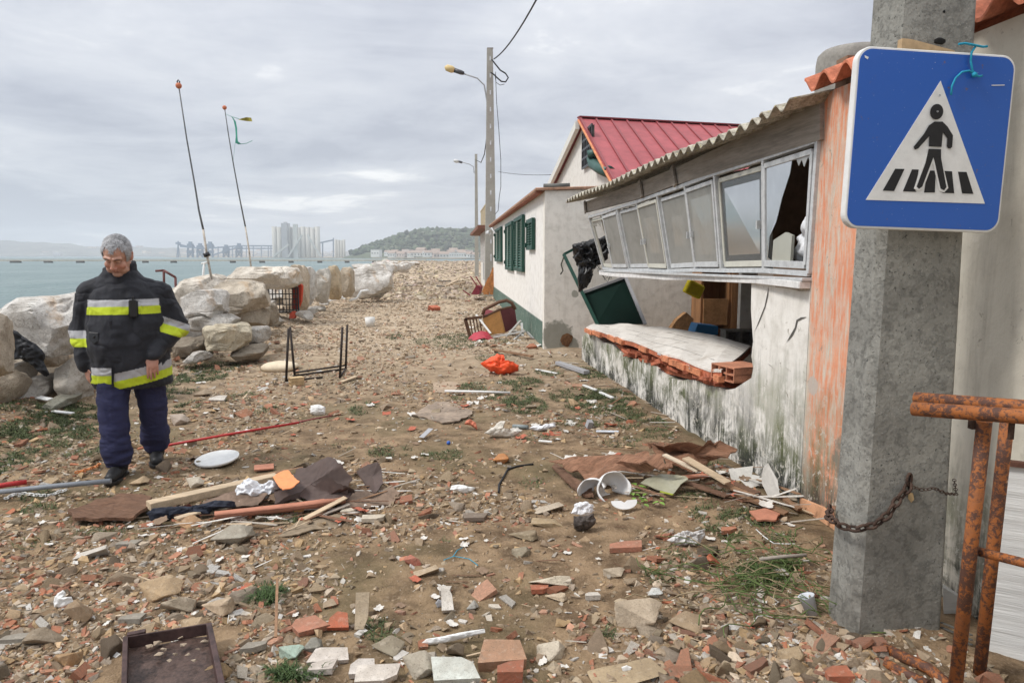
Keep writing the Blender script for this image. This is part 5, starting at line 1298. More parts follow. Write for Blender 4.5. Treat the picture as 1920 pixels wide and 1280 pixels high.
# ------------------------------------------------------------------ barriers and boards on the right
t = NT('rusty_orange_paint'); n1 = t.noise(55, 7, .75, .3); n2 = t.noise(7, 5, .6, .3, off=(3, 3, 1)); c = t.mix(t.step(t.math('ADD', t.math('MULTIPLY', n1, .65), t.math('MULTIPLY', n2, .35)), .46, .54), (0.085, 0.036, 0.022), (0.33, 0.105, 0.022)); c = t.mix(t.math('MULTIPLY', t.step(n2, .56, .66), .5), c, (0.20, 0.075, 0.03)); c = t.mix(t.math('MULTIPLY', t.step(t.noise(9, 3, .5, off=(8, 2, 5)), .68, .72), .8), c, (0.62, 0.50, 0.36))
t.set('Base Color', c); t.set('Roughness', .7); t.bump(n1, .8, .004); M_orust = t.m
b1 = empty('crowd_barrier', (1.75, 2.1, 0), 0, 'rusty orange tubular barrier in front, at the right edge', 'barrier'); B1 = b1.location
def LB(p): return p - B1
m = MB(); m.tube([LB(PY(1712, 766, 2.22)), LB(PY(1925, 781, 1.95)), LB(PY(1925, 781, 1.95)) + Vector((.30, -1.35, 0))], .0235, 14); m.build('top_rail', M_orust, b1)
m = MB(); m.tube([LB(PY(1846, 788, 2.10)), LB(PY(1790, 1300, 2.24))], .0225, 14); m.build('leg', M_orust, b1)
m = MB(); m.tube([LB(PY(1834, 1033, 2.17)), LB(PY(1925, 1056, 2.05)), LB(PY(1925, 1056, 2.05)) + Vector((.2, -1.2, 0))], .016, 12); m.build('cross_rail', M_orust, b1)
m = MB(); m.tube([LB(gp(1655, 1222, .02)), LB(gp(1740, 1262, .02)), LB(PY(1795, 1296, 2.22))], .021, 12); m.build('foot', M_orust, b1)
m = MB(); m.box(LB(PY(1822, 795, 2.12)), (.012, .02, .03)); m.box(LB(PY(1896, 808, 2.0)), (.014, .01, .05)); m.build('lug', M_rusty, b1)
b2_ = empty('crowd_barrier', (1.8, 2.2, 0), 0, 'second rusty orange barrier, stacked directly behind the front one', 'barrier'); B1 = b2_.location
m = MB(); m.tube([LB(PY(1716, 747, 2.27)), LB(PY(1925, 763, 2.0)), LB(PY(1925, 763, 2.0)) + Vector((.30, -1.35, 0))], .0225, 14); m.build('top_rail', M_orust, b2_)
m = MB(); m.tube([LB(PY(1889, 785, 2.20)), LB(PY(1832, 1300, 2.32))], .0215, 14); m.build('leg', M_orust, b2_)
m = MB(); m.tube([LB(gp(1660, 1250, .015)), LB(gp(1740, 1290, .015))], .018, 10); m.build('foot', M_orust, b2_)
M_wboard = simple('white_painted_boards', (0.62, 0.62, 0.60), .7, .12, 5, .7, .008, stretch=(.3, .3, 6))
a = PY(1880, 872, 2.50); b = PY(1852, 1300, 2.50); m = MB()
P1 = []
for i in range(40):
    f = i / 39; z = a.z * (1 - f) - .05 * f; x_ = a.x; wob = .004 * math.sin(f * 95)
    P1.append([Vector((x_, 2.50 + wob, z)), Vector((x_ + .09, 2.44 + wob, z)), Vector((x_ + .185, 2.38 + wob, z))])
m.sheet(P1, (.004, .02, 0)); o = m.build('ribbed_board', M_wboard); tag(o, 'ribbed white panel leaning on the wall behind the rusty barriers', 'panel')
m = MB(); m.bar(a + Vector((0, 0, .012)), a + Vector((.185, -.12, .012)), .03, .02); tag(m.build('wood_strip', simple('dark_brown_strip', (0.10, 0.045, 0.03), .8, .4, 20)), 'dark brown strip lying along the top of the ribbed white panel', 'strip')
m = MB(); q = [PY(x, y, 2.80) for x, y in [(1768, 1100), (1832, 1140), (1824, 1195), (1770, 1165)]]; m.prism(q, (.02, .03, 0)); tag(m.build('white_board', M_wboard), 'small white board standing on the ground right of the concrete pole', 'board')
m = MB()
for i in range(6): m.bar(PY(1765, 1166 + i * 9, 2.66), PY(1822, 1190 + i * 9, 2.5), .012, .004)
tag(m.build('slatted_scrap', M_dark), 'dark slatted scrap between the concrete pole and the barrier legs', 'scrap')
# ------------------------------------------------------------------ lamp posts and wires
M_lpole = simple('lamp_post_concrete', (0.36, 0.35, 0.31), .9, .12, 3, .2); M_galv = simple('galvanised', (0.34, 0.34, 0.35), .5, .1, 20)
M_lens = simple('yellowed_lamp_lens', (0.62, 0.47, 0.22), .35, .1); M_lens2 = simple('clear_lamp_lens', (0.55, 0.56, 0.55), .35, .1)
def lamp_post(label, x, y, zt, wb, wt, arm, head, lens, slots=True):
    o = empty('street_lamp', (x, y, 0), 0, label, 'street lamp'); m = MB()
    rows = []
    for z in np.linspace(-.3, zt, 8):
        w_ = wb + (wt - wb) * max(0, z) / zt; rows.append([Vector((-w_, -w_ * .7, z)), Vector((w_, -w_ * .7, z)), Vector((w_, w_ * .7, z)), Vector((-w_, w_ * .7, z)), Vector((-w_, -w_ * .7, z))])
    m.grid(rows, False, True); m.f.append([len(m.v) - 5 + i for i in range(4)]); m.sm.append(False)
    m.build('post', M_lpole, o, bevel=.02)
    L0 = Vector((x, y, 0))
    if slots:
        m = MB()
        for k in range(14):
            z = .9 + k * .62; w_ = wb + (wt - wb) * z / zt; m.box((0.01, -w_ * .7 - .002, z), (.05, .012, .16 if k > 1 else .28))
        m.build('slot', simple('bright_slot', (0.62, 0.64, 0.66), .9), o)
    m = MB(); pts = [p - L0 for p in arm]; m.tube(pts, .028, 8); m.build('arm', M_galv, o)
    h0, h1, h2 = [p - L0 for p in head]
    m = MB(); m.tube([h0, h0 + (h1 - h0) * .3, h1], [.06, .085, .085], 10); m.build('lamp_housing', plain('dark_housing', (0.045, 0.045, 0.05), .5), o)
    m = MB(); m.tube([h1, h1 + (h2 - h1) * .25, h1 + (h2 - h1) * .8, h2], [.09, .135, .12, .04], 12); m.build('lamp_lens', lens, o); return o
yA = 27.9; D_ = yA * cy + 1.52 * sy
lamp_post('tall tapering concrete lamp post with yellowed lamp beside the white house', 1.55, yA, 9.35, .235, .11, [at(914, 235, D_), at(913, 190, D_), at(908, 160, D_), at(895, 147, D_), at(868, 138, D_)], (at(870, 138, D_), at(852, 132, D_), at(834, 126, D_)), M_lens)
yB = 54.; D2 = yB * cy + 1.9 * sy
lamp_post('smaller and farther lamp post with a clear lamp', 1.95, yB, 9.05, .15, .09, [at(889, 325, D2), at(888, 313, D2), at(880, 308, D2), at(866, 304, D2)], (at(867, 305, D2), at(860, 303, D2), at(850, 301, D2)), M_lens2, False)
def sag(a, b, s_, n=16):
    return [a + (b - a) * (i / n) + Vector((0, 0, -s_ * 4 * (i / n) * (1 - i / n))) for i in range(n + 1)]
M_cable = simple('black_cable', (0.02, 0.02, 0.022), .6)
a = at(926, 111, D_); m = MB(); e_ = at(1010, -8, 15.5); pts = sag(a, e_, .18, 10); nx_ = Vector((1.83, 2.75, 8.4)); pts += sag(e_, nx_, .1, 8)[1:]; m.tube(pts, .022, 6)
tag(m.build('overhead_cable', M_cable), 'thick black overhead cable running from the tall lamp post over the track', 'cable')
m = MB(); m.tube([at(x, y, D_ - .4) for x, y in [(922, 112), (930, 122), (938, 132), (948, 138), (953, 146), (948, 154), (940, 153), (932, 146), (926, 140), (920, 136)]], .028, 6)
m.tube([at(x, y, D_ - .4) for x, y in [(928, 140), (930, 155), (938, 160), (946, 158)]], .012, 5); tag(m.build('cable_loop', M_cable), 'looped black cable hanging at the top of the tall lamp post', 'cable')
m = MB(); m.tube([at(x, y, D_ - .3) for x, y in [(929, 135), (931, 190), (935, 240), (939, 300), (939, 350), (936, 370), (934, 395), (928, 402)]], .012, 5); tag(m.build('hanging_wire', M_cable), 'thin wire dangling down the right side of the tall lamp post', 'cable')
m = MB(); p0 = at(913, 250, D_); p1 = at(892, 300, D2); m.tube([p0, at(911, 270, 29), at(908, 290, 32), at(902, 305, 38), p1], .022, 5); tag(m.build('overhead_cable', M_cable), 'cable drooping between the two lamp posts', 'cable')
m = MB(); m.tube(sag(at(935, 322, D_), Vector((3.6, 20, 3.9)), .1), .008, 5); tag(m.build('overhead_wire', M_cable), 'faint wire from the tall lamp post to the red roofed house', 'cable')
m = MB(); m.tube([PX(929, 438, 1.5), PX(922, 428, 1.4), PX(918, 434, 1.35)], .03, 8); m.lathe([(.001, .0), (.09, .02), (.10, .08), (.001, .12)], PX(917, 436, 1.35), 12, (-.4, -.5, -.3)); tag(m.build('wall_lamp', M_alu), 'small round lamp on a bracket at the far corner of the white house', 'wall lamp')
# ------------------------------------------------------------------ flagpoles
def flagpole(label, pts, D, r0, r1, legs_, ball, mats):
    P = [at(x, y, D) for x, y in pts]; o = empty('flagpole', P[-1], 0, label, 'flagpole'); O = P[-1]; m = MB()
    n = len(P); k = n - 3
    m.tube([p - O for p in P[:k + 1]], [r0 + (r1 - r0) * i / (n - 1) for i in range(k + 1)], 7); m.build('upper_pole', mats[0], o)
    m = MB(); m.tube([p - O for p in P[k:]], [r0 + (r1 - r0) * i / (n - 1) for i in range(k, n)], 7); m.build('lower_pole', mats[1], o)
    m = MB()
    for l_ in legs_: m.tube([at(x, y, D + .15) - O for x, y in l_], r1 * .9, 6)
    m.build('support_leg', M_swhite, o)
    V = ICO2[0] * ball; q = mesh_np('ball_finial', V, ICO2[1], simple('faded_orange', (0.50, 0.16, 0.08), .6), o, smooth=True); q.location = P[0] - O; return o
M_dpole = simple('dark_pole', (0.14, 0.145, 0.15), .6, .3, 4); M_rwpole = simple('peeling_pole', (0.45, 0.40, 0.34), .8, .5, 6)
f1 = flagpole('taller leaning flagpole with an orange ball, behind the man', [(335, 161), (350, 260), (365, 345), (373, 395), (381, 430), (388, 478), (401, 546)], 12.0, .010, .021, [[(383, 492), (378, 548)], [(378, 494), (391, 492)]], .05, (M_dpole, M_rwpole))
m = MB(); m.tube([at(x, y, 12) for x, y in [(334, 158), (332, 154), (334, 150), (337, 154), (335, 159)]], .012, 5); o = m.build('shackle', M_black, f1); o.location = -f1.location
m = MB(); m.tube([at(386, 474, 12), at(389, 481, 12)], .055, 8); o = m.build('clamp', M_black, f1); o.location = -f1.location
flagpole('shorter thin flagpole that flies the torn green flag', [(421, 202), (428, 250), (438, 310), (449, 370), (460, 425), (467, 470), (474, 532)], 16.5, .010, .021, [[(463, 503), (461, 530)], [(459, 505), (473, 503)]], .05, (M_dpole, M_rwpole))
M_flag = simple('green_flag', (0.05, 0.27, 0.20), .8, .15, 5, .2)
m = MB(); A = [(434, 219), (438, 226), (441, 240), (442, 255), (441, 268), (447, 271)]; Bp = [(437, 221), (442, 228), (444.5, 240), (445, 255), (446, 265), (452, 270)]
m.sheet([[at(x, y, 16.4) for x, y in A], [at(x, y, 16.35) for x, y in Bp]], (0, .004, 0))
m.tube([at(450, 270.5, 16.4), at(462, 269, 16.4), at(473, 264, 16.4)], .006, 4); m.tube([at(434, 219, 16.4), at(448, 223, 16.4)], .006, 4); m.tube([at(423, 214, 16.5), at(434, 219, 16.4)], .004, 4); m.tube([at(437, 303, 16.5), at(441, 268, 16.4)], .003, 4)
fl = m.build('torn_flag', M_flag); tag(fl, 'torn green flag streaming in shreds from the shorter flagpole', 'flag')
m = MB(); m.sheet([[at(447, 224, 16.4), at(454, 222, 16.3), at(462, 220, 16.45), at(471, 221, 16.3)], [at(447, 224.5, 16.4), at(454, 226, 16.3), at(463, 227.5, 16.45), at(473, 228, 16.3)]], (0, .004, 0)); m.build('flag_fly_end', simple('yellow_green_flag', (0.33, 0.28, 0.05), .8, .7, 14), fl)
# rusty handrail behind the man
m = MB()
for a_, b_ in (((292, 508), (307, 507)), ((307, 507), (329, 520)), ((307, 507), (308, 545)), ((329, 520), (330, 560))): m.tube([at(*a_, 12.4), at(*b_, 12.4)], .022, 6)
tag(m.build('handrail', simple('rusty_red_rail', (0.13, 0.05, 0.045), .7, .4)), 'short rusty handrail showing behind the shoulder of the man', 'handrail')
# ------------------------------------------------------------------ things on the ground
def sheet_px(px_pts, name, label, cat, mat, lifts=0.02, amp=.01, th=.006, fr=6, seed=0, rings=9, parent=None, sub=6, folds=0.0, fdir=(1, 0)):
    P = []; n0 = len(px_pts)
    for i, (x, y) in enumerate(px_pts):
        L_ = lifts[i] if isinstance(lifts, (list, tuple)) else lifts; g = gp(x, y)
        if L_ > 0: g = G(x, y, g.z + L_); g.z = gz(g.x, g.y) + L_
        P.append(g)
    c = sum(P, Vector()) / n0; n = n0 * sub; V = []
    for k in range(rings + 1):
        f = 1 - k / rings
        for i in range(n):
            u = i / sub; a = P[int(u) % n0]; b = P[(int(u) + 1) % n0]; p = a + (b - a) * (u - int(u)); V.append(c + (p - c) * f)
    V = np.array(V); jj = np.concatenate([np.full(n, 1.0 if k == 0 else 0.0) for k in range(rings + 1)]); jn = fbm(V * 22 + seed, seed + 1, 3) * jj * .05; V[:, :2] += (V[:, :2] - np.array(c)[:2]) * jn[:, None] * 2.2; d = fbm(V * fr + seed, seed, 5, .6) * amp * 1.5 + folds * np.abs(np.sin((V[:, 0] * fdir[0] + V[:, 1] * fdir[1]) * 26 + 2 * fbm(V * 3, seed + 2, 2)))
    fl_ = hgt(V[:, 0], V[:, 1]) + .004; V[:, 2] = np.maximum(V[:, 2] + d, fl_)
    B = V.copy(); B[:, 2] -= th; N = len(V); F_ = []
    for k in range(rings):
        for i in range(n):
            a = k * n + i; b = k * n + (i + 1) % n; F_.append((a, b, b + n, a + n)); F_.append((N + a + n, N + b + n, N + b, N + a))
    for i in range(n): F_.append((i, N + i, N + (i + 1) % n, (i + 1) % n))
    C_ = np.array(c); o = mesh_np(name, np.concatenate([V, B]) - C_, np.array(F_), mat, parent=parent, smooth=True); o.location = c
    try: o.data.set_sharp_from_angle(angle=R(50))
    except Exception: pass
    if parent: return o
    return tag(o, label, cat)
def stick(a, b, w_, h_, name, label, cat, mat, la=.02, lb=.02, rnd=False, parent=None):
    p = gp(*a); q = gp(*b); p = G(*a, p.z + la); q = G(*b, q.z + lb); m = MB()
    if rnd: m.tube([p, (p + q) / 2 + Vector((0, 0, .003)), q], w_ / 2, 10)
    else: m.bar(p, q, w_, h_)
    o = m.build(name, mat, parent, bevel=0 if rnd else min(w_, h_) * .12); return tag(o, label, cat) if label else o
def box_px(px, py, dims, rot, name, label, cat, mat, lift=0.0, bevel=.002):
    p = gp(px, py); m = MB(); m.box((0, 0, 0), dims); o = m.build(name, mat, None, bevel=bevel); o.location = p + Vector((0, 0, lift)); o.rotation_euler = rot; return tag(o, label, cat)
M_paleplank = simple('pale_plank', (0.48, 0.37, 0.25), .8, .25, 5, .5, .004, stretch=(.5, 6, 6)); M_brplank = simple('brown_plank', (0.24, 0.14, 0.08), .85, .35, 7, .5, .004)
M_bark = simple('brown_bark_sheet', (0.255, 0.135, 0.082), .85, .5, 10, 1.0, .012, stretch=(.6, 9, 1)); M_bark2 = simple('dark_split_bark', (0.17, 0.095, 0.06), .9, .5, 12, 1.0, .012, stretch=(.6, 9, 1))
M_lino = simple('dark_brown_lino', (0.085, 0.060, 0.052), .75, .3, 4, .3); M_terra = simple('terracotta_strip', (0.44, 0.19, 0.12), .75, .2, 8, .3)
M_white = simple('scuffed_white_plastic', (0.74, 0.74, 0.72), .45, .10, 6, .2); M_pvc = simple('white_pvc', (0.72, 0.71, 0.69), .5, .08)
M_blackiron = simple('black_rusted_iron', (0.035, 0.026, 0.022), .7, .4, 20, .5)
# table frame, legs up
tf = empty('upturned_table_frame', G(590, 705), 0, 'black iron table frame lying upside down with its four legs in the air', 'table frame'); T0 = tf.location
A, B_, C_, D3 = gp(536, 717, .02), gp(553, 707, .02), gp(637, 709, .02), gp(648, 694, .02)
for p, tp in ((A, (541, 616)), (B_, (544, 613)), (C_, (642, 613)), (D3, (651, 609))):
    q = PY(tp[0], tp[1], p.y); m = MB(); m.tube([p - T0 - Vector((0, 0, .03)), q - T0], .016, 7); m.build('leg', M_blackiron, tf)
m = MB(); [m.tube([a_ - T0, b_ - T0], .013, 7) for a_, b_ in ((A, B_), (B_, D3), (D3, C_), (A, (A + C_) / 2 + Vector((.1, .1, 0))), (B_ + Vector((0, 0, .04)), D3 + Vector((0, 0, .05))))]; m.build('rail', M_blackiron, tf)
g = gp(526, 695); V = rock_shape(ICO3, 77, 2, .8, .95, .03) * np.array([.27, .2, .09]); o = mesh_np('basin', V, ICO3[1], simple('cream_foam', (0.62, 0.52, 0.38), .8, .12, 5, .3), smooth=True); o.location = g + Vector((0, 0, .05)); tag(o, 'cream oval basin half buried behind the upturned table frame', 'basin')
stick((640, 716), (668, 706), .05, .02, 'torn_strip', 'torn cream strip at the right foot of the upturned table frame', 'strip', M_paleplank, .02, .04)
hollow_brick(gp(556, 722, .05), (.16, .12, .10), .5, 'yellowish broken hollow brick at the front foot of the table frame', (0.50, 0.36, 0.20))
g = gp(694, 612); m = MB(); m.lathe([(.001, 0), (.10, 0), (.115, .22), (.105, .22), (.09, .02), (.001, .02)], g + Vector((0, 0, -.01)), 18); tag(m.build('bucket', simple('white_bucket', (0.68, 0.67, 0.64), .5, .12)), 'small white bucket standing alone in the middle of the track', 'bucket')
hollow_brick(gp(814, 583, .07), (.30, .2, .14), .6, 'red hollow brick lying alone far along the track', (0.44, 0.14, 0.08), rx=.3)
# black crate and red panel by the rock wall
g = at(531, 560, 16.9); cr = empty('plastic_crate', (g.x, g.y, gz(g.x, g.y)), .15, 'black plastic crate standing on end against the sea wall', 'crate'); m = MB()
W_, H_, Dp = .70, .62, .34
for z in (.02, H_): m.box((0, 0, z), (W_, Dp, .03))
for x_ in (-W_ / 2, W_ / 2): m.box((x_, 0, H_ / 2), (.03, Dp, H_ - .04))
m.build('crate_rim', M_black, cr)
m = MB()
for i in range(9): m.box((-W_ / 2 + .05 + i * (W_ - .1) / 8, -Dp / 2 + .01, H_ / 2), (.022, .02, H_ - .04))
for i in range(5): m.box((0, -Dp / 2 + .012, .08 + i * .125), (W_ - .04, .018, .022))
m.build('crate_grid', M_black, cr); cr.location.z += .12
q0 = [(548, 533), (562, 531), (566, 536), (564, 565), (558, 580), (547, 579)]; m = MB(); m.prism([at(x, y, 17.0) for x, y in q0], (.03, .05, 0)); tag(m.build('red_plastic_sheet', simple('red_plastic', (0.55, 0.06, 0.025), .5, .1)), 'bright red plastic panel standing against the black crate', 'panel')
m = MB(); m.prism([at(x, y, 16.7) for x, y in [(543, 588), (549, 583), (554, 585), (552, 597), (542, 597)]], (.03, .05, 0)); tag(m.build('red_scrap', simple('red_plastic_scrap', (0.50, 0.08, 0.04), .6)), 'small red scrap on the stones below the red panel', 'scrap')
# broken white chair by the wall
g = gp(648, 572) + Vector((0, 0, .08)); wc_ = empty('broken_plastic_chair', g, .4, 'broken white plastic chair lying against the sea wall', 'chair'); wc_.scale = (1.25, 1.25, 1.25)
m = MB(); m.bar((-.45, 0, .05), (.0, .1, .14), .07, .03); m.bar((-.25, .1, .42), (.05, .1, .12), .06, .03); m.bar((-.40, .1, .40), (-.02, 0, .2), .05, .03); m.build('leg', M_white, wc_)
m = MB(); m.sheet([[Vector((-.05, -.1 + .3 * i, .10 + .25 * j)) + Vector((.08 * j, 0, 0)) for j in range(3)] for i in range(2)], (.03, 0, 0)); m.build('seat', M_white, wc_)
m = MB(); m.tube([(.1, 0, .05), (.3, 0, .10), (.42, 0, .28), (.60, 0, .30)], .035, 7); m.build('armrest', M_white, wc_)
# wreckage at the corner of the white house
g0 = gp(935, 632); ch = empty('wrecked_armchair', g0, 0, 'wrecked burgundy and brown wooden armchair tipped against the white house', 'armchair'); C0 = ch.location
def c_(x, y, dy=0): return PY(x, y, g0.y + dy) - C0
m = MB(); m.prism([c_(904, 592), c_(936, 582), c_(946, 624), c_(912, 629)], (.03, .05, 0)); m.build('side_panel', simple('honey_wood', (0.47, 0.24, 0.08), .5, .2, 5, .2), ch, .01)
m = MB(); m.prism([c_(937, 582, .04), c_(962, 572, .4), c_(967, 604, .4), c_(964, 613, .3), c_(947, 623, .05)], (.03, .03, 0)); m.build('back_panel', simple('burgundy_cloth', (0.12, 0.025, 0.03), .7, .2, 6, .3), ch, .02)
m = MB(); m.tube([c_(*p) for p in ((905, 590), (908, 580), (920, 574), (936, 566), (950, 563), (960, 568), (966, 580))], .035, 8); m.tube([c_(*p) for p in ((905, 595), (920, 588), (937, 580), (950, 577), (962, 575))], .022, 8); m.build('armrest', M_wood_d, ch)
m = MB(); m.prism([c_(905, 592, .05), c_(906, 578, .3), (c_(918, 582, .3)), c_(926, 584, .1)], (.02, .1, 0)); m.build('seat_piece', simple('burgundy_cloth', (0.17, 0.03, 0.035), .7, .2), ch)
m = MB(); g1 = c_
m.bar(c_(872, 597), c_(884, 640), .07, .05, (0, 1, 0)); m.bar(c_(872, 598), c_(904, 594), .05, .05, (0, 1, 0))
for x_ in (881, 887, 893, 899): m.bar(c_(x_, 598), c_(x_ + 6, 632), .025, .025, (0, 1, 0))
m.build('spindle_back', M_wood_d, ch)
m = MB(); rows = []
for i, (xa, ya, xb, yb) in enumerate([(871, 648, 874, 650), (878, 634, 884, 641), (888, 624, 898, 635), (902, 620, 908, 633), (914, 622, 916, 636), (922, 632, 920, 642), (934, 640, 926, 645)]): rows.append([c_(xa, ya, -.35) + C0, c_(xb, yb, -.55) + C0])
m.sheet(rows, (0, 0, -.01)); tag(m.build('red_plastic_shell', simple('faded_red_plastic', (0.40, 0.04, 0.06), .45, .2, 3)), 'curved faded red plastic shell in front of the wrecked armchair', 'scrap')
def frame_bars(name, label, cat, lst, mat, dy=0, w_=.04, h_=.03):
    m = MB()
    for xa, ya, xb, yb in lst: m.bar(PY(xa, ya, g0.y + dy), PY(xb, yb, g0.y + dy - .2), w_, h_)
    return tag(m.build(name, mat), label, cat)
frame_bars('window_frame_scrap', 'bent pale grey window frame pieces below the white house corner', 'frame', [(925, 632, 985, 620), (988, 622, 1005, 640), (1003, 642, 968, 643), (910, 648, 960, 646), (940, 636, 962, 645), (950, 630, 976, 601), (978, 606, 980, 630), (985, 620, 960, 640)], simple('grey_pvc', (0.50, 0.50, 0.48), .6, .15), -.4)
stick((893, 590), (920, 625), .04, .02, 'white_lath', 'white lath leaning across the wrecked armchair', 'lath', M_white, .45, .1)
stick((925, 655), (998, 668), .06, .03, 'broken_lath', 'brown broken lath on the ground below the grey frame pieces', 'lath', M_brplank, .05, .04)
S(997, 648, 24, 16, 'terracotta shard at the foot of the white house corner', (0.42, 0.16, 0.09), s=2)
M_orange = simple('orange_tarp', (0.86, 0.10, 0.03), .45, .08, 6, .2)
ol = [gp(x, y, 0) for x, y in [(903, 682), (920, 692), (918, 700), (936, 703), (960, 702), (974, 694), (972, 684), (955, 682), (946, 684), (944, 670), (932, 666), (920, 672), (912, 678)]]
def crumple(px_out, name, label, cat, mat, h, seed, amp=.03, fr=8, th=.004):
    g = [gp(*p) for p in px_out]; yb = max(px_out, key=lambda t_: t_[1]); Yn = gp(*yb).y
    P = []
    for (x, y) in px_out: P.append(PY(x, y, Yn + (.35 * h) * ((yb[1] - y) / max(1, yb[1] - min(q[1] for q in px_out)))))
    return cloth(name, P, mat, label, cat, h * .35, seed, Vector((0, -.8, .5)), amp=amp, fr=fr)
crumple([(903, 682), (916, 694), (936, 703), (960, 702), (974, 694), (972, 684), (955, 682), (946, 684), (944, 670), (932, 666), (920, 672), (912, 678)], 'orange_tarpaulin', 'crumpled bright orange tarpaulin on the track near the white house', 'tarpaulin', M_orange, .4, 5, .035, 7)
# far wreckage by the tall lamp post
m = MB(); q = lambda x, y, yy=26.3: PY(x, y, yy)
for (xa, ya, xb, yb, w_) in ((908, 552, 926, 502, .10), (913, 552, 927, 512, .12), (921, 552, 925, 515, .12), (905, 548, 917, 520, .07), (923, 552, 928, 500, .05)): m.bar(q(xa, ya), q(xb, yb, 26.45), w_, .04, (0, 1, 0))
tag(m.build('orange_planks', simple('orange_wood', (0.46, 0.19, 0.06), .7, .5, 3)), 'orange planks propped between the lamp post and the white house', 'planks')
m = MB(); m.prism([q(883, 552, 25), q(893, 535, 25), (q(901, 537, 25)), q(898, 552, 25)], (.1, .4, 0)); m.bar(q(882, 518, 25), q(897, 540, 25), .04, .04); m.bar(q(892, 518, 25), q(904, 538, 25), .04, .04); m.bar(q(868, 544, 25), q(882, 554, 25), .04, .04)
tag(m.build('overturned_chair', simple('burgundy_seat', (0.22, 0.03, 0.045), .6, .3)), 'overturned burgundy chair in the far rubble by the lamp post', 'chair')
for i, (xa, ya, xb, yb) in enumerate(((823, 527, 845, 527), (838, 535, 860, 524), (820, 536, 832, 537), (850, 533, 872, 528))):
    stick((xa, ya), (xb, yb), .12, .05, 'plank', 'plank lying across the far rubble heap in the track', 'plank', M_dark if i in (0, 2) else M_paleplank, .12, .15)['group'] = 'planks on the far rubble heap'
far_hp = [(860, 540), (875, 530), (893, 545), (850, 548), (885, 556), (870, 552), (900, 560), (835, 545), (845, 530), (880, 542)]
for i, (x, y) in enumerate(far_hp): S(x, y, 16 + (i * 7) % 9, 9, 'dusty rock in the far rubble heap by the lamp post', (0.42, 0.34, 0.26), s=i)['group'] = 'rocks of the far rubble heap'
# leaning green board and black bag
gb = empty('green_board', PY(1118, 604, 11.3), 0, 'dark green board in a metal frame leaning against the white house wall', 'board'); O = gb.location
m = MB(); m.prism([PY(x, y, yy) - O for x, y, yy in [(1094, 548, 11.55), (1172, 519, 11.55), (1208, 608, 11.1), (1118, 608, 11.1)]], (0, .03, 0)); m.build('board', plain('blackboard_green', (0.005, 0.018, 0.013), .8, spec=.08), gb)
m = MB(); m.bar(PY(1057, 477, 11.7) - O, PY(1122, 612, 11.08) - O, .05, .05, (0, 1, 0)); m.bar(PY(1057, 477, 11.7) - O, PY(1074, 468, 11.7) - O, .04, .04, (0, 1, 0)); m.build('side_rail', M_green, gb)
m = MB(); m.bar(PY(1173, 520, 11.5) - O, PY(1210, 608, 11.05) - O, .05, .04, (0, 1, 0)); m.bar(PY(1094, 548, 11.5) - O, PY(1173, 519, 11.5) - O, .04, .04, (0, 1, 0)); m.build('metal_edge', M_galv, gb)
ol = [PY(x, y, 10.9) for x, y in [(1074, 462), (1074, 482), (1086, 500), (1082, 530), (1086, 545), (1100, 540), (1112, 520), (1105, 503), (1122, 497), (1138, 485), (1143, 465), (1138, 442), (1122, 447), (1105, 452), (1090, 455)]]
cloth('black_bag', ol, simple('black_bin_liner', (0.010, 0.010, 0.011), .28, .2, 14, .6, .01), 'crumpled black plastic bag hung over the green board', 'bag', .12, 8, Vector((0, -1, 0)), amp=.06, fr=11)
m = MB()
for i in range(9):
    a = .7 * i; p0 = PY(1100 + i * 5, 505 + (i % 3) * 4, 10.9); m.tube([p0, p0 + Vector((.05, 0, .12 * math.sin(a))), p0 + Vector((.12, 0, .14 * math.cos(a))), p0 + Vector((.2, 0, -.06 * math.sin(a)))], .004, 4)
tag(m.build('tangled_wire', M_blackiron), 'tangle of thin wire between the black bag and the green board', 'wire')
m = MB(); g = PY(1057, 482, 11.6); m.tube([g, g + Vector((-.05, -.05, -.12)), g + Vector((-.02, -.05, -.22)), g + Vector((-.06, -.05, -.28))], .012, 5); tag(m.build('rope_end', simple('frayed_rope', (.05, .05, .035), .9)), 'frayed rope end dangling from the top corner of the green board', 'rope')
# black sheeting at the far left under the big boulder
ol = [at(x, y, 7.0) for x, y in [(16, 612), (30, 620), (52, 634), (74, 652), (86, 664), (80, 676), (86, 688), (93, 700), (90, 708), (82, 704), (66, 690), (52, 680), (40, 672), (26, 674), (18, 668), (16, 640)]]
cloth('black_sheeting', ol, simple('black_sheet', (0.014, 0.015, 0.018), .55, .2, 14, .5), 'black plastic sheeting hanging from under the big white boulder', 'sheeting', .05, 4, Vector((.3, -1, 0)), amp=.022, fr=11)
box_px(118, 778, (.24, .05, .012), (0, .03, -.35), 'white_lath', 'white lath on the weeds left of the man', 'lath', M_white, .03); box_px(83, 752, (.15, .07, .012), (.1, .1, -.35), 'white_tile', 'thin white tile propped beneath the rocks on the far left', 'tile', M_white, .03)
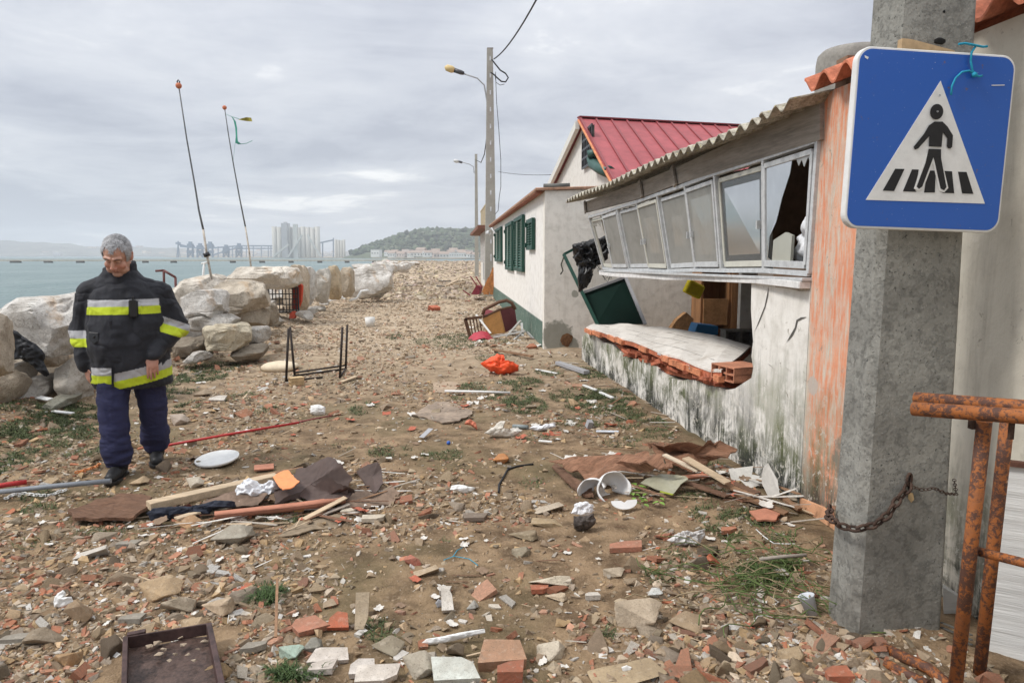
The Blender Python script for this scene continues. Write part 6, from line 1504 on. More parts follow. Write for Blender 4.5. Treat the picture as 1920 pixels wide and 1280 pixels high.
# boards and strips of the middle distance
sheet_px([(772, 777), (800, 760), (822, 752), (850, 755), (888, 768), (880, 778), (860, 789), (830, 790), (800, 783)], 'brown_board', 'warped brown board lying flat in the middle of the track', 'board', simple('mottled_board', (0.26, 0.20, 0.15), .75, .5, 4, .3), .02, .012, .012)
sheet_px([(810, 716), (845, 714), (862, 720), (850, 736), (815, 736)], 'flat_stone_slab', 'flat brownish slab behind the white pipe', 'slab', simple('slab_brown', (0.36, 0.27, 0.19), .9, .2, 6, .4), .01, .01, .01)
stick((834, 733), (957, 736), .028, .028, 'white_pipe', 'long thin white pipe lying across the track', 'pipe', M_pvc, .03, .03, True)
stick((1046, 680), (1100, 698), .09, .05, 'metal_channel', 'grey metal channel near the far corner of the broken wall', 'channel', M_galv, .03, .03)
stick((1005, 692), (1045, 700), .035, .015, 'white_lath', 'short white lath left of the grey metal channel', 'lath', M_white); stick((1094, 722), (1118, 731), .03, .02, 'white_lath', 'chipped white lath near the broken wall, first of two', 'lath', M_white); stick((1125, 735), (1150, 746), .03, .02, 'white_lath', 'chipped white lath near the broken wall, nearer of two', 'lath', M_white)
box_px(1105, 803, (.05, .06, .07), (.3, .2, .2), 'metal_box', 'small grey metal box end lying near a pale strip', 'box', M_galv, .04); stick((1118, 808), (1160, 809), .035, .012, 'pale_strip', 'pale strip lying right of the small grey metal box', 'strip', simple('bluish_white', (0.58, 0.62, 0.68), .5))
crumple([(908, 812), (925, 800), (938, 790), (948, 788), (946, 796), (938, 804), (952, 810), (975, 812), (960, 820), (925, 818)], 'torn_white_rag', 'torn white rag in the middle of the track', 'rag', simple('cream_rag', (0.58, 0.54, 0.47), .9), .12, 3, .012, 16)
stick((962, 799), (990, 801), .04, .04, 'grey_bottle', 'dull grey bottle beside the torn white rag', 'bottle', simple('grey_glass', (0.22, 0.25, 0.25), .4), .02, .02, True)
crumple([(992, 803), (1000, 798), (1020, 796), (1040, 793), (1042, 800), (1028, 805), (1010, 808)], 'white_bag', 'small white bag right of the grey bottle', 'bag', M_poly, .1, 6, .01, 16)
stick((1010, 826), (1035, 828), .03, .01, 'white_strip', 'short white strip below the small white bag', 'strip', M_white)
crumple([(582, 760), (600, 759), (610, 764), (610, 776), (596, 779), (582, 776)], 'white_tub', 'crushed white tub at the end of the red pole', 'tub', M_white, .1, 4, .01, 12)
m = MB(); gq = gp(841, 833); V = ICO2[0] * .018; o = mesh_np('blue_ball', V, ICO2[1], plain('blue_cap', (0.02, 0.10, 0.42), .4), smooth=True); o.location = gq + Vector((0, 0, .015)); tag(o, 'tiny blue ball beside pale stones in the middle of the track', 'ball')
crumple([(895, 806), (883, 797), (870, 795), (874, 788), (884, 786), (892, 792)], 'orange_rag', 'small salmon rag beside the warped brown board', 'rag', simple('salmon', (0.55, 0.18, 0.11), .8), .1, 3, .01, 14)
stick((790, 820), (808, 803), .05, .004, 'grey_sheet_scrap', 'curled grey metal scrap standing in the rubble', 'scrap', M_galv, .02, .06)
stick((316, 834), (560, 792), .022, .022, 'red_pole', 'long thin red pole lying behind the man across the rubble', 'pole', plain('red_paint', (0.42, 0.02, 0.02), .5), .05, .07, True); stick((560, 791), (622, 779), .014, .014, 'red_rod', 'thinner dark tip continuing the red pole toward the white tub', 'rod', plain('dark_red', (0.20, 0.03, 0.03), .5), .07, .05, True)
stick((-30, 925), (208, 901), .034, .034, 'grey_pipe', 'long grey pipe reaching in from the left edge to the boots of the man', 'pipe', simple('grey_pipe', (0.20, 0.215, 0.235), .5, .15, 20), .06, .10, True)
stick((-25, 915), (50, 903), .034, .034, 'red_tube', 'short red tube above the grey pipe at the left edge', 'tube', simple('red_tube', (0.40, 0.03, 0.03), .5, .2, 20), .08, .08, True)
chain([gp(x, y, .012) for x, y in [(10, 938), (25, 930), (45, 928), (70, 931), (95, 932), (110, 925), (125, 921)]], .036, .004, 'white_chain', 'white plastic chain lying along the grey pipe at the left', 'chain', M_white)
chain([gp(x, y, .03) for x, y in [(142, 893), (155, 890), (168, 886), (180, 882), (188, 876)]], .03, .005, 'orange_chain', 'short orange plastic chain behind the boot of the man', 'chain', plain('orange_plastic', (0.62, 0.22, 0.06), .5))
g = gp(408, 868); m = MB(); m.lathe([(.001, .0), (.145, .0), (.162, .012), (.165, .026), (.155, .030), (.148, .022), (.001, .020)], (0, 0, 0), 32); o = m.build('bucket_lid_disc', M_white); o.location = g + Vector((0, 0, .02)); o.rotation_euler = (.10, -.07, 0); tag(o, 'round white plastic lid lying right of the man', 'lid')
stick((495, 871), (495, 880), .14, .012, 'red_tile', 'flat red tile piece right of the white lid', 'tile', M_terra)
# plank heap, left of centre
stick((278, 948), (520, 894), .085, .05, 'pale_plank', 'long pale squared plank in the heap left of centre', 'plank', M_paleplank, .07, .06)
stick((330, 972), (505, 920), .05, .012, 'pale_plank', 'thinner pale plank in front of the long squared plank', 'plank', M_paleplank, .05, .03)
sheet_px([(128, 958), (180, 935), (240, 928), (280, 930), (285, 952), (240, 962), (190, 972), (140, 974)], 'dark_bark', 'dark rotten bark slab left of the long pale plank', 'bark', M_bark2, .05, .03, .02, 8, 3, folds=.01, fdir=(.3, 1))
crumple([(275, 962), (290, 953), (330, 950), (370, 944), (405, 938), (440, 940), (445, 950), (400, 955), (395, 965), (340, 972), (290, 978)], 'dark_rag', 'dark navy rag trailing under the pale planks', 'rag', simple('navy_rag', (0.018, 0.022, 0.035), .8, .3, 12, .5), .10, 7, .02, 14)
crumple([(440, 938), (448, 915), (462, 902), (478, 900), (490, 908), (505, 905), (520, 900), (522, 915), (508, 930), (490, 938), (470, 945), (455, 946)], 'white_plastic_bag', 'crumpled white plastic bag on the plank heap', 'bag', M_poly, .18, 9, .035, 14)
sheet_px([(535, 905), (556, 880), (590, 872), (622, 866), (640, 872), (662, 900), (655, 925), (620, 932), (560, 935), (515, 945), (512, 920)], 'brown_lino_sheet', 'large dark brown curled sheet in the heap left of centre', 'sheet', M_lino, [.06, .12, .16, .22, .25, .16, .08, .04, .03, .03, .05], .04, .006, 4, 2)
sheet_px([(560, 930), (585, 905), (615, 895), (650, 905), (668, 920), (640, 938), (600, 944)], 'brown_lino_sheet', 'creased dark brown sheet lying in the middle of the heap', 'sheet', M_lino, [.05, .13, .18, .15, .08, .04, .04], .035, .006, 7, 12)
sheet_px([(380, 945), (420, 925), (470, 918), (500, 925), (480, 945), (430, 955)], 'torn_brown_sheet', 'torn brown sheet pinned under the white plastic bag', 'sheet', simple('torn_brown', (0.16, 0.11, 0.08), .85, .4, 8, .5), [.04, .07, .09, .08, .04, .03], .03, .006, 8, 15)
sheet_px([(668, 882), (690, 872), (708, 866), (716, 878), (718, 905), (704, 925), (690, 915)], 'brown_lino_sheet', 'upright curled piece of dark brown sheet at the right end of the heap', 'sheet', M_lino, [.10, .15, .18, .14, .08, .04, .04], .015, .006, 5, 5)
sheet_px([(610, 935), (640, 905), (680, 915), (715, 925), (735, 915), (752, 922), (735, 940), (690, 950), (650, 950)], 'brown_lino_sheet', 'dusty dark sheet lying low at the front of the heap', 'sheet', simple('dusty_lino', (0.20, 0.14, 0.10), .85, .35, 8, .4), [.03, .06, .05, .04, .04, .03, .02, .02, .02], .02, .008, 6, 6)
sheet_px([(512, 898), (520, 890), (540, 885), (552, 893), (562, 903), (545, 914), (530, 917), (522, 908)], 'orange_shard', 'bright orange plastic shard on the dark brown sheet', 'shard', simple('orange_shard', (0.74, 0.27, 0.10), .5, .1), .15, .012, .006, 8, 1)
m = MB(); r1 = []
for i, (x, y) in enumerate([(402, 966), (440, 962), (485, 957), (540, 951), (590, 945), (625, 939), (648, 935)]): p = gp(x, y); r1.append([G(x, y - 8, p.z + .05), G(x, y, p.z + .065), G(x, y + 7, p.z + .02)])
m.sheet(r1, (0, 0, -.008)); tag(m.build('terracotta_strip', M_terra), 'long bent terracotta coloured strip along the front of the heap', 'strip')
stick((570, 973), (648, 932), .045, .008, 'pale_splinter', 'pale splintered lath crossing the end of the terracotta strip', 'splinter', M_paleplank, .02, .08); stick((600, 966), (655, 945), .03, .008, 'grey_splinter', 'greyish splintered lath under the pale one', 'splinter', simple('grey_lath', (0.36, 0.31, 0.26), .9, .3, 9), .02, .04)
sheet_px([(524, 1003), (560, 975), (610, 965), (645, 960), (655, 975), (640, 985), (590, 992), (560, 1002)], 'cardboard', 'muddy flattened cardboard below the splintered laths', 'cardboard', simple('muddy_card', (0.24, 0.185, 0.125), .95, .3, 7, .6), .012, .012, .006)
S(630, 903, 18, 16, 'small whitish stone resting on the dark brown sheet', LT, s=3, lift=.10)
crumple([(857, 920), (845, 918), (848, 910), (862, 908), (880, 912), (892, 914), (884, 922), (870, 925)], 'white_pottery', 'broken white pottery piece with dark rim in the middle', 'pottery', M_white, .05, 3, .008, 16)
m = MB(); 
m.tube([gp(x, y, .01) for x, y in [(935, 925), (936, 910), (945, 895), (952, 882), (970, 876), (1000, 872)]], .008, 6); tag(m.build('black_hose', M_cable), 'curved black hose piece left of the big bark sheets', 'hose')
m = MB(); m.tube([gp(x, y, .008) for x, y in [(832, 1052), (850, 1045), (865, 1047), (880, 1050), (896, 1062)]], .0022, 5); m.tube([gp(x, y, .008) for x, y in [(850, 1045), (857, 1034), (868, 1028)]], .0022, 5); tag(m.build('cyan_string', M_rope), 'thin cyan string lying on the sand in the centre', 'string')
# right hand heap
sheet_px([(1032, 870), (1060, 862), (1130, 862), (1195, 858), (1215, 850), (1240, 862), (1260, 880), (1225, 890), (1180, 893), (1130, 902), (1105, 905), (1070, 890)], 'bark_sheet', 'large red brown palm bark sheet on the left of the right hand heap', 'bark', M_bark, [.06, .10, .13, .15, .18, .20, .16, .09, .06, .03, .02, .03], .05, .008, 5, 2, folds=.045, fdir=(.35, 1))
sheet_px([(1212, 838), (1245, 842), (1300, 840), (1350, 848), (1380, 858), (1365, 868), (1330, 872), (1300, 885), (1260, 880), (1235, 860)], 'bark_sheet', 'palm bark sheet with frayed end leaning toward the wall', 'bark', M_bark, [.14, .20, .20, .15, .12, .09, .05, .05, .08, .12], .05, .008, 5, 4, folds=.04, fdir=(.2, 1))
sheet_px([(1035, 872), (1042, 868), (1075, 893), (1110, 912), (1112, 928), (1095, 922), (1060, 900)], 'dark_bark', 'dark split edge of bark left of the broken white bowl', 'bark', M_bark2, .03, .02, .015, 8, 5)
stick((1245, 852), (1310, 883), .045, .012, 'cream_splinter', 'cream splintered board on top of the right hand heap', 'splinter', simple('cream_wood', (0.60, 0.50, 0.38), .8, .2, 8, .4, stretch=(.5, 6, 6)), .19, .12); stick((1285, 858), (1365, 905), .07, .012, 'brown_splinter', 'brown split board sliding off the right hand heap', 'splinter', M_paleplank, .18, .08)
M_bowl = simple('white_ceramic', (0.76, 0.76, 0.75), .25, .06, 4)
def bowl(px, py, r_, h_, rot, label, a0, a1, name='broken_bowl'):
    prof = [(.25, 0), (.55, .06), (.82, .28), (.96, .62), (1.0, 1.0)]; m = MB(); rows = []
    for rr, zz_ in prof:
        rows.append([Vector((math.cos(a) * rr * r_, math.sin(a) * rr * r_, zz_ * h_ * (1 if rr < 1 else 1 + .12 * math.sin(a * 5)))) for a in np.linspace(R(a0), R(a1), 30)])
    m.grid(rows); o = m.build(name, M_bowl); so_ = o.modifiers.new('s', 'SOLIDIFY'); so_.thickness = .006; o.location = gp(px, py) + Vector((0, 0, .03)); o.rotation_euler = rot; return tag(o, label, 'bowl')
bowl(1140, 925, .115, .12, (R(70), R(14), R(5)), 'broken white ceramic bowl lying on its side by the bark sheets', -10, 300)
bowl(1120, 925, .10, .12, (R(86), R(-10), R(-28)), 'curved white ceramic piece behind the broken bowl', 20, 190)
g = gp(1170, 958); m = MB(); m.prism([Vector((math.cos(a) * .085, 0, math.sin(a) * .052)) for a in np.linspace(R(172), R(368), 20)] + [Vector((.02, 0, .006)), Vector((0, 0, -.008)), Vector((-.02, 0, .006))], (0, .008, 0)); o = m.build('ceramic_half_disc', M_bowl, bevel=.001); o.location = g + Vector((0, 0, .065)); o.rotation_euler = (R(-38), 0, R(6)); tag(o, 'half round white ceramic piece lying in front of the broken bowl', 'ceramic piece')
# leafy green plant
pl = empty('uprooted_plant', gp(1215, 945), 0, 'bright green leafy plant beside the broken white bowl', 'plant'); r5 = random.Random(4); O = pl.location; m = MB()
for i in range(26):
    b0 = gp(r5.uniform(1185, 1240), r5.uniform(915, 955)) - O; a = r5.uniform(0, 6.28); L_ = r5.uniform(.035, .06); dr = Vector((math.cos(a), math.sin(a), r5.uniform(.2, .9))).normalized(); sd_ = dr.cross(Vector((0, 0, 1))).normalized(); w_ = L_ * .28; rows = []
    for k in range(6):
        f = k / 5; ww = w_ * math.sin(math.pi * min(.97, f * .9 + .08)); c = b0 + dr * L_ * f + Vector((0, 0, -.02 * f * f + .02)); rows.append([c - sd_ * ww + Vector((0, 0, .006)), c, c + sd_ * ww + Vector((0, 0, .006))])
    m.grid(rows)
m.build('leaves', simple('bright_leaf', (0.16, 0.27, 0.05), .5, .3, 20), pl)
sheet_px([(1203, 905), (1215, 895), (1240, 888), (1265, 886), (1285, 890), (1290, 898), (1272, 915), (1262, 926), (1235, 918)], 'glass_sheet', 'cloudy glass shard with a green edge between the plant and the heap', 'glass', simple('cloudy_green_glass', (0.30, 0.29, 0.21), .25, .15, 6), [.04, .06, .09, .10, .10, .10, .05, .03, .03], .004, .006, 3)
stick((1238, 921), (1262, 927), .012, .008, 'green_edge', 'yellow green edge strip along the front of the glass shard', 'strip', plain('lime_edge', (0.33, 0.38, 0.05), .4), .03, .03)
crumple([(1072, 962), (1075, 945), (1090, 940), (1112, 945), (1112, 958), (1100, 968)], 'crumpled_foil', 'white crumpled packaging on top of a dark block', 'packaging', simple('white_pack', (0.70, 0.70, 0.72), .5, .1, 10), .06, 8, .012, 20)
crumple([(1074, 968), (1100, 970), (1112, 962), (1115, 985), (1105, 995), (1085, 996), (1076, 990)], 'charred_block', 'charred dark block under the white crumpled packaging', 'block', simple('charred', (0.075, 0.062, 0.055), .8, .6, 20, .5), .1, 9, .015, 14)
def shard_px(pts, name, label, cat, mat, lift, rot=None, th=.008):
    P = [G(x, y, l_) for (x, y), l_ in zip(pts, lift)]; m = MB(); m.prism(P, (0, .003, -th)); return tag(m.build(name, mat), label, cat)
M_gshard = simple('grey_fibre_board', (0.55, 0.53, 0.49), .85, .15, 10, .4, .003, stretch=(1, 1, .3))
def vshard(pts, yb, lean, label, mat, name='board_shard', cat='board piece'):
    P = [PY(x, y, yb + lean * i_) for (x, y), i_ in pts]; m = MB(); m.prism(P, (.006, .012, 0)); return tag(m.build(name, mat), label, cat)
vshard([((1366, 880), .8), ((1412, 874), 1), ((1410, 890), .6), ((1425, 893), .5), ((1400, 915), 0), ((1375, 912), 0)], 4.55, .18, 'pale grey fibre board piece leaning on the heap by the wall', M_gshard)
vshard([((1388, 900), .4), ((1432, 895), .5), ((1434, 905), .3), ((1405, 916), 0)], 4.45, .15, 'small pale board piece in front of the leaning grey piece', M_gshard)
vshard([((1440, 868), 1), ((1430, 880), .8), ((1428, 905), .4), ((1440, 930), 0), ((1462, 928), 0), ((1458, 900), .4)], 4.28, .15, 'tall pointed pale board piece standing against the wall', M_gshard)
stick((1466, 932), (1500, 955), .035, .02, 'brown_stub', 'short brown wooden stub at the foot of the wall', 'wood piece', M_brplank, .05, .03); S(1485, 930, 26, 24, 'beige stone at the foot of the orange wall', (0.52, 0.44, 0.34), s=7)
for i, (a_, b_, lb) in enumerate((((1330, 885), (1420, 925), 'dark brown split slat low in the right hand heap'), ((1350, 905), (1450, 945), 'long brown slat lying along the foot of the wall'), ((1225, 900), (1330, 890), 'pinkish brown strip under the glass shard'), ((1380, 925), (1475, 962), 'rust brown slat at the near end of the heap'), ((1290, 905), (1365, 930), 'dark flat slat in front of the heap'))):
    stick(a_, b_, .06, .012, 'split_lath', lb, 'lath', (M_bark2, M_brplank, M_terra, M_brplank, M_bark2)[i], .05, .03)
sheet_px([(1160 + 245, 955), (1440, 948), (1462, 962), (1455, 975), (1420, 972)], 'terracotta_piece', 'flat terracotta piece near the foot of the orange wall', 'tile piece', M_terra, .03, .01, .01)
crumple([(1250, 1012), (1268, 1000), (1280, 994), (1300, 996), (1324, 990), (1322, 1005), (1312, 1022), (1290, 1020), (1270, 1022)], 'silver_wrapper', 'crumpled silvery wrapper in the rubble right of centre', 'wrapper', simple('silver_film', (0.58, 0.56, 0.54), .3, .2, 20, .5), .05, 5, .016, 22)
g = gp(1527, 1155); m = MB(); m.lathe([(.001, 0), (.024, 0), (.034, .085), (.036, .088), (.032, .085), (.022, .004), (.001, .004)], (0, 0, 0), 20); o = m.build('plastic_cup', simple('pale_grey_cup', (0.55, 0.57, 0.60), .35, .05)); o.location = g + Vector((-.01, 0, .008)); o.rotation_euler = (R(-10), R(-17), 0); tag(o, 'pale grey plastic cup standing at the foot of the concrete pole', 'cup')
stick((1424, 1048), (1512, 1040), .018, .012, 'grey_stick', 'grey stick lying on the vine tangle', 'stick', simple('grey_stick', (0.30, 0.26, 0.22), .9), .08, .08, True)
m = MB(); m.tube([gp(x, y, .05) for x, y in [(1417, 1008), (1432, 1022), (1450, 1035), (1470, 1036), (1490, 1036)]], .003, 5); tag(m.build('cord', M_white), 'thin white cord above the vine tangle', 'cord')
m = MB(); m.tube([gp(x, y, .02) for x, y in [(1414, 1172), (1420, 1163), (1435, 1161), (1448, 1165)]], .002, 5); tag(m.build('white_string', M_white), 'short white string below the vine tangle', 'string')
# foreground left: tray, stick, strips
tr = empty('metal_tray', gp(325, 1240), 0, 'rusty dark brown metal tray lying in the bottom left foreground', 'tray'); O = tr.location
c0, c1, c2, c3 = [G(x, y, .085) - O for x, y in ((236, 1204), (392, 1178), (424, 1330), (232, 1345))]
M_tray = simple('rusty_brown_enamel', (0.062, 0.036, 0.032), .45, .5, 9, .5, .004)
m = MB(); rows = []
for i in range(12):
    rows.append([c0 + (c1 - c0) * (j / 11) + (c3 - c0) * (i / 11) + ((c2 - c1) - (c3 - c0)) * (i * j / 121) + Vector((0, 0, -.028 + .004 * math.sin(i * 1.7 + j))) for j in range(12)])
m.sheet(rows, (0, 0, -.003)); m.build('tray_floor', simple('silted_tray', (0.065, 0.042, 0.034), .4, .8, 14, .9, .008), tr)
m = MB(); m.bar(c0, c1, .008, .05); m.bar(c0, c3, .018, .055); m.bar(c1, c2, .022, .055); m.bar(c0 + Vector((.0, .015, .005)), c0 + (c1 - c0) * .22 + Vector((0, .015, .008)), .025, .05)
m.build('tray_rim', M_tray, tr, bevel=.003)
for i, (x, y) in enumerate([(330, 1250), (345, 1232), (300, 1250), (318, 1262), (352, 1250), (280, 1235), (372, 1240), (365, 1262), (295, 1228), (340, 1218), (310, 1240), (385, 1225)]): S(x, y, 9 + i % 3 * 3, 7, 'pebble lying inside the rusty metal tray', (0.45, 0.36, 0.27), s=i, lift=.055)['group'] = 'pebbles in the tray'
stick((520, 1084), (517, 1194), .012, .006, 'thin_stick', 'thin flat wooden stick lying before the seaweed tuft', 'stick', M_brplank, .10, .03)
crumple([(790, 1205), (800, 1197), (830, 1192), (870, 1184), (908, 1178), (908, 1186), (870, 1196), (840, 1204), (800, 1209)], 'white_plastic_strip', 'torn white plastic strip behind a dark upright stone', 'plastic strip', M_white, .03, 3, .006, 20)
crumple([(100, 1128), (108, 1110), (118, 1104), (124, 1108), (116, 1120), (135, 1118), (138, 1128), (118, 1138), (104, 1138)], 'broken_cup_piece', 'broken white cup piece in the left rubble', 'cup piece', M_white, .04, 4, .008, 20)
crumple([(1440 - 275, 1000 + 250), (1175, 1245), (1185, 1250), (1180, 1262), (1170, 1264)], 'paper_scrap', 'small white paper scrap near the bottom right of centre', 'paper', M_white, .02, 4, .004, 20)
crumple([(820, 1140), (815, 1130), (822, 1122), (832, 1126), (832, 1136)], 'ring_scrap', 'tiny grey scrap in the sand at the lower centre', 'scrap', M_galv, .02, 4, .003, 20)
for i, (x, y, w_, h_, c) in enumerate([(1110, 1120, 30, 10, WT), (600, 775, 20, 8, WT), (560, 958, 22, 10, (0.6, .3, .1)), (700, 972, 44, 14, LT), (660, 960, 40, 8, LT), (1060, 1095, 26, 8, LT), (240, 1020, 40, 14, GR), (30, 1200, 40, 14, GR), (480, 1215, 50, 16, GR), (250, 1160, 40, 16, GR)]):
    S(x, y, w_, h_, 'flat pale or grey flake lying loose in the foreground rubble', c, 'plaster', i)['group'] = 'flat flakes in the foreground'
# ------------------------------------------------------------------ splinters, laths and scraps strewn in and around the heaps
sp_me = []
def splinter_me(seed, mat, flat):
    r = random.Random(seed); m = MB(); n = 6; a = []; b = []
    for i in range(n):
        u = -1 + 2 * i / (n - 1); w_ = (.06 + .03 * r.random()) * (1 - .5 * abs(u) ** 3 * r.random()); z = .02 * math.sin(u * 2 + seed); a.append(Vector((u, w_ + r.uniform(-.01, .01), z))); b.append(Vector((u + r.uniform(-.05, .05), -w_, z + .01)))
    m.sheet([a, b], (0, 0, -flat)); o = m.build('tmp', mat); me = o.data; bpy.data.objects.remove(o); return me
mats_ = [M_paleplank, M_brplank, simple('silver_wood', (0.34, 0.30, 0.25), .9, .3, 9, .4), M_bark, simple('white_flaked_wood', (0.58, 0.55, 0.50), .8, .3, 9, .3)]
for i in range(10): sp_me.append(splinter_me(i, mats_[i % 5], .025))
M_scrapw = simple('muddy_white_scrap', (0.60, 0.57, 0.52), .6, .3, 14, .3); M_scrapr = simple('muddy_red_scrap', (0.40, 0.12, 0.07), .7, .3, 14, .3); M_scrapb = simple('muddy_brown_scrap', (0.22, 0.15, 0.10), .8, .4, 14, .3)
def scrap_me(seed, mat):
    r = np.random.default_rng(seed); rows = []
    for i in range(7):
        rows.append([Vector(((i - 3) / 3 * (1 - .25 * r.random()), (j - 3) / 3 * r.uniform(.45, .75), r.normal(0, .10) + .12 * math.sin(i * 1.1 + seed) + .10 * math.cos(j * 1.3))) for j in range(7)])
    m = MB(); m.sheet(rows, (0, 0, -.03)); o = m.build('tmp', mat); me = o.data; bpy.data.objects.remove(o); return me
sc_me = [scrap_me(i, (M_scrapw, M_scrapw, M_scrapr, M_scrapb, M_scrapw)[i % 5]) for i in range(10)]
def strew(px_poly, n, kind, label, group, smin, smax, seed, ang=None, lift=.02):
    r = random.Random(seed); xs_ = [p[0] for p in px_poly]; ys_ = [p[1] for p in px_poly]; k = 0
    def inside(x, y):
        c = False; j = len(px_poly) - 1
        for i in range(len(px_poly)):
            (xi, yi), (xj, yj) = px_poly[i], px_poly[j]
            if (yi > y) != (yj > y) and x < (xj - xi) * (y - yi) / (yj - yi) + xi: c = not c
            j = i
        return c
    while k < n:
        x, y = r.uniform(min(xs_), max(xs_)), r.uniform(min(ys_), max(ys_))
        if not inside(x, y): continue
        k += 1; g = gp(x, y); s = r.uniform(smin, smax) ** 1.0 * (1 + .04 * g.y)
        nm = 'wood_splinter' if kind == 's' else 'litter_scrap'; me = r.choice(sp_me if kind == 's' else sc_me)
        o = bpy.data.objects.new(nm, me); link(o); w_ = s * (r.uniform(.4, 1.1) if kind == 's' else 1)
        a = r.uniform(0, 6.28) if ang is None else ang + r.gauss(0, .45)
        o.matrix_world = Matrix.Translation((g.x, g.y, g.z + r.uniform(.004, lift))) @ Euler((r.gauss(0, .15), r.gauss(0, .12), a)).to_matrix().to_4x4() @ Matrix.Diagonal((s, w_, s * .6, 1))
        tag(o, label, 'splinter' if kind == 's' else 'scrap', group)
heapL = [(250, 955), (520, 895), (740, 880), (760, 930), (660, 985), (420, 1010), (260, 985)]
heapR = [(1040, 865), (1220, 835), (1380, 855), (1460, 920), (1540, 985), (1480, 1000), (1350, 940), (1200, 930), (1060, 900)]
strew(heapL, 70, 's', 'thin wooden splinter in the plank heap left of centre', 'splinters of the left heap', .05, .17, 1, 0.35, .05)
strew(heapL, 44, 'c', 'small torn scrap in the plank heap left of centre', 'scraps of the left heap', .02, .055, 2, None, .04)
strew(heapR, 60, 's', 'thin wooden splinter in the bark heap by the broken wall', 'splinters of the right heap', .05, .18, 3, -.5, .07)
strew(heapR, 34, 'c', 'small torn scrap in the bark heap by the broken wall', 'scraps of the right heap', .02, .06, 4, None, .05)
strew([(1050, 690), (1120, 690), (1380, 840), (1330, 850), (1180, 800), (1060, 740)], 26, 's', 'wood splinter on the weeds along the foot of the broken wall', 'splinters along the broken wall', .05, .14, 5)
strew([(880, 650), (1020, 650), (1180, 760), (1120, 830), (900, 820), (820, 720)], 40, 'c', 'small torn scrap on the weedy ground in front of the broken wall', 'scraps before the broken wall', .02, .055, 6)
strew([(330, 700), (760, 690), (900, 850), (700, 880), (330, 880)], 38, 'c', 'small torn scrap on the track between the man and the table frame', 'scraps of the middle track', .02, .05, 7)
strew([(330, 700), (760, 690), (900, 850), (700, 880), (330, 880)], 22, 's', 'wood splinter on the track between the man and the table frame', 'splinters of the middle track', .04, .12, 8)
strew([(0, 960), (250, 990), (520, 1010), (1000, 960), (1400, 1010), (1500, 1200), (1200, 1260), (600, 1250), (0, 1270)], 46, 'c', 'small torn scrap lying in the foreground rubble', 'scraps of the foreground', .012, .032, 9)
strew([(0, 960), (250, 990), (520, 1010), (1000, 960), (1400, 1010), (1500, 1200), (1200, 1260), (600, 1250), (0, 1270)], 34, 's', 'small wood splinter lying in the foreground rubble', 'splinters of the foreground', .02, .07, 10)
strew([(870, 560), (930, 560), (1010, 650), (880, 655), (860, 610)], 44, 's', 'wood splinter by the wrecked armchair', 'splinters by the armchair', .06, .22, 11)
strew([(870, 560), (930, 560), (1010, 650), (880, 655), (860, 610)], 30, 'c', 'torn scrap by the wrecked armchair', 'scraps by the armchair', .03, .08, 14)
strew([(560, 545), (720, 540), (740, 560), (600, 600)], 14, 's', 'wood splinter near the broken plastic chair', 'splinters near the plastic chair', .08, .2, 12)
strew([(1010, 655), (1095, 660), (1130, 700), (1040, 700)], 16, 's', 'wood splinter at the corner between the white house and the broken wall', 'splinters at the corner', .05, .18, 13)
# ------------------------------------------------------------------ the man
man = empty('person', (-2.365, 5.40, gz(-2.38, 5.4)), R(15), 'grey haired heavy man in dark fire jacket with yellow bands, walking head bowed', 'person')
def cap(m, a, b, ra, rb, n=18, sx=1.0):
    a = Vector(a); b = Vector(b); t_ = b - a; L_ = t_.length; t_.normalize(); prof = []
    for i in range(7): an = -math.pi / 2 + i * math.pi / 12; prof.append((max(.0004, ra * math.cos(an)), ra * math.sin(an)))
    for i in range(7): an = i * math.pi / 12; prof.append((max(.0004, rb * math.cos(an)), L_ + rb * math.sin(an)))
    q = t_.to_track_quat('Z', 'Y').to_matrix(); vs = []
    for r_, z in prof:
        for k in range(n):
            an = 2 * math.pi * k / n; vs.append(a + q @ Vector((r_ * math.cos(an) * sx, r_ * math.sin(an), z)))
    N = len(prof); fs = [(i * n + k, i * n + (k + 1) % n, (i + 1) * n + (k + 1) % n, (i + 1) * n + k) for i in range(N - 1) for k in range(n)]
    fs += [tuple(range(n))[::-1], tuple((N - 1) * n + k for k in range(n))]; m.add(vs, fs, True)
def ell(m, c, r_, rot=None):
    V, F_ = ICO3; M_ = rot or Matrix.Identity(3); m.add([Vector(c) + M_ @ Vector((v[0] * r_[0], v[1] * r_[1], v[2] * r_[2])) for v in V], [tuple(f) for f in F_], True)
def loft(m, rings, n=28, p=2.3):
    vs = []
    for (z, cx_, cy_2, rx, ry) in rings:
        for k in range(n):
            a = 2 * math.pi * k / n; ca, sa = math.cos(a), math.sin(a); vs.append((cx_ + rx * abs(ca) ** (2 / p) * math.copysign(1, ca), cy_2 + ry * abs(sa) ** (2 / p) * math.copysign(1, sa), z))
    N = len(rings); fs = [(i * n + k, i * n + (k + 1) % n, (i + 1) * n + (k + 1) % n, (i + 1) * n + k) for i in range(N - 1) for k in range(n)]
    fs += [tuple(range(n))[::-1], tuple((N - 1) * n + k for k in range(n))]; m.add(vs, fs, True)
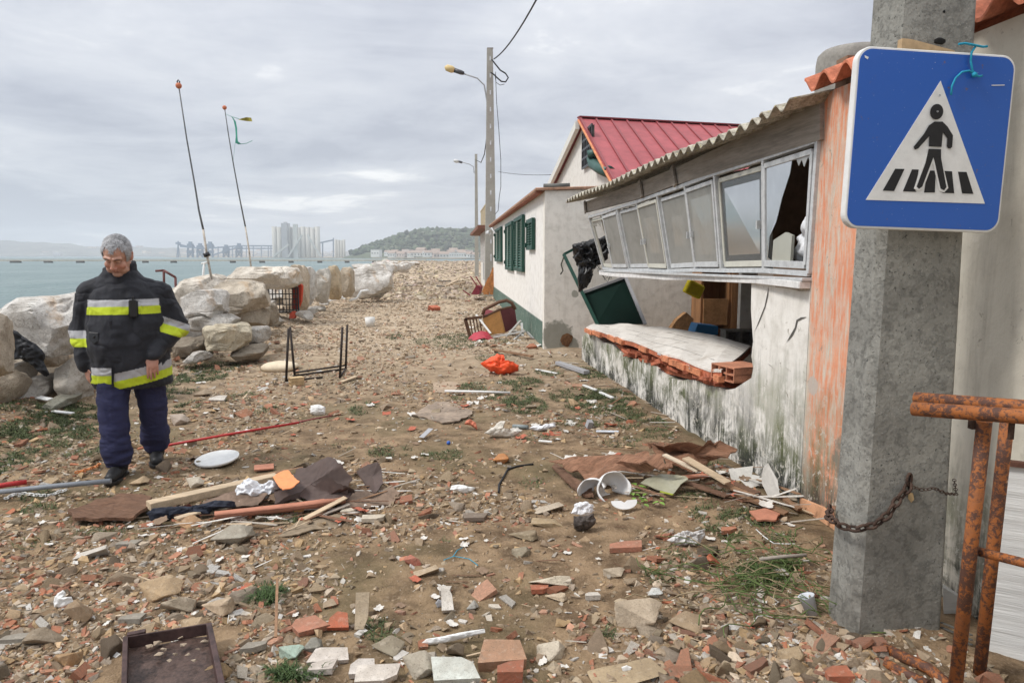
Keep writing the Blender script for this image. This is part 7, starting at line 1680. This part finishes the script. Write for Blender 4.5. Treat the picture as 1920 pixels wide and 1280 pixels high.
def solid(m, voxel, smooth_it, name, mat, parent, post=None, fac=.6):
    """weld the overlapping volumes into one continuous skin"""
    me = bpy.data.meshes.new('tmp'); me.from_pydata(m.v, [], m.f); o = bpy.data.objects.new('tmp', me); link(o)
    r_ = o.modifiers.new('r', 'REMESH'); r_.mode = 'VOXEL'; r_.voxel_size = voxel; r_.use_smooth_shade = True
    if smooth_it: s_ = o.modifiers.new('s', 'SMOOTH'); s_.iterations = smooth_it; s_.factor = fac
    dg = bpy.context.evaluated_depsgraph_get(); ev = o.evaluated_get(dg); me2 = bpy.data.meshes.new_from_object(ev)
    bpy.data.objects.remove(o); n = len(me2.vertices); V = np.zeros(n * 3, np.float32); me2.vertices.foreach_get('co', V); V = V.reshape(-1, 3)
    N = np.zeros(n * 3, np.float32); me2.vertices.foreach_get('normal', N); N = N.reshape(-1, 3)
    col = None
    if post: V, col = post(V.astype(float), N.astype(float))
    me2.vertices.foreach_set('co', V.astype(np.float32).ravel())
    if col is not None:
        ca = me2.color_attributes.new('Col', 'FLOAT_COLOR', 'POINT'); c = np.ones((n, 4), np.float32); c[:, :3] = col; ca.data.foreach_set('color', c.ravel())
    me2.polygons.foreach_set('use_smooth', np.ones(len(me2.polygons), bool)); me2.materials.clear(); me2.materials.append(mat); me2.update()
    o2 = bpy.data.objects.new(name, me2); link(o2); o2.parent = parent; return o2
def seg_d(P, a, b):
    a = np.array(a); b = np.array(b); ab = b - a; t_ = np.clip(((P - a) @ ab) / (ab @ ab), 0, 1); return np.linalg.norm(P - a - t_[:, None] * ab, axis=1)
# pose
RS, RE, RW = (-.225, .01, 1.315), (-.285, .03, 1.05), (-.262, -.06, .795)          # right arm (left in the picture)
LS, LE, LW = (.225, .01, 1.315), (.325, .02, 1.06), (.175, -.185, .880)
RH, RK, RA = (-.095, -.01, .86), (-.105, -.13, .50), (-.088, -.165, .10)
LH, LK, LA = (.105, 0, .86), (.135, .03, .50), (.120, .165, .115)
HM = Matrix.Rotation(R(-10), 3, 'Z') @ Matrix.Rotation(R(3), 3, 'Y') @ Matrix.Rotation(R(36), 3, 'X') * 1.07
HC_ = Vector((-.018, -.095, 1.585))
def hp(x, y, z): return HC_ + HM @ Vector((x, y, z))
t = NT('skin'); c = t.attr(); nn = t.noise(60, 4, .6); c = t.mix(t.math('MULTIPLY', t.step(nn, .4, .65), .18), c, (0.40, 0.13, 0.09)); t.set('Base Color', c); t.set('Roughness', .5); t.set('Subsurface Weight', .08); t.b.inputs['Subsurface Scale'].default_value = .01; t.set('Specular IOR Level', .4); t.bump(nn, .25, .002); M_skin = t.m
m = MB()
ell(m, hp(0, .012, .030), (.080, .100, .098), HM); ell(m, hp(0, -.016, -.035), (.068, .080, .088), HM); ell(m, hp(0, -.058, -.100), (.036, .034, .026), HM); ell(m, hp(0, -.02, -.095), (.058, .06, .035), HM)
for s_ in (-1, 1):
    ell(m, hp(s_ * .040, -.062, -.028), (.027, .026, .028), HM); ell(m, hp(s_ * .040, -.052, -.070), (.027, .030, .030), HM)
    cap(m, hp(s_ * .012, -.089, .034), hp(s_ * .048, -.076, .034), .0125, .012); ell(m, hp(s_ * .031, -.080, .010), (.0145, .011, .0095), HM)
    ell(m, hp(s_ * .012, -.104, -.030), (.0105, .012, .009), HM); ell(m, hp(s_ * .079, .012, -.008), (.010, .024, .036), HM @ Matrix.Rotation(s_ * R(-16), 3, 'Z')); ell(m, hp(s_ * .084, .020, .008), (.008, .016, .020), HM @ Matrix.Rotation(s_ * R(-24), 3, 'Z'))
cap(m, hp(0, -.090, .024), hp(0, -.114, -.022), .0095, .0145); cap(m, hp(-.020, -.088, -.058), hp(.020, -.088, -.058), .0065, .0065); cap(m, hp(0, -.094, -.057), hp(0, -.094, -.057) + Vector((.001, 0, 0)), .007, .007); cap(m, hp(-.016, -.085, -.070), hp(.016, -.085, -.070), .0075, .0075)
cap(m, hp(0, .02, -.06), (0, .035, 1.40), .066, .078)
loft(m, [(.80, 0, 0, .16, .12), (1.0, 0, -.01, .19, .15), (1.2, 0, 0, .19, .13), (1.34, 0, .01, .18, .10), (1.42, 0, .02, .10, .08)])
def limb(A, B, C, r_): cap(m, A, B, r_[0], r_[1]); cap(m, B, C, r_[1], r_[2])
limb(RS, RE, RW, (.055, .045, .029)); limb(LS, LE, LW, (.055, .045, .029)); limb(RH, RK, RA, (.085, .06, .045)); limb(LH, LK, LA, (.085, .06, .045))
def hand(W, fwd, palm_n, side, curl):
    """W wrist, fwd finger direction, palm_n out of the palm, side towards the thumb"""
    W = Vector(W); f = Vector(fwd).normalized(); s_ = Vector(side); s_ = (s_ - f * s_.dot(f)).normalized(); pn = Vector(palm_n); pn = (pn - f * pn.dot(f) - s_ * pn.dot(s_)).normalized()
    M_ = Matrix((s_, pn, f)).transposed(); ell(m, W + f * .055, (.042, .017, .055), M_); cap(m, W - f * .02, W + f * .03, .028, .024, sx=1.0)
    for i, (o_, L1, L2, L3) in enumerate(((.031, .040, .026, .020), (.010, .044, .029, .021), (-.011, .041, .027, .021), (-.031, .032, .021, .018))):
        p = W + f * (.092 - .006 * abs(i - 1)) + s_ * o_; d = f; sp2 = s_ * (o_ * .15 / .03 * .35)
        for j, L_ in enumerate((L1, L2, L3)):
            an = curl * (.5, 1.0, 1.5)[j] + i * .06; dd = (f * math.cos(an) + pn * math.sin(an) + sp2 * .35).normalized(); q = p + dd * L_; cap(m, p, q, .0094 - .0008 * j, .0088 - .0009 * j, 10); p = q
    p = W + f * .030 + s_ * .034; q = p + (f * .7 + s_ * .75 + pn * .35).normalized() * .040; cap(m, p, q, .014, .0115, 10); r_ = q + (f * .95 + s_ * .15 + pn * .3).normalized() * .030; cap(m, q, r_, .011, .009, 10)
hand(RW, (.12, -.10, -1), (.75, .3, 0), (.55, -.9, 0), .42)
hand(LW, (.02, -.30, -1), (-.2, .9, -.3), (-1, -.1, 0), .45)
def skin_post(V, N):
    HMn = np.array(HM) / 1.07 ** 2; L_ = (V - np.array(HC_)) @ HMn; x, y, z = L_.T
    c = np.tile(np.array([0.52, 0.30, 0.215]), (len(V), 1)); head = (V[:, 2] > 1.40) & (np.linalg.norm(L_, axis=1) < .17)
    def blend(mask, colr):
        nonlocal c; c = c * (1 - mask[:, None]) + np.array(colr) * mask[:, None]
    def g_(cx_, cz_, rx, rz, yy=-.03): return np.exp(-((x - cx_) / rx) ** 2 - ((z - cz_) / rz) ** 2) * (y < yy) * head
    blend(g_(0, -.025, .022, .018) * .55, (0.52, 0.17, 0.12)); blend(g_(.045, -.03, .024, .022) * .5, (0.52, 0.18, 0.12)); blend(g_(-.045, -.03, .024, .022) * .5, (0.52, 0.18, 0.12))
    blend(np.clip(g_(0, -.095, .06, .04) * .45, 0, 1), (0.36, 0.25, 0.20))
    for s_ in (-1, 1):
        bx = s_ * x; br = np.clip(1.6 * np.exp(-((bx - .032) / .021) ** 4 - ((z - .034 + .25 * np.abs(bx - .03)) / .0065) ** 2), 0, 1) * (y < -.05) * head; blend(br * .85, (0.10, 0.075, 0.06))
        ey = np.clip(1.5 * np.exp(-((bx - .031) / .014) ** 4 - ((z - .004) / .0034) ** 2), 0, 1) * (y < -.05) * head; blend(ey * .9, (0.05, 0.03, 0.025))
        bg = np.exp(-((bx - .031) / .016) ** 2 - ((z + .008) / .006) ** 2) * (y < -.05) * head; blend(bg * .5, (0.34, 0.16, 0.12))
        na = np.exp(-((bx - .009) / .0045) ** 2 - ((z + .038) / .004) ** 2) * (y < -.08) * head; blend(na * .8, (0.10, 0.04, 0.03))
        nl = np.exp(-((bx - (.020 + (-.03 - z) * .45)) / .0035) ** 2) * ((z < -.03) & (z > -.07)) * (y < -.05) * head; blend(nl * .35, (0.30, 0.12, 0.09))
        blend(((bx > .070) & head & (z < .05) & (z > -.05)) * .4, (0.48, 0.16, 0.12))
    lp = np.exp(-((x) / .024) ** 4 - ((z + .064) / .010) ** 2) * (y < -.07) * head; blend(lp * .55, (0.40, 0.15, 0.13)); ml = np.exp(-((x) / .022) ** 4 - ((z + .0635) / .0026) ** 2) * (y < -.07) * head; blend(ml * .9, (0.09, 0.03, 0.03))
    for zz_ in (.060, .074): blend(np.exp(-((x) / .035) ** 4 - ((z - zz_ - .002 * np.sin(x * 90)) / .0018) ** 2) * (y < -.03) * head * .3, (0.30, 0.13, 0.09))
    hands = V[:, 2] < .9; blend(hands * .5 * (np.abs(V[:, 0]) > .1), (0.46, 0.21, 0.15))
    return V, c
solid(m, .0034, 3, 'body', M_skin, man, skin_post, .5)
# hair
bmh = bmesh.new(); bmesh.ops.create_icosphere(bmh, subdivisions=6, radius=1); HVt = np.array([v.co[:] for v in bmh.verts]); HF = np.array([[v.index for v in f.verts] for f in bmh.faces]); bmh.free()
st_ = fbm(HVt * np.array([16, 3.2, 9]), 55, 4, .6); cl_ = fbm(HVt * 5.0, 56, 3)
HP = HVt * np.array([.0855, .107, .106]) * (1 + .030 * st_ + .045 * cl_ * (HVt[:, 2] > .2))[:, None] + np.array([0, .016, .030])
xx, yy_, zz2 = HP.T; wob = .010 * cl_ + .006 * st_
hairline = np.where(yy_ < -.02, .098 - .028 * np.exp(-((xx - .0) / .018) ** 2) - .02 * (np.abs(xx) > .05) + 0 * xx, np.where(yy_ < .012, .012 + (-.02 - yy_) * -1.2 - .01, -.060))
hairline = np.where((np.abs(xx) > .055) & (yy_ < .0) & (yy_ > -.045), -.018, hairline); hairline = np.where((yy_ <= -.045) & (np.abs(xx) > .052), .075, hairline)
keep = zz2 > hairline + wob; FK = HF[keep[HF].all(1)]
HW_ = (HP @ np.array(HM).T) + np.array(HC_)
hc = np.clip(.36 + .16 * st_ + .16 * cl_, .12, .6)[:, None] * np.array([1.0, 1.0, 1.02]); dk = (zz2 > .09) & (yy_ > -.01); hc[dk] *= .62
t = NT('grey_hair'); t.set('Base Color', t.attr()); t.set('Roughness', .55); n_ = t.noise(300, 3, .6, 0, (1, .2, 1)); t.bump(n_, .5, .002)
mesh_np('hair', HW_, FK, t.m, man, col=hc, smooth=True)
hr = np.random.default_rng(4); ok_ = np.where(keep)[0]; pick = hr.choice(ok_, 3800); bl, bc = [], []
C0h = np.array([0, .016, .030])
for i_ in pick:
    p = HP[i_]; nrm = (p - C0h); nrm /= np.linalg.norm(nrm); fl = np.array([hr.normal(0, .35) + .6 * np.sign(p[0]) * (abs(p[0]) > .04), -.55 if (p[2] > .08 and p[1] < .0) else .55, -.75 if p[2] < .09 else .1]); fl = fl - nrm * fl.dot(nrm); fl /= np.linalg.norm(fl) + 1e-6
    L2 = hr.uniform(.010, .026); sd = np.cross(nrm, fl) * hr.uniform(.0006, .0013); q = p + fl * L2 * .6 + nrm * .0035; e2 = p + fl * L2 + nrm * hr.uniform(.001, .006)
    bl += [p - sd, p + sd, q + sd, q - sd, e2]; g2 = hr.uniform(.26, .56) * (.6 if (p[2] > .10 and p[1] > 0) else 1); bc += [[g2, g2, g2 * 1.02]] * 5
bl = (np.array(bl) @ np.array(HM).T) + np.array(HC_); k5 = np.arange(len(bl) // 5) * 5
mesh_np('hair_strands', bl, np.concatenate([np.stack([k5, k5 + 1, k5 + 2], 1), np.stack([k5, k5 + 2, k5 + 3], 1), np.stack([k5 + 3, k5 + 2, k5 + 4], 1)]), t.m, man, col=np.array(bc))
# jacket
YEL, GRY, BLK = (0.50, 0.60, 0.03), (0.40, 0.40, 0.41), (0.020, 0.021, 0.026)
m = MB()
loft(m, [(.635, .015, .005, .262, .195), (.66, .015, .003, .268, .200), (.78, .01, -.01, .272, .212), (.95, .005, -.018, .272, .218), (1.10, 0, -.010, .268, .205), (1.22, 0, .000, .262, .182), (1.31, -.005, .008, .250, .158), (1.38, -.005, .012, .205, .132), (1.43, -.01, .012, .150, .112), (1.475, -.015, .010, .112, .100)])
def sleeve(S_, E_, W_):
    S_, E_, W_ = Vector(S_), Vector(E_), Vector(W_); cap(m, S_ + Vector((0, 0, -.02)), E_, .098, .088); cap(m, E_, W_ + (E_ - W_).normalized() * .02, .086, .066)
    cap(m, Vector((S_.x * .50, .01, 1.365)), S_, .080, .094)
sleeve(RS, RE, RW); sleeve(LS, LE, LW)
for k in range(26):                              # collar
    a = 2 * math.pi * k / 26; f = .5 + .5 * math.cos(a - R(50)); cx_, cy_2 = -.020 + .098 * math.cos(a), .015 + .092 * math.sin(a)
    if math.sin(a) < -.75: top_ = 1.465
    else: top_ = 1.485 + .055 * f
    cap(m, (cx_, cy_2, 1.42), (cx_ * 1.0, cy_2, top_), .017, .013, 8)
def jacket_post(V, N):
    w1 = fbm(V * np.array([7, 7, 4.2]), 61, 4, .5); w2 = fbm(V * np.array([14, 14, 7]) + 5, 63, 3); rid = 1 - np.abs(fbm(V * np.array([4.5, 4.5, 8.5]), 66, 3)) * 2.2
    el_ = np.exp(-(seg_d(V, RE, RE + np.array([0, 0, .001])) / .12) ** 2) + np.exp(-(seg_d(V, LE, LE + np.array([0, 0, .001])) / .12) ** 2)
    crs = np.exp(-np.abs(fbm(V * np.array([5, 5, 7.5]) + 3, 68, 3)) / .09); fold = -.008 * crs + .012 * w1 + .005 * w2 + (.009 + .012 * el_) * (rid - .5)
    V = V + N * fold[:, None]; x, y, z = V.T
    armR = (np.minimum(seg_d(V, RS, RE), seg_d(V, RE, RW)) < .115) & (x < -.225) & (z < 1.30); armL = (np.minimum(seg_d(V, LS, LE), seg_d(V, LE, LW)) < .115) & ((x > .232) | ((y < -.15) & (z < .98) & (seg_d(V, LE, LW) < .092))) & (z < 1.30)
    # the forearm in front of the belly
    c = np.tile(np.array(BLK), (len(V), 1)); c *= (1 + .6 * w2)[:, None]
    def band(mask, col_): c[mask] = np.array(col_) * (1 + .10 * w2[mask])[:, None]
    torso = ~(armR | armL)
    zt = z + .03 * np.clip(np.abs(x + .01) - .10, 0, 1); zt = z + .25 * np.clip(-x - .15, 0, 1) * 0
    rad = (x > .045) & (x < .105) & (y < 0)
    band(torso & (zt < 1.276) & (zt > 1.228) & (np.abs(x) < .262), GRY); band(torso & (zt <= 1.228) & (zt > 1.172), YEL)
    band(torso & rad & (z < 1.265) & (z > 1.15), np.array(BLK) * .6)
    lowf = torso & ((x > -.075) | (y > 0)); zz_ = np.where(x > -.075, z + .045 - .20 * np.clip(x + .075, 0, 1), z)
    band(torso & (zz_ < .800) & (zz_ > .742), GRY); band(torso & (zz_ <= .742) & (zz_ > .680), YEL)
    ar = z - .25 * (x + .30); band(armR & (z < 1.055) & (z > 1.000), GRY); band(armR & (z <= 1.000) & (z > .940), YEL)
    al = z + .38 * (x - .32) + .15 * (y); band(armL & (al < 1.105) & (al > 1.055) & (x > .2), GRY); band(armL & (al <= 1.055) & (al > .985) & (x > .2), YEL)
    return V, np.clip(c, 0, 1)
t = NT('fire_jacket'); t.set('Base Color', t.attr()); t.set('Roughness', .75); n_ = t.noise(9, 6, .65, .3, (1, 1, .7)); n3 = t.noise(220, 2, .5); b = t.bump(n3, .2, .001); t.bump(n_, .7, .014, b); t.set('Specular IOR Level', .25); t.set('Sheen Weight', .06)
jk = solid(m, .0055, 3, 'jacket', t.m, man, jacket_post)
m = MB(); m.box((-.178, -.190, 1.02), (.012, .03, .02)); m.prism([(-.215, -.172, 1.055), (-.150, -.207, 1.05), (-.152, -.212, .99), (-.180, -.205, .975), (-.215, -.185, 1.0)], (0, .012, 0)); m.build('pocket_flap', M_black, jk, bevel=.003)
m = MB(); m.box((.075, -.199, 1.215), (.045, .028, .12), (0, 0, R(8))); m.box((.078, -.203, 1.275), (.014, .014, .05)); m.build('radio_pouch', M_black, jk, bevel=.004)
m = MB(); m.prism([(-.078, -.213, 1.13), (-.062, -.216, 1.13), (-.066, -.222, .80), (-.078, -.214, .66), (-.090, -.214, .66), (-.082, -.222, .80)], (0, .014, 0)); m.build('front_placket', simple('jacket_placket', (0.018, 0.018, 0.022), .8), jk, bevel=.002)
# trousers
m = MB(); loft(m, [(.68, .015, .0, .20, .15), (.75, .01, 0, .235, .17), (.90, 0, 0, .235, .17), (.98, 0, 0, .22, .16)])
for H_2, K_, A_ in ((RH, RK, RA), (LH, LK, LA)):
    A2 = Vector(A_) + Vector((0, .005, .045)); cap(m, H_2, K_, .128, .100); cap(m, K_, A2, .100, .090)
def tr_post(V, N):
    w1 = fbm(V * np.array([6, 6, 5]), 71, 4); low = np.exp(-((V[:, 2] - .16) / .12) ** 2); rid = 1 - 2 * np.abs(fbm(V * np.array([4, 4, 16]), 72, 3)); crs = np.exp(-np.abs(fbm(V * np.array([5, 5, 9]) + 3, 69, 3)) / .12); V = V + N * (-.006 * crs + .012 * w1 + (.007 + .013 * low) * rid)[:, None]
    c = np.tile(np.array([0.028, 0.030, 0.072]), (len(V), 1)) * (1 + .5 * fbm(V * 5, 75, 4))[:, None]; return V, c
t = NT('navy_trousers'); t.set('Base Color', t.attr()); t.set('Roughness', .85); t.bump(t.noise(14, 6, .65, .3, (1, 1, 2)), .6, .012); t.set('Specular IOR Level', .2)
tr_ = solid(m, .007, 4, 'trousers', t.m, man, tr_post)
m = MB(); m.prism([(-.215, -.10, .52), (-.175, -.205, .52), (-.175, -.205, .38), (-.215, -.10, .38)], (.006, .006, 0)); 
M_boot = simple('black_boot_leather', (0.014, 0.014, 0.015), .5, .3, 20, .5)
for A_, yaw_, pit in ((RA, -.15, 0), (LA, .12, .16)):
    m = MB(); A2 = Vector(A_); d = Vector((math.sin(yaw_), -math.cos(yaw_), 0)); z0 = .045 if pit == 0 else .05
    base = Vector((A2.x, A2.y, z0)); cap(m, A2 + Vector((0, 0, .10)), base + Vector((0, .02, .02)), .062, .058); cap(m, base - d * .045, base + d * .10, .048, .046, sx=1); cap(m, base + d * .08, base + d * .165 + Vector((0, 0, -.008)), .050, .040)
    for i in range(5): cap(m, base + d * (.03 + .022 * i) + Vector((-.022, 0, .062 - .008 * i)), base + d * (.03 + .022 * i) + Vector((.022, 0, .062 - .008 * i)), .006, .006, 6)
    bt = solid(m, .006, 2, 'boot', M_boot, man)
    s = MB(); pts = []
    for (u, w_) in ((-.095, .03), (-.06, .050), (.02, .044), (.10, .056), (.17, .050), (.208, .022)): pts.append((u, w_))
    sd_ = Vector((d.y, -d.x, 0)); poly = [base + d * u + sd_ * w_ - Vector((0, 0, .048)) for u, w_ in pts] + [base + d * u - sd_ * w_ - Vector((0, 0, .048)) for u, w_ in pts[::-1]]
    s.prism(poly, (0, 0, .022)); s.build('sole', M_black, bt, bevel=.003)
# ------------------------------------------------------------------ sea air
hz = MB(); hz.box((0, 1600, 55), (7400, 3800, 130)); 
mh_ = bpy.data.materials.new('sea_haze'); mh_.use_nodes = True; nn_ = mh_.node_tree.nodes; nn_.remove(nn_['Principled BSDF']); pv = nn_.new('ShaderNodeVolumePrincipled')
pv.inputs['Color'].default_value = (0.80, 0.84, 0.90, 1); pv.inputs['Density'].default_value = 0.00046; pv.inputs['Anisotropy'].default_value = 0.0
mh_.node_tree.links.new(pv.outputs[0], [x for x in nn_ if x.type == 'OUTPUT_MATERIAL'][0].inputs['Volume'])
hzo = hz.build('haze', mh_); tag(hzo, kind='stuff')
scene.cycles.volume_bounces = 1
